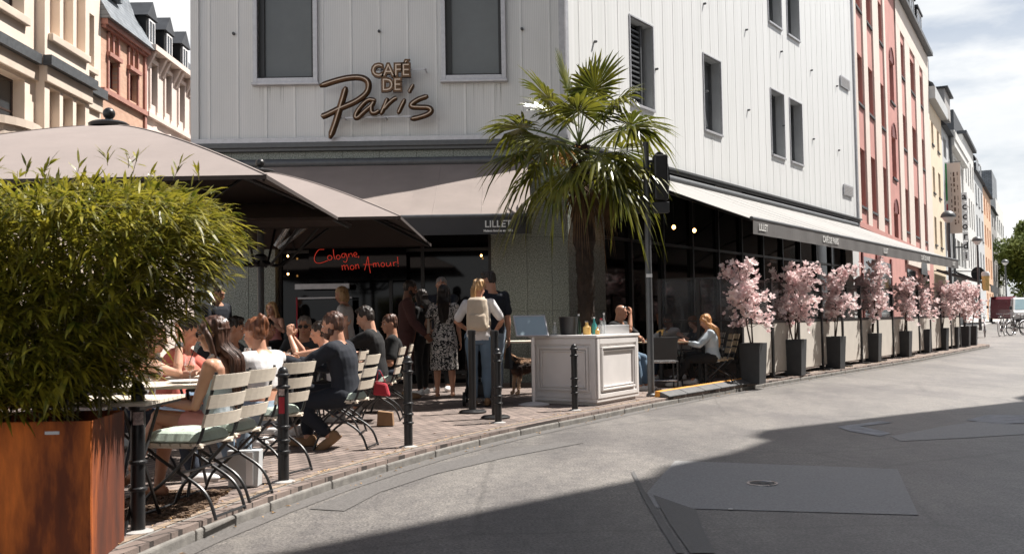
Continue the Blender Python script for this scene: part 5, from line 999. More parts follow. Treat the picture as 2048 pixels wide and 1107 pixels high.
# ---- palm
pa = empty('palm_tree', (1.12, 15.3, .1), 'fan palm with shaggy brown trunk standing behind the white counter', 'palm')
b = MB(); PX, PY = 1.12, 15.3; P = []; rr = []
for i in range(26):
    t = i / 25; z = .55 + t * 3.35; P.append((PX + .03 * math.sin(t * 3) - .06 * t, PY, z)); rr.append(.115 + .045 * t + .012 * math.sin(i * 2.3) + (.03 if .55 < t < .9 else 0))
b.tube(P, rr, 18)
for k in range(1500):
    t = rng.random() ** .8; z = .6 + t * 3.3; a = rng.uniform(0, 6.28); r = .12 + .045 * t; d = Vector((math.cos(a), math.sin(a), 0)); p = Vector((PX + .03 * math.sin(t * 3) - .06 * t, PY, z)) + d * r * .85; u = Vector((-d.y, d.x, 0)); L_ = rng.uniform(.05, .14); w_ = rng.uniform(.008, .022)
    up = rng.choice((1, 1, -1)); q = p + d * rng.uniform(.02, .055) + Vector((0, 0, up * L_)); b.add([p - u * w_, p + u * w_, q], [(0, 1, 2)])
b.build('trunk', 'palm_trunk', pa)
def frond(az, el, Lp_, Rr, dry=False, droop=.35):
    c0 = Vector((PX - .05, PY, 3.85 + .12 * math.sin(R(el)))); h = Vector((math.cos(az), math.sin(az), 0)); d = h * math.cos(R(el)) + Vector((0, 0, math.sin(R(el))))
    pts = [c0 + d * (Lp_ * t) + Vector((0, 0, -.16 * Lp_ * t * t)) for t in (0, .35, .7, 1)]; b = MB(); s = MB(); s.tube(pts, [.016, .011, .009, .008], 5)
    hub = pts[-1]; D = (pts[-1] - pts[-2]).normalized(); Sd = D.cross(Vector((0, 0, 1)))
    Sd = Sd.normalized() if Sd.length > .15 else Vector((-math.sin(az), math.cos(az), 0)); tw = rng.uniform(-.5, .5); Nn = Sd.cross(D).normalized(); Sd = (Sd * math.cos(tw) + Nn * math.sin(tw)).normalized(); Nn = Sd.cross(D).normalized()
    n = 27; span = R(rng.uniform(250, 300)) if not dry else R(120)
    for i in range(n):
        a = -span / 2 + span * (i + .5) / n; da = span / n * .5; L_ = Rr * (1 - .28 * (abs(a) / (span / 2)) ** 2) * rng.uniform(.93, 1.05); dr = droop * rng.uniform(.6, 1.5) * (1.9 if rng.random() < .12 else 1)
        e = D * math.cos(a) + Sd * math.sin(a); f1 = D * math.cos(a - da) + Sd * math.sin(a - da); f2 = D * math.cos(a + da) + Sd * math.sin(a + da); cup = Nn * .10
        def pt(v, r, lift=0): return hub + v * r + cup * (r / Rr) * .6 + Nn * lift + Vector((0, 0, -dr * Rr * (r / Rr) ** 2.4))
        m_ = L_ * .52; w_ = m_ * math.sin(da) * .96; sd = (f2 - f1).normalized()
        A = pt(f1, m_); B = pt(f2, m_); M = pt(e, m_, .012); H0 = hub
        T1 = pt(e, L_ * .80); T = pt(e, L_); b.add([H0, A, M, B], [(0, 1, 2), (0, 2, 3)])
        b.add([A, M, B, T1 - sd * w_ * .60, T1 + Nn * .006, T1 + sd * w_ * .62, T], [(0, 3, 4, 1), (1, 4, 5, 2), (3, 6, 4), (4, 6, 5)])
    o = b.build('frond', 'palm_dry' if dry else 'palm_leaf', pa); s.build('stalk', 'petiole' if not dry else 'palm_dry', o, smooth=True)
K = 24
for i in range(K):
    t = i / (K - 1); az = i * 2.39996 + .4; el = 82 - 115 * t ** .85 + rng.uniform(-7, 7); frond(az, el, rng.uniform(.78, .98) * (1.08 if t < .5 else .85), rng.uniform(.66, .80), False, .08 + .70 * t)
for i in range(5): frond(-1.9 + i * .55 + rng.uniform(-.3, .3), -58 + rng.uniform(-15, 8), rng.uniform(.35, .5), rng.uniform(.42, .55), True, .9)
for az_, el_, L2 in ((-.55, 24, .95), (-.35, -8, .85), (-.75, 45, .95), (-.9, -22, .8), (2.9, 30, 1.0), (3.3, 4, .95), (-2.2, 10, .8)): frond(az_, el_, L2, .74, False, .45)
fs = MB()
for k in range(260): p = Vector((PX - .35 + rng.gauss(0, .13), PY - .25 + rng.gauss(0, .12), 3.72 + rng.gauss(0, .07))); fs.ell(p, .012, .012, .012, 5, 4)
for k in range(12): fs.tube([(PX, PY, 3.8), (PX - .35 + rng.gauss(0, .13), PY - .25 + rng.gauss(0, .1), 3.72 + rng.gauss(0, .08))], .006, 4)
MT['palm_flower'] = mat('palm_flower', (.42, .22, .05), .8, .3, 20); fs.build('flower_spray', 'palm_flower', pa)
tb = empty('plant_tub', (PX, PY, .1), 'round dark tub of the palm hidden behind the counter', 'plant pot'); b = MB(); b.lathe([(.30, 0), (.36, .5), (.38, .52), (.34, .52), (.33, .46)], (PX, PY, .1), 24); b.build('tub', 'planter', tb, smooth=True); b = MB(); b.lathe([(.33, .44), (.32, .47), (.001, .47)], (PX, PY, .1), 20); b.build('soil', 'soil', tb)

# ---- traffic signal on its pole, seen from behind
tp = empty('traffic_light', (2.02, 14.77, .1), 'traffic light on a dark grey pole, half hidden by the palm, seen from behind', 'traffic light')
b = MB(); b.tube([(2.02, 14.77, .1), (2.02, 14.77, 3.86)], [.05, .044], 14); b.lathe([(.075, 0), (.075, .03), (.05, .05)], (2.02, 14.77, .1), 16); b.build('pole', 'alu_dark', tp, smooth=True)
hs = MB(); hs.box(2.12, 2.33, 14.66, 14.87, 2.98, 3.66); o = hs.build('signal_housing', 'black', tp, bevel=.03)
for z in (3.10, 3.33, 3.55):
    v = MB(); v.tube([(2.24, 14.9, z), (2.24, 15.06, z - .02)], .095, 14, caps=False); v.build('visor', 'black', o, smooth=True)
for q in ((2.10, 2.34, 14.70, 14.86, 2.80, 2.96), (1.84, 1.97, 14.70, 14.83, 2.80, 3.05)): b = MB(); b.box(*q); b.build('control_box', 'planter', tp, bevel=.01)
b = MB(); n = 26; P = [(2.24 + .15 * math.cos(2 * math.pi * k / n), 3.34 + .40 * math.sin(2 * math.pi * k / n)) for k in range(n)]
b.add([(x, 14.91, z) for x, z in P] + [(x, 14.925, z) for x, z in P], [tuple(range(n - 1, -1, -1)), tuple(range(n, 2 * n))] + [(i, (i + 1) % n, n + (i + 1) % n, n + i) for i in range(n)]); b.build('backing_board', 'black', tp)
b = MB(); b.box(1.975, 2.065, 14.712, 14.718, 1.85, 1.90); b.build('pole_label', 'plastic_white', tp)
b = MB(); b.box(2.02, 2.12, 14.75, 14.79, 3.1, 3.14); b.box(2.02, 2.12, 14.75, 14.79, 3.55, 3.59); b.build('bracket', 'black', tp)

# ---- stanchions
for i, (x, y, lb) in enumerate([(-.52, 12.6, 'left black queue stanchion with round foot in front of the backpack'), (-.22, 11.85, 'right black queue stanchion with wider foot next to the bollard')]):
    g = empty('stanchion', (x, y, .1), lb, 'stanchion', 'black queue stanchions'); b = MB(); b.lathe([(.17, 0), (.175, .02), (.15, .035), (.05, .045)], (x, y, .1), 28); b.build('foot', 'black', g, smooth=True)
    b = MB(); b.tube([(x, y, .14), (x, y, 1.08)], .046, 18); b.build('post', 'black', g, smooth=True); b = MB(); b.lathe([(.052, 0), (.052, .05), (.03, .058)], (x, y, 1.08), 18); b.build('cap', 'black', g, smooth=True)

# ---- magnolias
PLN = [(4.12, 17.22), (5.45, 19.4), (6.9, 21.5), (8.7, 24.25), (10.45, 26.8), (12.0, 29.25), (13.35, 31.2), (14.5, 33.0), (15.5, 34.4), (16.3, 35.6)]
ordn = ['first magnolia planter from the left', 'second magnolia planter from the left', 'third magnolia planter from the left', 'fourth magnolia planter from the left', 'fifth magnolia planter from the left', 'sixth magnolia planter from the left', 'seventh magnolia planter from the left', 'eighth magnolia planter from the left', 'ninth magnolia planter from the left', 'last magnolia planter at the far end of the row']
pp = empty('planter', (0, 0, 0), None, 'planter', 'tall black magnolia planters along the kerb')
b = MB(); w0, w1, h = .155, .185, .665
b.hexa([(-w0, -w0, 0), (w0, -w0, 0), (w0, w0, 0), (-w0, w0, 0), (-w1, -w1, h), (w1, -w1, h), (w1, w1, h), (-w1, w1, h)]); 
for q in ((-w1, w1, -w1, -w1 + .02), (-w1, w1, w1 - .02, w1), (-w1, -w1 + .02, -w1 + .02, w1 - .02), (w1 - .02, w1, -w1 + .02, w1 - .02)): b.box(*q, h + .0005, h + .03)
b.build('box', 'planter', pp, bevel=.004); b = MB(); b.box(-w1 + .02, w1 - .02, -w1 + .02, w1 - .02, h + .001, h + .015); b.build('soil', 'soil', pp)
for i, p in enumerate(PLN): place(pp, i == 0, (*p, .1), -R(34.3) + (0, .05, -.04, .03)[i % 4], 'tall black ' + ordn[i])
def magnolia(seed):
    rg = random.Random(seed); g = empty('magnolia_tree', (0, 0, 0), None, 'tree', 'pink magnolia trees in planters'); w_ = MB(); tips = []
    for k in range(2 if seed % 2 else 3):
        a = rg.uniform(0, 6.28); base = Vector((.03 * math.cos(a), .03 * math.sin(a), .66)); mid = base + Vector((.07 * math.cos(a), .07 * math.sin(a), .40)); top = mid + Vector((.14 * math.cos(a + .6), .14 * math.sin(a + .6), .72 + .12 * k)); P = spline([base, mid, (mid + top) / 2 + Vector((.03, -.02, 0)), top], 4)
        w_.tube(P, [.016 - .011 * i / (len(P) - 1) for i in range(len(P))], 6)
        for j in range(15):
            t = rg.uniform(.28, 1); p = P[int(t * (len(P) - 1))]; aa = rg.uniform(0, 6.28); L_ = rg.uniform(.08, .34); q = p + Vector((math.cos(aa) * L_, math.sin(aa) * L_, rg.uniform(.02, .38))); m_ = (p + q) / 2 + Vector((0, 0, .04)); w_.tube([p, m_, q], [.006, .004, .003], 5); tips += [q, m_, q + (q - m_) * .2]
            for l in range(4): r_ = q + Vector((rg.gauss(0, .09), rg.gauss(0, .09), rg.gauss(.02, .09))); w_.tube([m_, r_], .0022, 4); tips.append(r_)
    w_.build('branches', 'twig', g, smooth=True); b = MB()
    for p in tips:
        for _ in range(rg.choice((1, 2, 2, 3))):
            c = p + Vector((rg.gauss(0, .035), rg.gauss(0, .035), rg.gauss(0, .035))); ax = Vector((rg.gauss(0, .7), rg.gauss(0, .7), .7)).normalized(); X = ax.orthogonal().normalized(); Y = ax.cross(X); s = rg.uniform(.032, .058); op = rg.uniform(.35, 1.0); n = rg.choice((5, 6, 7))
            for k in range(n):
                a = 6.283 * k / n + rg.uniform(-.2, .2); o = X * math.cos(a) + Y * math.sin(a); u = ax.cross(o); m1 = c + o * s * (.45 + .2 * op) + ax * s * .35; t1 = c + o * s * (.35 + op * 1.0) + ax * s * (1.1 - op * .5); wd = s * .42
                b.add([c, m1 - u * wd, m1 + u * wd, t1 - u * wd * .7, t1 + u * wd * .7, t1 + o * s * .2 * op + ax * s * .12], [(0, 1, 2), (1, 3, 4, 2), (3, 5, 4)])
    b.build('blossoms', 'petal', g); return g
mags = [magnolia(k) for k in (3, 4, 7, 10, 15)]; usedm = [False] * 5
for i, p in enumerate(PLN):
    k = i % 5; place(mags[k], not usedm[k], (*p, .1), i * 1.3, 'pink blossoming magnolia tree in the ' + ordn[i], scale=(1.0, .95, 1.02, 1.08, .98, 1.04, .94, 1.0, .93, .98)[i]); usedm[k] = True

# ---- terrace screen
MT['screen_cloth'] = mat('screen_cloth', (0.60, 0.56, 0.50), .85, .06, 3, bump=.08, bs=30)
scn = empty('terrace_screen', FS(10, 3.0, .1), 'long terrace windbreak with cream lower panels, glass above and black posts', 'windbreak')
s = .8
while s < 20.2:
    e = s + 1.5; b = MB(); FS.box(b, s + .05, e - .05, 2.985, 3.015, .20, 1.12); b.build('lower_panel', 'screen_cloth', scn, bevel=.004)
    b = MB(); FS.box(b, s + .04, e - .04, 2.995, 3.003, 1.18, 1.88); b.build('glass_panel', 'screen_glass', scn)
    for q in ((1.121, 1.179), (1.881, 1.91)): b = MB(); FS.box(b, s + .04, e - .04, 2.98, 3.02, *q); b.build('rail', 'black', scn)
    s = e
for k in range(14): s = .8 + 1.5 * k; b = MB(); FS.box(b, s - .04, s + .04, 2.96, 3.04, .1, 1.93); FS.box(b, s - .1, s + .1, 2.8, 3.2, .1, .13); b.build('post', 'black', scn)
sc2 = empty('terrace_screen', FS(.8, 2.2, .1), 'glass end screen closing the terrace behind the blonde woman', 'windbreak')
for o0, o1 in ((1.5, 2.2), (2.24, 2.94)):
    b = MB(); FS.box(b, .795, .803, o0, o1, .5, 1.93); b.build('glass_panel', 'screen_glass', sc2); b = MB(); FS.box(b, .78, .82, o0, o1, .44, .499); FS.box(b, .78, .82, o0, o1, 1.931, 1.96); FS.box(b, .78, .82, o0, o1, 1.17, 1.19); b.build('rail', 'black', sc2)
for o in (1.46, 2.22): b = MB(); FS.box(b, .77, .83, o - .03, o + .03, .1, 1.96); b.build('post', 'black', sc2)

# ---- rubber kerb ramp pieces
for i in range(6):
    a = Vector((2.22, 14.45, 0)); c = Vector((4.40, 17.68, 0)); t0 = i / 6; t1 = (i + .97) / 6; p = a + (c - a) * t0; q = a + (c - a) * t1; d = (q - p).normalized(); nn = Vector((d.y, -d.x, 0))
    g = empty('kerb_ramp', (p.x, p.y, .1), 'black and yellow rubber kerb ramp piece lying at the kerb below the terrace tables', 'kerb ramp', 'rubber kerb ramp pieces')
    b = MB(); b.add([p + nn * .02 + Vector((0, 0, .108)), q + nn * .02 + Vector((0, 0, .108)), q - nn * .13 + Vector((0, 0, .108)), p - nn * .13 + Vector((0, 0, .108)), p + nn * .02 + Vector((0, 0, .125)), q + nn * .02 + Vector((0, 0, .125)), q - nn * .13 + Vector((0, 0, .185)), p - nn * .13 + Vector((0, 0, .185))], [(0, 1, 5, 4), (3, 2, 6, 7)[::-1], (4, 5, 6, 7), (0, 4, 7, 3), (1, 2, 6, 5), (3, 2, 1, 0)]); b.build('ramp', 'rubber', g, bevel=.006)
    b = MB(); b.add([p - nn * .131 + Vector((0, 0, .108)), q - nn * .131 + Vector((0, 0, .108)), q - nn * .22 + Vector((0, 0, .108)), p - nn * .22 + Vector((0, 0, .108)), p - nn * .131 + Vector((0, 0, .188)), q - nn * .131 + Vector((0, 0, .188)), q - nn * .21 + Vector((0, 0, .192)), p - nn * .21 + Vector((0, 0, .192))], [(0, 1, 5, 4), (7, 6, 2, 3), (4, 5, 6, 7), (0, 4, 7, 3), (1, 2, 6, 5), (3, 2, 1, 0)]); b.build('top_strip', 'yellow', g, bevel=.006)

# ---- street lamps
def lamp(x, y, z0, lb, first=None):
    g = empty('street_lamp', (x, y, z0), lb, 'street lamp', 'dome street lamps along the far street'); b = MB(); b.tube([(x, y, z0), (x, y, z0 + .9), (x, y, z0 + 4.6)], [.09, .07, .055], 12); b.build('post', 'alu_dark', g, smooth=True)
    b = MB(); b.lathe([(.28, 0), (.28, .02), (.255, .10), (.19, .19), (.08, .245), (.001, .26)], (x, y, z0 + 4.82), 24); b.build('dome', 'alu_dark', g, smooth=True)
    b = MB(); b.lathe([(.06, -.20), (.11, -.18), (.23, -.01), (.26, .0)], (x, y, z0 + 4.81), 20); b.build('diffuser', 'plastic_white', g, smooth=True)
lamp(16.75, 38.2, .1, 'nearest dome street lamp in front of the banner'); lamp(25.2, 54, .3, 'middle dome street lamp beyond the vertical letter sign'); lamp(40, 81, .45, 'farthest and smallest street lamp before the trees')
# ---- banner and vertical letter sign on the far houses
bn = empty('banner', F2(33.0, .5, 8), 'large beige banner hanging from the houses with green and red edge', 'banner')
b = MB(); b.hexa([F2(33, .12, 6.3), F2(33, .9, 6.3), F2(33.03, .9, 6.3), F2(33.03, .12, 6.3), F2(33, .12, 10.8), F2(33, .9, 10.8), F2(33.03, .9, 10.8), F2(33.03, .12, 10.8)]); MT['banner'] = mat('banner_cloth', (.66, .54, .47), .9, .06, 1); b.build('cloth', 'banner', bn)
MT['green_paint'] = mat('green_cloth', (.03, .28, .07), .8, .1, 3)
b = MB(); F2.box(b, 32.98, 33.02, .01, .115, 8.4, 10.8); b.build('green_edge', 'green_paint', bn); b = MB(); F2.box(b, 32.98, 33.02, .01, .115, 6.3, 8.2); b.build('red_edge', 'red', bn)
b = MB(); rg = random.Random(3); MT['banner_ink'] = mat('banner_ink', (.12, .07, .05), .9, .2, 3)
for c0, c1 in ((.33, .36), (.47, .56), (.70, .73)):
    z = 10.2
    while z > 7.0: h = rg.uniform(.08, .3); F2.box(b, 32.99, 32.998, c0 + rg.uniform(-.02, .02), c1 + rg.uniform(-.02, .02), z - h, z); z -= h + rg.uniform(.02, .25)
b.build('brush_marks', 'banner_ink', bn); b = MB(); b.tube([F2(33, 0, 10.85), F2(33, .95, 10.85)], .02, 6); b.build('pole', 'alu_dark', bn)
vl = empty('vertical_sign', F2(37, .8, 7.5), 'vertical column of white boxes with black letters on the wide pale building', 'sign')
for i, ch in enumerate('accordi'):
    z = 9.3 - i * .66; b = MB(); F2.box(b, 36.9, 37.1, .62, .96, z - .6, z); o = b.build('letter_box', 'plastic_white', vl, bevel=.01)
    b = MB(); text_on(b, ch, .66, F2(36.89, .79, z - .28), (F2.n[0], F2.n[1], 0), (0, 0, 1), .004, .012); b.build('letter', 'black_matte', o)
b = MB(); F2.box(b, 36.95, 37.05, .01, .61, 8.9, 9.0); F2.box(b, 36.95, 37.05, .01, .61, 5.6, 5.7); b.build('bracket', 'alu_dark', vl)
yl = empty('hanging_sign', F2(24.4, 2.6, 3.4), 'yellow beer glass shaped sign hanging above the magnolias', 'sign')
b = MB(); x, y, _ = F2(24.4, 2.6, 0); b.lathe([(.16, 0), (.2, .75), (.2, .8)], (x, y, 2.45), 14); b.build('glass', 'yflower', yl, smooth=True); b = MB(); b.lathe([(.21, 0), (.22, .15), (.15, .25)], (x, y, 3.25), 14); b.build('foam', 'plastic_white', yl, smooth=True); b = MB(); b.beam((x, y, 3.5), F2(24.4, 0, 3.62), .05, .05); b.build('bracket', 'black', yl)
# black awnings and a no-entry sign by the far shops
da = empty('shop_awning', F2(27, .8, 3.2), 'dark folded shop awning beyond the end of the pale awning', 'awning'); b = MB(); b.hexa([F2(24.6, 2.4, 2.9), F2(31.2, 2.4, 2.9), F2(31.2, .1, 3.6), F2(24.6, .1, 3.6), F2(24.6, 2.4, 3.0), F2(31.2, 2.4, 3.0), F2(31.2, .1, 3.75), F2(24.6, .1, 3.75)]); b.build('cloth', 'valance', da); b = MB(); F2.box(b, 24.6, 31.2, 2.38, 2.42, 2.55, 2.899); b.build('flap', 'black_matte', da)
da = empty('shop_awning', F2(42, .8, 3.4), 'second dark shop awning farther along below the vertical sign', 'awning'); b = MB(); b.hexa([F2(37, 2.2, 3.0), F2(47, 2.2, 3.0), F2(47, .1, 3.9), F2(37, .1, 3.9), F2(37, 2.2, 3.1), F2(47, 2.2, 3.1), F2(47, .1, 4.05), F2(37, .1, 4.05)]); b.build('cloth', 'black_matte', da); b = MB(); F2.box(b, 37, 47, 2.18, 2.22, 2.6, 2.999); b.build('flap', 'black_matte', da)
rs = empty('road_sign', (28.2, 60.5, .3), 'round road sign on a post seen from behind near the parked vans', 'road sign'); b = MB(); b.tube([(28.2, 60.5, .3), (28.2, 60.5, 3.9)], .05, 8); b.build('post', 'alu_dark', rs, smooth=True); b = MB(); b.tube([(28.2, 60.46, 3.6), (28.2, 60.49, 3.6)], .42, 20); b.build('disc', 'black_matte', rs)

# ---- bicycles
def bike_proto():
    g = empty('bicycle', (0, 0, 0), None, 'bicycle', 'bicycles parked by the far kerb')
    for x in (-.52, .52):
        b = MB(); b.tube([(x + .33 * math.cos(a), 0, .34 + .33 * math.sin(a)) for a in [2 * math.pi * k / 24 for k in range(25)]], .018, 6, caps=False); w_ = b.build('wheel', 'black', g, smooth=True)
        b = MB(); b.tube([(x + .30 * math.cos(a), 0, .34 + .30 * math.sin(a)) for a in [2 * math.pi * k / 24 for k in range(25)]], .009, 5, caps=False)
        for k in range(14): a = 2 * math.pi * k / 14; b.tube([(x, 0, .34), (x + .3 * math.cos(a), 0, .34 + .3 * math.sin(a))], .003, 3, caps=False)
        b.build('rim', 'chrome', w_); b = MB(); b.tube([(x + .37 * math.cos(a), 0, .34 + .37 * math.sin(a)) for a in [.4 + 2.3 * k / 12 for k in range(13)]], (.006, .025), 5, flat=(0, 1, 0)); b.build('mudguard', 'alu', w_)
    b = MB()
    for p, q, r in (((-.52, 0, .34), (-.08, 0, .28), .012), ((-.08, 0, .28), (-.22, 0, .82), .016), ((-.08, 0, .28), (.36, 0, .78), .018), ((-.2, 0, .74), (.34, 0, .84), .016), ((-.52, 0, .34), (-.2, 0, .74), .01), ((.52, 0, .34), (.34, 0, .92), .014)): b.tube([p, q], r, 6)
    b.build('frame', 'black', g, smooth=True); b = MB(); b.tube([(.34, 0, .92), (.36, 0, 1.02)], .014, 6); b.tube([(.24, -.28, 1.03), (.38, -.1, 1.04), (.38, .1, 1.04), (.24, .28, 1.03)], .012, 6); b.build('handlebar', 'chrome', g, smooth=True)
    b = MB(); b.ell((-.24, 0, .9), .14, .08, .035, 10, 6); b.build('saddle', 'black', g, smooth=True); b = MB(); b.tube([(-.08, -.06, .28), (-.08, .06, .28)], .09, 12); b.build('crank', 'chrome', g); return g
bk = bike_proto()
for i, (x, y, rz, lb) in enumerate([(21.9, 46.5, 1.15, 'leftmost parked bicycle, front wheel towards the magnolias'), (23.2, 47.5, .9, 'bicycle parked second from the left by the far kerb'), (24.1, 47.9, .55, 'bicycle parked third from the left, middle of the group'), (24.4, 48.8, 1.2, 'bicycle standing behind the middle of the group'), (25.6, 49.2, .25, 'rightmost parked bicycle with both wheels visible')]): place(bk, i == 0, (x, y, hz(y) + .02), rz, lb)
# ---- vans
def van(x, y, rz, body, L_, H, label, g0=None):
    g = empty('van', (0, 0, 0), label, 'van'); W_ = .88
    prof = [(-L_ / 2, .35), (L_ / 2, .35), (L_ / 2 + .02, .75), (L_ / 2 - .12, .95), (L_ / 2 - .75, 1.08), (L_ / 2 - 1.35, H - .08), (L_ / 2 - 1.7, H), (-L_ / 2 + .25, H), (-L_ / 2 + .03, H - .2), (-L_ / 2, 1.0)]
    b = MB(); n = len(prof); b.add([(px, -W_ + (.06 if pz > 1.2 else 0), pz) for px, pz in prof] + [(px, W_ - (.06 if pz > 1.2 else 0), pz) for px, pz in prof], [tuple(range(n)), tuple(range(2 * n - 1, n - 1, -1))] + [(i, n + i, n + (i + 1) % n, (i + 1) % n) for i in range(n)]); b.build('body', body, g, bevel=.05)
    b = MB(); a = Vector((L_ / 2 - .78, 0, 1.12)); c = Vector((L_ / 2 - 1.33, 0, H - .12)); nn = Vector((.78, 0, .62)).normalized() * .012
    b.hexa([a + nn + Vector((0, -.76, 0)), a + nn + Vector((0, .76, 0)), a - nn + Vector((0, .76, 0)), a - nn + Vector((0, -.76, 0)), c + nn + Vector((0, -.7, 0)), c + nn + Vector((0, .7, 0)), c - nn + Vector((0, .7, 0)), c - nn + Vector((0, -.7, 0))]); b.build('windscreen', 'winds', g)
    for sy in (-1, 1):
        b = MB(); y_ = sy * (W_ - .045); b.hexa([(L_ / 2 - 1.75, y_ - .01, 1.12), (L_ / 2 - 1.0, y_ - .01, 1.12), (L_ / 2 - 1.0, y_ + .012 * sy + .0, 1.12), (L_ / 2 - 1.75, y_ + .012 * sy, 1.12), (L_ / 2 - 1.75, y_ - .01, H - .18), (L_ / 2 - 1.38, y_ - .01, H - .18), (L_ / 2 - 1.38, y_ + .012 * sy, H - .18), (L_ / 2 - 1.75, y_ + .012 * sy, H - .18)]); b.build('side_window', 'pane', g)
        b = MB(); b.ell((L_ / 2 - .02, sy * .66, .78), .05, .13, .09, 10, 6); b.build('headlight', 'plastic_white', g, smooth=True)
        b = MB(); b.box(L_ / 2 - 1.15, L_ / 2 - 1.05, sy * .98 - .07, sy * .98 + .07, 1.12, 1.32); b.build('mirror', 'black', g, bevel=.02)
        for px in (-L_ / 2 + .8, L_ / 2 - .75): b = MB(); b.tube([(px, sy * (W_ - .16), .33), (px, sy * (W_ + .01), .33)], .32, 20); w_ = b.build('wheel', 'black_matte', g, smooth=True); b = MB(); b.tube([(px, sy * (W_ + .011), .33), (px, sy * (W_ + .02), .33)], .19, 14); b.build('hubcap', 'chrome', w_)
    b = MB(); b.box(L_ / 2 - .02, L_ / 2 + .06, -.8, .8, .36, .55); b.box(L_ / 2 + .0, L_ / 2 + .03, -.35, .35, .62, .80); b.build('bumper', 'planter', g, bevel=.02)
    g.location = (x, y, hz(y)); g.rotation_euler = (0, 0, rz); return g
MT['winds'] = mat('pale_windscreen', (.30, .42, .46), .08, .1, 2); MT['van_red'] = mat('maroon_car_paint', (.16, .02, .03), .25, .05, 3, coat=.8); MT['van_white'] = mat('white_car_paint', (.66, .68, .68), .25, .03, 3, coat=.8)
van(36.7, 75.0, R(66), 'van_red', 4.4, 1.95, 'maroon van parked behind the bicycles'); van(31.9, 62.0, R(246), 'van_white', 4.5, 1.85, 'white van with pale windscreen at the right edge behind the bicycles')

# ---- far trees
def tree(x, y, z0, h, r, seed, lb, n=2600):
    n = n * 2
    rg = random.Random(seed); g = empty('street_tree', (x, y, z0), lb, 'tree', 'leafy trees at the end of the street'); b = MB(); b.tube([(x, y, z0), (x + .1, y, z0 + h * .3), (x, y, z0 + h * .6)], [.28, .2, .1], 8)
    for k in range(7): a = k * .9; b.tube([(x, y, z0 + h * (.3 + .04 * k)), (x + math.cos(a) * r * .6, y + math.sin(a) * r * .6, z0 + h * (.5 + .05 * k))], [.09, .03], 6)
    b.build('trunk', 'bark', g, smooth=True); b = MB(); cl = [(x + rg.gauss(0, r * .42), y + rg.gauss(0, r * .42), z0 + h * rg.uniform(.32, .93), rg.uniform(.22, .42) * r) for _ in range(30)]
    for k in range(n):
        c = rg.choice(cl); d = Vector((rg.gauss(0, 1), rg.gauss(0, 1), rg.gauss(0, 1))).normalized() * c[3] * rg.uniform(.6, 1.1); p = Vector(c[:3]) + d; u = Vector((rg.gauss(0, 1), rg.gauss(0, 1), rg.gauss(0, 1))).normalized() * rg.uniform(.14, .30); v = u.orthogonal().normalized() * u.length * .7; b.add([p - u, p - v, p + u, p + v], [(0, 1, 2, 3)])
    b.build('crown', 'tree_leaf', g)
tree(59.0, 112, .4, 11.5, 4.2, 1, 'nearest leafy tree at the right edge, tallest of the group', 5000); tree(62, 120, .4, 10.5, 4.2, 2, 'leafy tree cut by the right edge of the picture', 4200); tree(59, 134, .4, 12, 4.5, 3, 'leafy tree behind the tallest tree of the group', 3600); tree(68, 128, .4, 10, 4.2, 5, 'leafy tree at the far right behind the cut one', 3000)
tree(66, 150, .4, 11, 5, 8, 'most distant leafy tree closing the street', 3000)
# ---- things on the ground by the tables
hb = empty('handbag', (-1.5, 11.55, .5), 'red handbag hanging at the chair of the young man in black', 'handbag'); b = MB(); b.hexa([(-1.62, 11.5, .42), (-1.42, 11.5, .40), (-1.42, 11.62, .40), (-1.62, 11.62, .42), (-1.60, 11.53, .58), (-1.46, 11.53, .55), (-1.46, 11.59, .55), (-1.60, 11.59, .58)]); b.build('bag', 'red', hb, bevel=.025); b = MB(); b.tube(spline([(-1.58, 11.56, .58), (-1.55, 11.56, .70), (-1.48, 11.56, .57)], 5), .006, 5); b.build('strap', 'red', hb)
b = MB(); b.hexa([(-1.52, 11.1, .11), (-1.34, 11.1, .11), (-1.34, 11.24, .11), (-1.52, 11.24, .11), (-1.51, 11.11, .27), (-1.35, 11.11, .25), (-1.35, 11.23, .25), (-1.51, 11.23, .27)]); b.lathe([(.001, 0), (.001, .001)], (-1.4, 11.2, .2), 3); tag(b.build('paper_bag', 'leather', loc=(-1.43, 11.17, .11), bevel=.01), 'small tan paper bag on the paving under the red handbag', 'bag')
sbg = empty('shopping_bag', (-1.95, 7.2, .1), 'white and grey shopping bag standing on the ground between two chairs', 'bag'); b = MB(); b.hexa([(-2.03, 7.12, .105), (-1.82, 7.12, .105), (-1.82, 7.25, .105), (-2.03, 7.25, .105), (-2.04, 7.13, .36), (-1.81, 7.13, .36), (-1.81, 7.24, .36), (-2.04, 7.24, .36)]); b.build('bag', 'bluegrey', sbg, bevel=.006); b = MB(); b.box(-1.90, -1.85, 7.108, 7.114, .12, .35); b.build('stripe', 'plastic_white', sbg); b = MB(); b.tube(spline([(-1.98, 7.18, .36), (-1.93, 7.18, .44), (-1.88, 7.18, .36)], 5), .004, 5); b.build('handle', 'greyc', sbg)
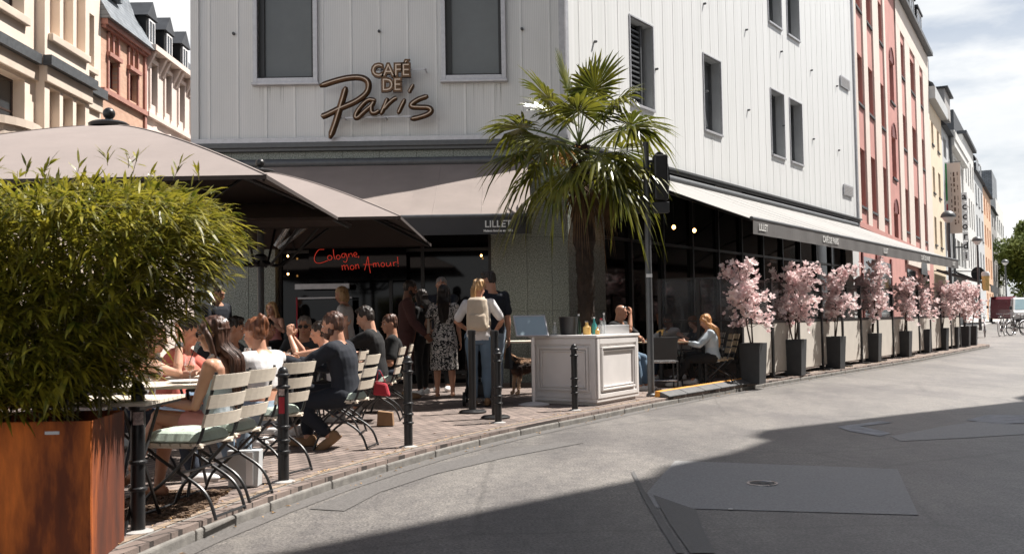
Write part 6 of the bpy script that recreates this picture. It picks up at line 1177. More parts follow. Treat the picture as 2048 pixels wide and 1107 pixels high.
# ---- pushchair behind the queue
pc_ = empty('pushchair', (-.12, 13.3, .1), 'black pushchair standing between the backpack and the dog', 'pushchair')
for x, y in ((-.35, 12.95), (.1, 12.95), (-.35, 13.6), (.1, 13.6)): b = MB(); b.tube([(x - .02, y, .2), (x + .02, y, .2)], .095, 16); w_ = b.build('wheel', 'black_matte', pc_, smooth=True); b = MB(); b.tube([(x - .024, y, .2), (x + .024, y, .2)], .045, 10); b.build('hubcap', 'alu', w_)
b = MB()
for x in (-.32, .07): b.tube([(x, 13.6, .2), (x, 13.2, .6), (x, 12.85, 1.02)], .014, 8); b.tube([(x, 12.95, .2), (x, 13.3, .62)], .014, 8)
b.tube([(-.32, 12.85, 1.02), (.07, 12.85, 1.02)], .018, 8); b.tube([(-.32, 12.95, .22), (.07, 12.95, .22)], .012, 6); b.build('frame', 'black', pc_, smooth=True)
b = MB(); b.hexa([(-.3, 13.1, .5), (.05, 13.1, .5), (.05, 13.55, .45), (-.3, 13.55, .45), (-.3, 12.98, .92), (.05, 12.98, .92), (.05, 13.1, .95), (-.3, 13.1, .95)]); b.build('seat', 'blackc', pc_, bevel=.03)
b = MB(); b.hexa([(-.3, 13.05, .22), (.05, 13.05, .22), (.05, 13.45, .22), (-.3, 13.45, .22), (-.3, 13.03, .4), (.05, 13.03, .4), (.05, 13.47, .4), (-.3, 13.47, .4)]); b.build('basket', 'planter', pc_, bevel=.02)
pc_.location = (-.42 - .02, 13.9, .1)

# ================================================================ PEOPLE
from mathutils import noise as MN
def remesh(o, vox, sm=3, noise_a=0.0, noise_s=(14, 14, 14), keepmats=True):
    md = o.modifiers.new('r', 'REMESH'); md.mode = 'VOXEL'; md.voxel_size = vox; md.use_smooth_shade = True
    if sm: m2 = o.modifiers.new('s', 'SMOOTH'); m2.factor = .5; m2.iterations = sm
    dg = bpy.context.evaluated_depsgraph_get(); ev = o.evaluated_get(dg); me = bpy.data.meshes.new_from_object(ev, depsgraph=dg)
    old = o.data; mats = list(old.materials); o.modifiers.clear(); o.data = me; me.name = old.name; bpy.data.meshes.remove(old)
    me.materials.clear()
    for m in mats: me.materials.append(m)
    if noise_a:
        n = len(me.vertices); co = np.empty(n * 3, np.float32); no = np.empty(n * 3, np.float32); me.vertices.foreach_get('co', co); me.vertex_normals.foreach_get('vector', no); co = co.reshape(-1, 3); no = no.reshape(-1, 3)
        sc = np.array(noise_s, np.float32); p = co * sc; d = np.array([MN.noise(Vector(q)) for q in p.tolist()], np.float32); co += no * (d * noise_a)[:, None]; me.vertices.foreach_set('co', co.reshape(-1))
    me.polygons.foreach_set('use_smooth', [True] * len(me.polygons)); me.update(); return o
def ik(a, t, l1, l2, hint):
    a = Vector(a); t = Vector(t); d = t - a; L_ = min(d.length, (l1 + l2) * .998); dn = d.normalized(); c = (l1 * l1 - l2 * l2 + L_ * L_) / (2 * L_); h = math.sqrt(max(0, l1 * l1 - c * c)); hv = Vector(hint); hv = (hv - dn * hv.dot(dn)); hv = hv.normalized() if hv.length > 1e-5 else Vector((0, 0, 1)); return a + dn * c + hv * h, a + dn * L_
def chain(b, pts, rs, n=12):
    b.tube(pts, list(rs), n)
    for p, r in zip(pts, rs): b.ell(p, r, r, r, n, 8)
def loft(b, secs, n=18):
    vs = []; m = len(secs)
    for c, X, Y, rx, ry in secs:
        for k in range(n):
            a = 2 * math.pi * k / n; ca = math.cos(a); sa = math.sin(a); e = .86; vs.append(Vector(c) + X * (rx * math.copysign(abs(ca) ** e, ca)) + Y * (ry * math.copysign(abs(sa) ** e, sa)))
    b.add(vs, [(i * n + k, i * n + (k + 1) % n, (i + 1) * n + (k + 1) % n, (i + 1) * n + k) for i in range(m - 1) for k in range(n)] + [tuple(range(n - 1, -1, -1)), tuple(range((m - 1) * n, m * n))])
def hand(b, w, d, nrm, side, curl=.5, k=1.0):
    d = Vector(d).normalized(); nrm = Vector(nrm); nrm = (nrm - d * nrm.dot(d)).normalized(); s = d.cross(nrm) * side
    b.ell(w + d * .048 * k, .016 * k, .040 * k, .052 * k, 12, 8, X=nrm, Y=s, Z=d)
    for i, (o, L_) in enumerate(((.030, .070), (.010, .080), (-.011, .075), (-.030, .058))):
        p = w + d * .085 * k + s * o * k; cur = curl * (1 + .12 * i); v = d + s * o * 2.2; pts = [p - d * .015 * k]; rr = [.0092 * k]
        for j, f in enumerate((.45, .32, .23)):
            a = cur * (j + .4) * .8; v2 = (v.normalized() * math.cos(a) + nrm * math.sin(a)); p = p + v2 * (L_ * f * k); pts.append(p); rr.append((.0085 - .0007 * j) * k)
        chain(b, pts, rr, 7)
    p0 = w + d * .02 * k + s * .026 * k; p1 = p0 + (d * .6 + s * .75 + nrm * .25).normalized() * .042 * k; p2 = p1 + (d * .9 + s * .2 + nrm * .35).normalized() * .034 * k; chain(b, [w + d * .01 * k, p0, p1, p2], [.014 * k, .012 * k, .0105 * k, .009 * k], 8)
def rotz(v, a): c, s = math.cos(a), math.sin(a); return Vector((v.x * c - v.y * s, v.x * s + v.y * c, v.z))
def person(lb, x, y, ang, H=1.72, fem=True, sit=False, hipz=None, lean=0, side=0, twist=0, head=(0, 0), hands=None, elb=None, feet=None, knee=None, top='white', sleeve=.5, bottom='jeans', legs=1.0, shoes='sneaker', hair='short', hc='h_brown', hl=.4, skin='skin', vox=.011, neck=True, curl=.5, beard=False, glasses=None, dress=None, straps=False, z=.1, extra=None, crop=0, handdir=None, palm=None, shirt_open=False, footdir=(0, 1, 0)):
    k = H / 1.72; g = empty('person', (x, y, z), lb, 'person'); g['group'] = 'guests in front of the cafe'
    hz_ = (hipz if hipz is not None else (.475 if sit else .93 * k)); sl_ = .91 if sit else 1.0; Pv = Vector((0, 0, hz_)); la = R(lean); ls = R(side); U = Vector((math.sin(ls), math.sin(la), math.cos(la))).normalized(); tw = R(twist)
    Xh = Vector((1, 0, 0)); Xs = rotz(Vector((1, 0, 0)), tw); Yh = Vector((0, 1, 0)); sw = (.165 if fem else .19) * k; hw = .095 * k
    def sp_(t): # spine curve: pelvis upright to lean
        q = min(1, max(0, t / .5)); u = (Vector((0, 0, 1)) * (1 - q * .9) + U * (q * .9 + .1)).normalized(); return Pv + (Vector((0, 0, 1)) * (1 - .7 * q) + U * (.7 * q)).normalized() * t * k * sl_, u
    def ax(t): c, u = sp_(t); X = (Xh * (1 - t / .5) + Xs * (t / .5)) if 0 < t < .5 else (Xs if t >= .5 else Xh); X = (X - u * X.dot(u)).normalized(); return c, X, u.cross(X)
    prof = [(-.09, .12, .10), (-.04, .158, .115), (.02, .172 if fem else .165, .118), (.10, .150 if fem else .155, .105), (.19, .128 if fem else .150, .094), (.28, .143 if fem else .165, .105), (.36, .158 if fem else .180, .113), (.43, .160 if fem else .185, .104), (.485, .135 if fem else .155, .078), (.525, .075, .060)]
    def torso(b, t0, t1, inf):
        S_ = [(t, rx, ry) for t, rx, ry in prof if t0 <= t <= t1]; secs = []
        for t, rx, ry in S_: c, X, Y = ax(t); secs.append((c, X, Y, rx * k + inf, ry * k + inf))
        loft(b, secs)
    c5, X5, Y5 = ax(.5); NB = c5 + (X5.cross(Y5)) * .03 * k; shc, Xsh, Ysh = ax(.455)
    SH = [shc - Xsh * sw, shc + Xsh * sw]; HP = [Pv - Xh * hw, Pv + Xh * hw]
    hands = hands or [(-.22 * k, .06, hz_ - .12), (.22 * k, .06, hz_ - .12)]
    if not sit and hands is None: pass
    elb = elb or [(-.5, -1, -.2), (.5, -1, -.2)]
    EW = [ik(SH[i], hands[i], .285 * k, .255 * k, elb[i]) for i in (0, 1)]
    feet = feet or ([(-.10, .48, .07), (.10, .48, .07)] if sit else [(-.09, .0, .085), (.09, .02, .085)])
    knee = knee or [(-.1, 1, .6), (.1, 1, .6)]
    KF = [ik(HP[i], feet[i], .425 * k, .415 * k, knee[i]) for i in (0, 1)]
    yaw, pit = R(head[0]), R(head[1]); Hf = rotz(Vector((0, 1, 0)), yaw + tw); hd_up = (Vector((0, 0, 1)) * .75 + U * .25).normalized(); Hx = Hf.cross(hd_up).normalized(); Hf = hd_up.cross(Hx).normalized()
    Hf2 = Hf * math.cos(pit) + hd_up * math.sin(pit); Hu = (hd_up * math.cos(pit) - Hf * math.sin(pit)); Hf = Hf2
    HC = NB + (hd_up * .102 + Vector((0, 1, 0)) * .012 + Hf * .015) * k + Hu * .035 * k
    def hp(a, f, u): return HC + (Hx * a + Hf * f + Hu * u) * k
    # ---- body
    b = MB(); torso(b, -1, 1, 0); chain(b, [NB - (HC - NB) * .35, HC - Hu * .04 * k - Hf * .02 * k], [.060 * k if fem else .070 * k, .053 * k if fem else .063 * k])
    b.ell(hp(0, -.008, .028), .073 * k, .092 * k, .090 * k, 16, 12, X=Hx, Y=Hf, Z=Hu); b.ell(hp(0, .026, -.045), .056 * k, .062 * k, .068 * k, 14, 10, X=Hx, Y=Hf, Z=Hu); b.ell(hp(0, .058, -.088), .024 * k, .022 * k, .020 * k, 10, 8, X=Hx, Y=Hf, Z=Hu)
    b.ell(hp(0, .096, -.022), .0125 * k, .020 * k, .014 * k, 8, 6, X=Hx, Y=Hf, Z=Hu); b.ell(hp(0, .088, .000), .009 * k, .014 * k, .026 * k, 8, 6, X=Hx, Y=Hf, Z=Hu); b.ell(hp(0, .080, .030), .045 * k, .014 * k, .010 * k, 10, 6, X=Hx, Y=Hf, Z=Hu); b.ell(hp(0, .082, -.056), .022 * k, .012 * k, .009 * k, 10, 6, X=Hx, Y=Hf, Z=Hu)
    for s in (-1, 1): b.ell(hp(s * .074, -.008, -.004), .010 * k, .020 * k, .032 * k, 8, 6, X=Hx, Y=Hf, Z=Hu); b.ell(hp(s * .035, .064, -.03), .022 * k, .020 * k, .020 * k, 8, 6, X=Hx, Y=Hf, Z=Hu)
    ar = [.050, .040, .034, .037, .026, .023] if fem else [.060, .050, .041, .043, .031, .027]
    for i in (0, 1):
        E, W = EW[i]; A = SH[i]; chain(b, [shc + (A - shc) * .35 + Vector((0, 0, .01)), A, A + (E - A) * .5, E, E + (W - E) * .25, E + (W - E) * .8, W], [ar[0] * k] + [r * k for r in ar])
        dd = Vector(handdir[i]) if handdir and handdir[i] else (W - E); pn = Vector(palm[i]) if palm and palm[i] else Vector((-1 if i else 1, 0, -.3))
        hand(b, W, dd, pn, 1 if i else -1, curl, k)
        K_, F_ = KF[i]; hj = HP[i]; lr = [.088, .070, .052, .056, .036, .034] if fem else [.088, .070, .055, .058, .040, .037]
        chain(b, [hj, hj + (K_ - hj) * .5, K_, K_ + (F_ - K_) * .28 + Vector((0, -.012, 0)), F_ + (K_ - F_) * .15, F_], [r * k for r in lr])
        fd = Vector(footdir).normalized() if not isinstance(footdir[0], tuple) else Vector(footdir[i]).normalized(); up = Vector((0, 0, 1)) if abs(fd.z) < .8 else Vector((0, 1, 0)); sd = fd.cross(up).normalized(); up = sd.cross(fd)
        b.ell(F_ + fd * .05 * k - up * .045 * k, .040 * k, .115 * k, .030 * k, 12, 8, X=sd, Y=fd, Z=up); b.ell(F_ - fd * .03 * k - up * .04 * k, .032 * k, .04 * k, .035 * k, 10, 6, X=sd, Y=fd, Z=up)
    remesh(b.build('body', skin, g, loc=None), vox if vox < .009 else .009, 2)
    body = g.children[0]; g0 = Vector((x, y, z))
    def cl(bm, name, m, par=g, v=vox, sm=2, na=.011, ns=(11, 11, 8)): o = bm.build(name, m, par); return remesh(o, v, sm, na, ns)
    # (everything is built around the origin, the empty carries place and heading)
    if top:
        b = MB(); 
        if straps: torso(b, crop, .37, .010); [b.tube([ax(.34)[0] + ax(.34)[1] * s * .08 * k + ax(.34)[2] * f * .10 * k, ax(.47)[0] + Xsh * s * .085 * k + ax(.47)[2] * f * .06 * k, shc + Xsh * s * .095 * k + Vector((0, 0, .075 * k))], .014, 6) for s in (-1, 1) for f in (-1, 1)]
        else:
            torso(b, crop if crop else -.05, .5, .014); 
            for i in (0, 1):
                A = SH[i]; E, W = EW[i]; pts = [shc + (A - shc) * .3 + Vector((0, 0, .012)), A]; rr = [(ar[0] + .012) * k, (ar[0] + .014) * k]
                if sleeve > .5: pts += [A + (E - A) * .5, E, E + (W - E) * .3, E + (W - E) * min(1, (sleeve - .5) * 2)]; rr += [(ar[1] + .016) * k, (ar[2] + .017) * k, (ar[3] + .015) * k, (ar[5] + .016) * k]
                elif sleeve > 0: pts += [A + (E - A) * (sleeve * 1.7)]; rr += [(ar[1] + .022) * k]
                chain(b, pts, rr)
        cl(b, 'top', top)
    if dress:
        b = MB(); torso(b, -.02, .5, .014); secs = []
        for t, rx, ry in ((.16, .15, .112), (.02, .195, .15), (-.15, .205, .16), (-.38, .215, .165), (-.50, .225, .17)): secs.append((Pv + Vector((0, 0, t * k)), Xh, Yh, rx * k, ry * k))
        loft(b, secs[::-1])
        for i in (0, 1): chain(b, [shc + (SH[i] - shc) * .3, SH[i], SH[i] + (EW[i][0] - SH[i]) * .5], [(ar[0] + .012) * k, (ar[0] + .016) * k, (ar[1] + .03) * k])
        cl(b, 'dress', dress)
    if bottom:
        b = MB(); torso(b, -.1, .1, .012); full = legs >= 1
        for i in (0, 1):
            hj = HP[i]; K_, F_ = KF[i]; lr = [.088, .070, .052, .056, .036]
            if full: w_ = .016 if bottom != 'blackc' or not fem else .010; chain(b, [hj, hj + (K_ - hj) * .5, K_, K_ + (F_ - K_) * .3 + Vector((0, -.012, 0)), F_ + (K_ - F_) * .12], [(r + w_) * k for r in lr])
            else: chain(b, [hj, hj + (K_ - hj) * legs * .8, hj + (K_ - hj) * legs], [(.088 + .012) * k, (.075 + .014) * k, (.068 + .02) * k])
        cl(b, 'shorts' if not full else 'trousers', bottom)
    if shoes:
        for i in (0, 1):
            b = MB(); K_, F_ = KF[i]; fd = Vector(footdir).normalized() if not isinstance(footdir[0], tuple) else Vector(footdir[i]).normalized(); up = Vector((0, 0, 1)) if abs(fd.z) < .8 else Vector((0, 1, 0)); sd = fd.cross(up).normalized(); up = sd.cross(fd)
            b.ell(F_ + fd * .06 * k - up * .045 * k, .050 * k, .14 * k, .042 * k, 14, 8, X=sd, Y=fd, Z=up); b.ell(F_ - fd * .03 * k - up * .03 * k, .043 * k, .055 * k, .055 * k, 12, 8, X=sd, Y=fd, Z=up); b.ell(F_ + fd * .04 * k - up * .068 * k, .048 * k, .145 * k, .018 * k, 14, 6, X=sd, Y=fd, Z=up); cl(b, 'shoe', shoes, na=0)
    # ---- hair
    if hair:
        b = MB(); fr_ = -.018
        b.ell(hp(0, fr_, .050), .081 * k, .096 * k, .080 * k, 18, 12, X=Hx, Y=Hf, Z=Hu); b.ell(hp(0, -.040, .015), .080 * k, .070 * k, .085 * k, 16, 10, X=Hx, Y=Hf, Z=Hu)
        if hair == 'quiff': b.ell(hp(0, .035, .105), .058 * k, .052 * k, .030 * k, 12, 8, X=Hx, Y=Hf, Z=Hu); b.ell(hp(0, -.01, .10), .07 * k, .07 * k, .04 * k, 12, 8, X=Hx, Y=Hf, Z=Hu)
        if hair in ('long', 'clip', 'straight'):
            D0 = hp(0, -.06, .03); tl = [(0, .078, .055), (.10, .085, .052), (.2, .088, .045), (.32, .090, .038), (.43, .072, .028), (.52, .035, .018)]
            secs = []; back = -ax(.4)[2]
            for t, rx, ry in tl: 
                q = t * hl / .45; c = D0 + Vector((0, 0, -q * k)) - Hf * .0; tt = .525 - (q - .14); c2 = None
                if q > .14: base = ax(max(.05, tt))[0] + back * (.118 * k); c = Vector((base.x, base.y, c.z))
                secs.append((c, Hx if q < .1 else Xsh, Hf if q < .1 else ax(.4)[2], rx * k, ry * k))
            loft(b, secs[::-1], 14)
            for s in (-1, 1): b.tube(spline([hp(s * .062, .045, .075), hp(s * .080, .02, .01), hp(s * .082, -.01, -.08), hp(s * .085, -.03, -.17)], 4), .024 * k, 8)
        if hair == 'bun': b.ell(hp(0, -.085, .085), .050 * k, .045 * k, .045 * k, 12, 8, X=Hx, Y=Hf, Z=Hu); b.ell(hp(.02, -.10, .055), .03 * k, .03 * k, .04 * k, 10, 8); b.ell(hp(-.03, -.095, .12), .022 * k, .022 * k, .03 * k, 10, 8)
        if hair == 'pony': P = [hp(0, -.085, .075), hp(0, -.125, .05), hp(0, -.135, -.05), hp(0, -.11, -.18), hp(.0, -.09, -.27)]; b.tube(spline(P, 4), [(.018 + .014 * math.sin(math.pi * min(1, i / 14))) * k * (1 if i < 15 else .4) for i in range(17)], 10)
        if hair == 'bob': b.ell(hp(0, -.03, -.02), .098 * k, .085 * k, .12 * k, 14, 10, X=Hx, Y=Hf, Z=Hu)
        if beard: b.ell(hp(0, .040, -.072), .056 * k, .056 * k, .045 * k, 12, 8, X=Hx, Y=Hf, Z=Hu); [b.ell(hp(s * .06, .01, -.045), .016 * k, .03 * k, .04 * k, 8, 6, X=Hx, Y=Hf, Z=Hu) for s in (-1, 1)]
        o = cl(b, 'hair', hc, g, min(vox, .008), 2, .011, (50, 50, 8))
        if hair in ('long', 'clip', 'straight', 'pony'):   # loose strands
            rg = random.Random(int(abs(x * 997 + y * 131))); st_ = MB()
            for j in range(70):
                s = rg.uniform(-1, 1); off_ = rg.uniform(.0, .018); P = []
                if hair == 'pony': P = [hp(s * .02, -.12 - off_, .05), hp(s * .04, -.15 - off_, -.06), hp(s * .03, -.13 - off_, -.18), hp(s * .03, -.10, -.27 - rg.random() * .04)]
                else:
                    for t, rx, ry in tl[:-1]:
                        q = t * hl / .45 * (.9 + .2 * rg.random()); c = D0 + Vector((0, 0, -q * k))
                        if q > .14: base = ax(max(.05, .525 - (q - .14)))[0] + back * (.118 * k); c = Vector((base.x, base.y, c.z))
                        P.append(c + Xsh * (s * rx * k * .98) + back * (ry * k * math.sqrt(max(0, 1 - s * s)) * .95 + off_ * .4))
                st_.tube(spline(P, 3), .0028, 4, caps=False)
            st_.build('strands', hc, o, smooth=True)
    # ---- face details
    e = MB()
    for s in (-1, 1): e.m = 0; e.ell(hp(s * .030, .076, .008), .012 * k, .0075 * k, .007 * k, 8, 6, X=Hx, Y=Hf, Z=Hu); e.m = 1; e.ell(hp(s * .030, .0815, .008), .0055 * k, .004 * k, .0055 * k, 8, 6, X=Hx, Y=Hf, Z=Hu)
    e.build('eyes', ['plastic_white', 'black_matte'], body, smooth=True)
    e = MB(); [e.tube([hp(s * .014, .092, .030), hp(s * .030, .094, .036), hp(s * .048, .082, .031)], .0042 * k, 5) for s in (-1, 1)]; e.build('eyebrows', hc if hc not in ('h_blonde', 'h_strawberry', 'h_grey') else 'h_auburn', body, smooth=True)
    MT.setdefault('lips', mat('lips', (.42, .13, .11), .4, .05, 5)); e = MB(); e.tube([hp(-.020, .084, -.056), hp(-.007, .0945, -.054), hp(.007, .0945, -.054), hp(.020, .084, -.056)], [.003, .0055, .0055, .003], 6); e.build('lips', 'lips', body, smooth=True)
    if glasses:
        up_ = .085 if glasses == 'head' else .010; fw_ = .06 if glasses == 'head' else .098; gl = MB()
        for s in (-1, 1): gl.ell(hp(s * .033, fw_, up_), .027 * k, .006 * k, .020 * k, 12, 8, X=Hx, Y=Hf, Z=Hu); gl.tube([hp(s * .058, fw_ - .008, up_ + .006), hp(s * .078, .02, up_ + .004), hp(s * .080, -.03, up_ - .004)], .0035, 5)
        gl.tube([hp(-.012, fw_, up_ + .006), hp(.012, fw_, up_ + .006)], .003, 5); gl.build('sunglasses', 'black' if glasses != 'head' else 'chrome', g, smooth=True)
    g['_hp'] = 0; del g['_hp']
    if extra: extra(g, dict(hp=hp, ax=ax, SH=SH, EW=EW, KF=KF, k=k, Pv=Pv, Xs=Xsh, HC=HC))
    g.rotation_euler = (0, 0, R(ang - 90)); return g
_old_empty = empty
def empty_p(name, loc=(0, 0, 0), label=None, cat=None, group=None, rz=0):
    g = _old_empty(name, loc, label, cat, group, rz)
    if name == 'person': ROOT[g.name] = Vector((0, 0, 0))
    return g
empty = empty_p

def clip(g, q): b = MB(); [b.ell(q['hp'](.0 + dx, -.092, .075 + dz), .016, .014, .012, 8, 6) for dx, dz in ((-.028, 0), (-.01, .01), (.01, .01), (.028, 0))]; b.build('hair_clip', 'sneaker', g, smooth=True)
def watch(i): return lambda g, q: (lambda b, E, W: (b.tube([W + (E - W).normalized() * .02, W + (E - W).normalized() * .05], .031 * q['k'], 12), b.build('watch', 'chrome', g, smooth=True)))(MB(), *q['EW'][i])
TH = lambda x, y, z: (x, y, z)
person('seated young woman with long brown hair, sunglasses and pink shorts, legs crossed', -1.96, 6.73, 176, 1.70, True, True, lean=4, head=(4, -6), hands=[(-.08, .36, .64), (.06, .40, .63)], elb=[(-.25, -.6, -1), (.4, -.5, -1)], feet=[(.02, .62, .20), (.02, .44, .085)], knee=[(-.02, 1, 1.2), (.05, 1, .5)], top='pale_blue', straps=True, bottom='pinkc', legs=.45, shoes=None, hair='clip', hc='h_brown', hl=.46, skin='skin', vox=.0075, glasses='face', extra=clip, footdir=((0, .8, -.6), (0, 1, 0)), palm=[(0, 0, -1), (0, 0, -1)], handdir=[(.3, 1, -.1), (-.3, 1, 0)])
person('seated woman with auburn bun, white cropped top and jeans behind the second bollard', -1.92, 7.82, 150, 1.70, True, True, lean=14, twist=-10, head=(20, -8), hands=[(-.14, .50, .80), (.16, .46, .80)], top='white', sleeve=0, crop=.19, bottom='lightjeans', hair='bun', hc='h_auburn', vox=.0085, shoes='sneaker', feet=[(-.1, .3, .085), (.12, .36, .085)])
person('woman behind the bamboo resting her chin on her hand, white camisole', -2.86, 7.45, 8, 1.70, True, True, lean=24, head=(-8, -4), hands=[(-.16, .50, .80), (.055, .375, 1.04)], elb=[(-1, -.3, -.4), (.35, .2, -1)], top='white', straps=True, bottom='darkjeans', hair='bun', hc='h_brown', skin='skin_pale', vox=.0085, extra=watch(1), handdir=[(1, .5, 0), (-.1, .1, 1)], palm=[(0, 0, -1), (0, -1, .1)], curl=.9)
person('person in a coral shirt sitting behind the woman in sunglasses', -2.95, 8.62, 5, 1.75, False, True, lean=18, head=(0, -5), hands=[(-.1, .5, .8), (.12, .5, .8)], top='coral', sleeve=.45, bottom='jeans', hair='short', hc='h_dark', vox=.010)
person('dark haired guest seated left of the woman with the bun, face half hidden', -3.0, 9.7, -4, 1.75, False, True, lean=20, head=(-6, -5), hands=[(-.1, .5, .8), (.12, .5, .8)], top='blackc', sleeve=.45, bottom='darkjeans', hair='quiff', hc='h_dark', vox=.011)
person('curly dark haired guest, only head and shoulder visible behind the first table', -3.1, 10.75, 0, 1.76, False, True, lean=14, head=(0, 0), hands=[(-.1, .5, .8), (.12, .5, .8)], top='greyc', sleeve=.45, bottom='darkjeans', hair='quiff', hc='h_dark', vox=.012)
person('dark haired man in profile looking right, seated behind the woman with the bun', -2.98, 11.55, 5, 1.74, False, True, lean=16, head=(0, -6), hands=[(-.1, .5, .8), (.12, .5, .8)], top='blackc', sleeve=.45, bottom='darkjeans', hair='short', hc='h_dark', vox=.012)
place(cc, False, (-2.95, 11.55, .1), hd(3), 'folding chair under the dark haired man in profile looking right')
person('grey haired man with glasses in a dark grey t-shirt facing the camera', -2.55, 12.3, -88, 1.78, False, True, lean=4, head=(0, -6), hands=[(-.15, .4, .8), (.15, .4, .8)], top='greyc', sleeve=.45, bottom='darkjeans', hair='short', hc='h_grey', vox=.011, glasses='face')
person('woman leaning forward with clasped hands at her mouth opposite the bearded man', -1.83, 10.5, 178, 1.68, True, True, lean=27, head=(0, -4), hands=[(-.05, .50, 1.02), (.05, .50, 1.02)], elb=[(-.6, .2, -1), (.6, .2, -1)], top='white', straps=True, bottom='blackc', hair='bun', hc='h_dark', skin='skin_pale', vox=.010, handdir=[(.1, .05, 1), (-.1, .05, 1)], curl=.8)
def lapel(g, q):
    b = MB(); c, X, Y = q['ax'](.48); b.tube([c - X * .07 + Y * .02, c - Y * .075, c + X * .07 + Y * .02], .02, 8); b.build('collar', 'navy', g, smooth=True)
person('bearded man in dark navy suit jacket leaning on the drinks table', -1.55, 9.30, 170, 1.82, False, True, lean=14, head=(6, -4), hands=[(-.12, .56, .82), (.16, .52, .80)], top='navy', sleeve=.96, bottom='navy', hair='short', hc='h_brown', beard=True, skin='skin', vox=.009, shoes='leather', feet=[(-.14, .12, .13), (.10, .42, .085)], knee=[(-.3, 1, .3), (.1, 1, .5)], footdir=((0, 1, -.7), (0, 1, 0)), extra=lapel, crop=-.09)
person('young man with dark hair in a black t-shirt touching his face, seated in profile', -1.62, 11.85, 178, 1.84, False, True, hipz=.55, lean=12, head=(0, -16), hands=[(-.02, .36, 1.10), (.12, .34, .80)], elb=[(-.4, .3, -1), (.6, -.2, -.5)], top='blackc', sleeve=.42, bottom='darkjeans', hair='quiff', hc='h_dark', skin='skin_pale', vox=.010, handdir=[(0, .1, 1), None], curl=1.0)
person('man in dark jeans and black top seated farthest along the row of chairs', -1.56, 13.0, 190, 1.80, False, True, lean=2, head=(20, -4), hands=[(-.2, .30, .62), (.14, .34, .62)], top='blackc', sleeve=.4, bottom='darkjeans', hair='short', hc='h_brown', vox=.011)
# standing guests
person('man in a dark navy shirt standing against the granite wall at the left, looking down', -4.62, 15.6, -35, 1.77, False, lean=3, head=(10, -18), hands=[(-.08, .26, 1.05), (.10, .26, 1.02)], top='navy', sleeve=.45, bottom='darkjeans', hair='short', hc='h_dark', vox=.012)
person('woman with long wavy blonde hair holding a glass by the shop window', -4.1, 17.1, -100, 1.68, True, True, hipz=.80, lean=2, head=(-10, 0), hands=[(-.1, .28, 1.18), (.15, .28, 1.05)], top='pinkc', straps=True, bottom='blackc', hair='long', hc='h_blonde', hl=.35, skin='skin_pale', vox=.012, feet=[(-.1, .35, .4), (.1, .35, .4)])
person('blonde woman in a white t-shirt walking in front of the dark shop window', -2.50, 15.0, 172, 1.70, True, lean=4, head=(5, -14), hands=[(-.18, .16, .86), (.16, .22, .95)], top='white', sleeve=.42, bottom='blackc', hair='bob', hc='h_blonde', skin='skin', vox=.011, feet=[(-.08, .14, .085), (.08, -.14, .10)])
person('man in a maroon suit standing in profile in the shade', -1.60, 15.0, 5, 1.78, False, lean=5, head=(0, -14), hands=[(-.14, .30, .98), (.16, .28, .96)], top='mar', sleeve=.95, bottom='mar', hair='short', hc='h_dark', skin='skin_dark', vox=.011, shoes='leather', crop=-.09, beard=True)
person('woman in a black dress standing between the maroon suit and the leopard dress', -1.42, 15.75, 150, 1.66, True, lean=0, head=(0, 0), hands=[(-.22, .05, .74), (.24, .05, .74)], top='blackc', sleeve=.3, bottom='blackc', hair='long', hc='h_dark', hl=.3, skin='skin_dark', vox=.012)
person('tall man in a navy t-shirt raising a cup to his mouth behind the leopard dress', -1.17, 16.5, -92, 1.88, False, lean=-2, head=(0, 4), hands=[(-.02, .17, 1.60), (.24, .16, 1.30)], elb=[(-.6, .1, -1), (1, 0, -.5)], top='navy', sleeve=.42, bottom='blackc', hair='short', hc='h_grey', vox=.011, handdir=[(.2, 0, 1), None], curl=1.1)
def tote(g, q):
    k = q['k']; S_ = q['SH'][0]; b = MB(); p = S_ + Vector((-.045, -.02, -.02)); c = Vector((p.x - .02, .02, 1.00)); 
    b.hexa([c + Vector((-.035, -.17, -.17)), c + Vector((.03, -.17, -.17)), c + Vector((.03, .17, -.17)), c + Vector((-.035, .17, -.17)), c + Vector((-.015, -.13, .20)), c + Vector((.01, -.13, .20)), c + Vector((.01, .13, .20)), c + Vector((-.015, .13, .20))]); o = b.build('tote_bag', 'tan', g, bevel=.015)
    b = MB(); [b.tube([c + Vector((0, s * .10, .18)), S_ + Vector((.01, s * .03, .062))], .012, 6) for s in (-1, 1)]; b.build('strap', 'tan', o, smooth=True)
person('woman with long dark hair in black and white print dress with beige tote bag', -1.04, 15.1, 92, 1.70, True, lean=0, head=(-6, 4), hands=[(-.20, .16, 1.0), (.25, .10, .80)], top=None, dress='leopard', bottom=None, hair='long', hc='h_dark', hl=.42, skin='skin', vox=.009, shoes=None, extra=tote, feet=[(-.11, 0, .085), (.12, .02, .085)])
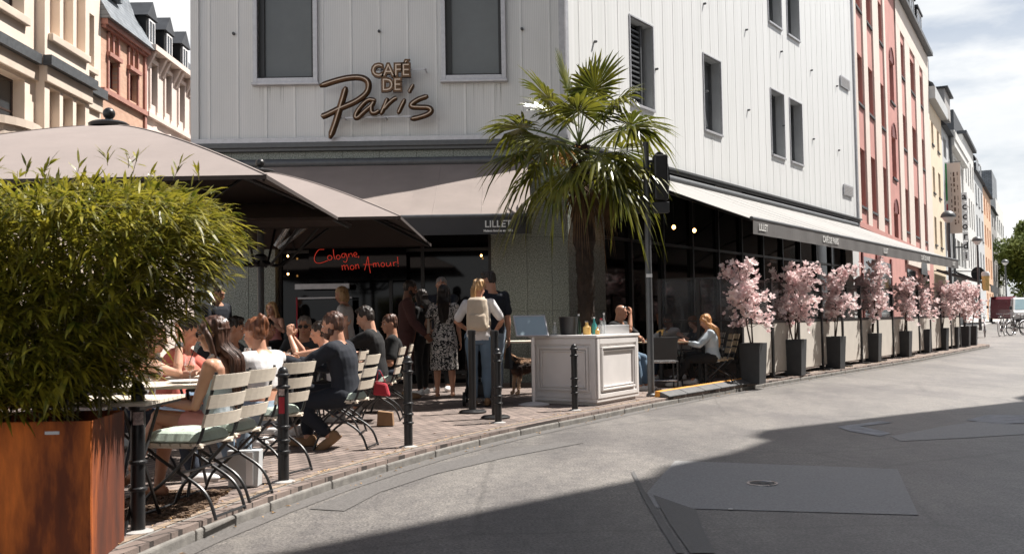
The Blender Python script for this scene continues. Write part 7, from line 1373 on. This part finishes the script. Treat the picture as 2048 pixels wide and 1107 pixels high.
def backpack(g, q):
    c, X, Y = q['ax'](.30); b = MB(); c = c - Y * .21; U_ = Vector((0, 0, 1))
    loft(b, [(c + U_ * t, X, Y, rx, ry) for t, rx, ry in ((-.22, .12, .06), (-.19, .145, .082), (-.05, .15, .09), (.10, .14, .085), (.19, .13, .07), (.225, .09, .04))]); loft(b, [(c - Y * .07 + U_ * t, X, Y, rx, ry) for t, rx, ry in ((-.19, .10, .03), (-.15, .12, .045), (-.03, .115, .04), (.0, .10, .02))])
    o = b.build('backpack', 'tan', g); remesh(o, .008, 3, .006, (16, 16, 10)); b = MB(); [b.tube(spline([c + Y * .05 + X * s * .08 + U_ * .19, q['SH'][0 if s < 0 else 1] * .45 + q['ax'](.48)[0] * .55 + U_ * .06, c + Y * .33 + X * s * .11 + U_ * .08, c + Y * .25 + X * s * .15 - U_ * .12, c + Y * .06 + X * s * .13 - U_ * .17], 4), .016, 6) for s in (-1, 1)]; b.tube([c - Y * .10 - X * .11 + U_ * -.02, c - Y * .115 - U_ * .02, c - Y * .10 + X * .11 + U_ * -.02], .004, 5); b.build('strap', 'tan', o, smooth=True)
person('woman with blonde ponytail carrying a cream backpack, seen from behind', -.46, 13.5, 88, 1.72, True, lean=3, head=(-25, -14), hands=[(-.16, .22, 1.02), (.20, .20, .98)], elb=[(-1, -.3, -.6), (1, -.3, -.6)], top='white', sleeve=.45, bottom='jeans', hair='pony', hc='h_blonde', skin='skin', vox=.009, shoes='leather', extra=backpack, feet=[(-.08, 0, .085), (.10, .05, .085)])
def leash(g, q):
    b = MB(); W = q['EW'][1][1]; b.tube(spline([W + Vector((0, .05, -.05)), W + Vector((.05, .1, -.25)), W + Vector((.1, .22, -.38))], 5), .007, 5); b.build('leash', 'black', g)
    b = MB(); c = W + Vector((.0, .02, -.28)); b.hexa([c + Vector((-.03, -.12, -.18)), c + Vector((.03, -.12, -.18)), c + Vector((.03, .12, -.18)), c + Vector((-.03, .12, -.18)), c + Vector((-.01, -.05, .16)), c + Vector((.01, -.05, .16)), c + Vector((.01, .05, .16)), c + Vector((-.01, .05, .16))]); b.build('plastic_bag', 'planter', g, bevel=.01)
person('tall man in navy t-shirt with his back turned, right behind the backpack', -.30, 14.25, 112, 1.86, False, lean=3, head=(48, -12), hands=[(-.20, .18, 1.0), (.27, .02, .84)], top='navy', sleeve=.42, bottom='lightjeans', hair='quiff', hc='h_dark', skin='skin', vox=.009, extra=leash, shoes='sneaker')
person('tanned man in black shirt behind the counter, chin on his hand', 1.70, 16.5, -35, 1.80, False, True, hipz=.60, lean=10, head=(4, -4), hands=[(-.16, .40, .80), (.035, .29, 1.20)], elb=[(-1, 0, -.5), (.4, .4, -1)], top='blackc', sleeve=.45, bottom='jeans', hair=None, hc='h_grey', skin='skin', vox=.009, glasses='head', handdir=[None, (-.15, .05, 1)], palm=[None, (0, -1, .2)], curl=1.0)
def fl(g, q): pass
person('seated woman with long strawberry blonde hair, pale blue shirt and white trainers', 3.34, 16.80, 176, 1.70, True, True, lean=10, head=(6, -22), hands=[(-.12, .46, .74), (.14, .44, .72)], top='pale_blue', sleeve=.85, bottom='blackc', hair='straight', hc='h_strawberry', hl=.42, skin='skin', vox=.009, shoes='sneaker', feet=[(-.12, .62, .085), (.10, .32, .10)], crop=-.09)
person('man in a white shirt sitting behind the glass screen, hand at his chin', 3.05, 19.15, 205, 1.74, False, True, lean=10, head=(0, -6), hands=[(-.1, .38, 1.08), (.14, .4, .8)], elb=[(-.4, .3, -1), (1, 0, -.5)], top='white', sleeve=.6, bottom='darkjeans', hair='short', hc='h_dark', skin='skin_dark', vox=.011, handdir=[(0, 0, 1), None])
person('woman with long brown hair added for a reflection in the glass screen', 3.62, 19.0, 190, 1.70, True, True, lean=26, head=(0, -22), hands=[(-.12, .46, .8), (.14, .44, .8)], top='greyc', sleeve=.6, bottom='blackc', hair='long', hc='h_auburn', hl=.34, skin='skin_pale', vox=.011)  # figure added for the blonde woman's reflection in the glass screen
place(cc, False, (3.1, 19.15, .1), hd(205), 'folding chair under the man in white behind the glass screen'); place(cc, False, (3.67, 19.0, .1), hd(190), 'folding chair under the woman added for a reflection in the glass screen')
stl = empty('bar_stool', (-4.1, 17.1, .1), 'bar stool under the woman holding a glass by the window', 'stool'); b = MB(); b.lathe([(.17, .70), (.18, .71), (.18, .74), (.16, .75)], (-4.1, 17.1, .1), 20); b.build('seat', 'leather', stl, smooth=True)
for a in range(4): b = MB(); b.tube([(-4.1 + .12 * math.cos(a * 1.571 + .8), 17.1 + .12 * math.sin(a * 1.571 + .8), .8), (-4.1 + .2 * math.cos(a * 1.571 + .8), 17.1 + .2 * math.sin(a * 1.571 + .8), .1)], .012, 6); b.build('leg', 'black', stl, smooth=True)

# ---- dog, facing left, beside the counter
def mk_fur():
    m, t, b = newmat('dog_fur'); n = t.nodes.new; l = t.links.new; tc = n('ShaderNodeTexCoord'); se = n('ShaderNodeSeparateXYZ'); l(tc.outputs['Object'], se.inputs[0]); nz = n('ShaderNodeTexNoise'); nz.inputs['Scale'].default_value = 7; nz.inputs['Detail'].default_value = 6; l(tc.outputs['Object'], nz.inputs[0])
    ma = n('ShaderNodeMath'); ma.operation = 'MULTIPLY_ADD'; ma.inputs[1].default_value = .32; l(nz.outputs[0], ma.inputs[0]); l(se.outputs[2], ma.inputs[2]); cr = n('ShaderNodeValToRGB'); e = cr.color_ramp.elements; e[0].position = .42; e[0].color = (.50, .34, .22, 1); e[1].position = .78; e[1].color = (.40, .23, .13, 1)
    q = e.new(.50); q.color = (.07, .03, .018, 1); q = e.new(.66); q.color = (.018, .012, .010, 1); l(ma.outputs[0], cr.inputs[0]); l(cr.outputs[0], b.inputs['Base Color']); b.inputs['Roughness'].default_value = .9; nb = n('ShaderNodeTexNoise'); nb.inputs['Scale'].default_value = 90; l(tc.outputs['Object'], nb.inputs[0]); bp = n('ShaderNodeBump'); bp.inputs['Strength'].default_value = .8; l(nb.outputs[0], bp.inputs['Height']); l(bp.outputs[0], b.inputs['Normal']); return m
MT['fur'] = mk_fur()
dg_ = empty('dog', (.12, 15.9, .1), 'brown and black medium dog with pale front legs standing left of the counter', 'dog'); ROOT[dg_.name] = Vector((0, 0, 0))
b = MB(); X = Vector((0, 1, 0)); Z = Vector((0, 0, 1))
loft(b, [(Vector((x_, 0, z_)), X, Z, ry, rz_) for x_, z_, ry, rz_ in ((.36, .50, .05, .06), (.30, .49, .095, .11), (.18, .48, .105, .115), (.02, .465, .10, .11), (-.12, .45, .115, .14), (-.24, .46, .11, .145), (-.33, .50, .08, .11), (-.38, .53, .05, .07))], 16)
chain(b, [(-.28, 0, .52), (-.40, 0, .62), (-.45, 0, .66)], [.095, .075, .065]); b.ell((-.48, 0, .68), .09, .07, .07); chain(b, [(-.52, 0, .665), (-.62, 0, .64)], [.045, .03])
for s in (-1, 1):
    b.ell((-.46, s * .065, .71), .03, .012, .055)
    chain(b, [(-.25, s * .08, .42), (-.24, s * .085, .28), (-.265, s * .085, .17), (-.27, s * .085, .04), (-.30, s * .085, .025)], [.06, .038, .028, .024, .03])
    chain(b, [(.25, s * .08, .46), (.20, s * .09, .33), (.29, s * .09, .20), (.30, s * .09, .17), (.265, s * .09, .04), (.235, s * .09, .025)], [.085, .065, .032, .028, .024, .03])
chain(b, [(.36, 0, .52), (.46, 0, .46), (.52, 0, .36), (.54, 0, .28)], [.03, .035, .035, .02])
remesh(b.build('body', 'fur', dg_), .009, 2, .012, (40, 40, 40)); b = MB(); b.tube([(-.36 - .0, .0, .50), (-.30, 0, .60)], .088, 14, caps=False); b.build('collar', 'black', dg_); dg_.location = (.26, 15.7, .1); dg_.rotation_euler = (0, 0, R(28)); dg_.scale = (.95, .95, .95)
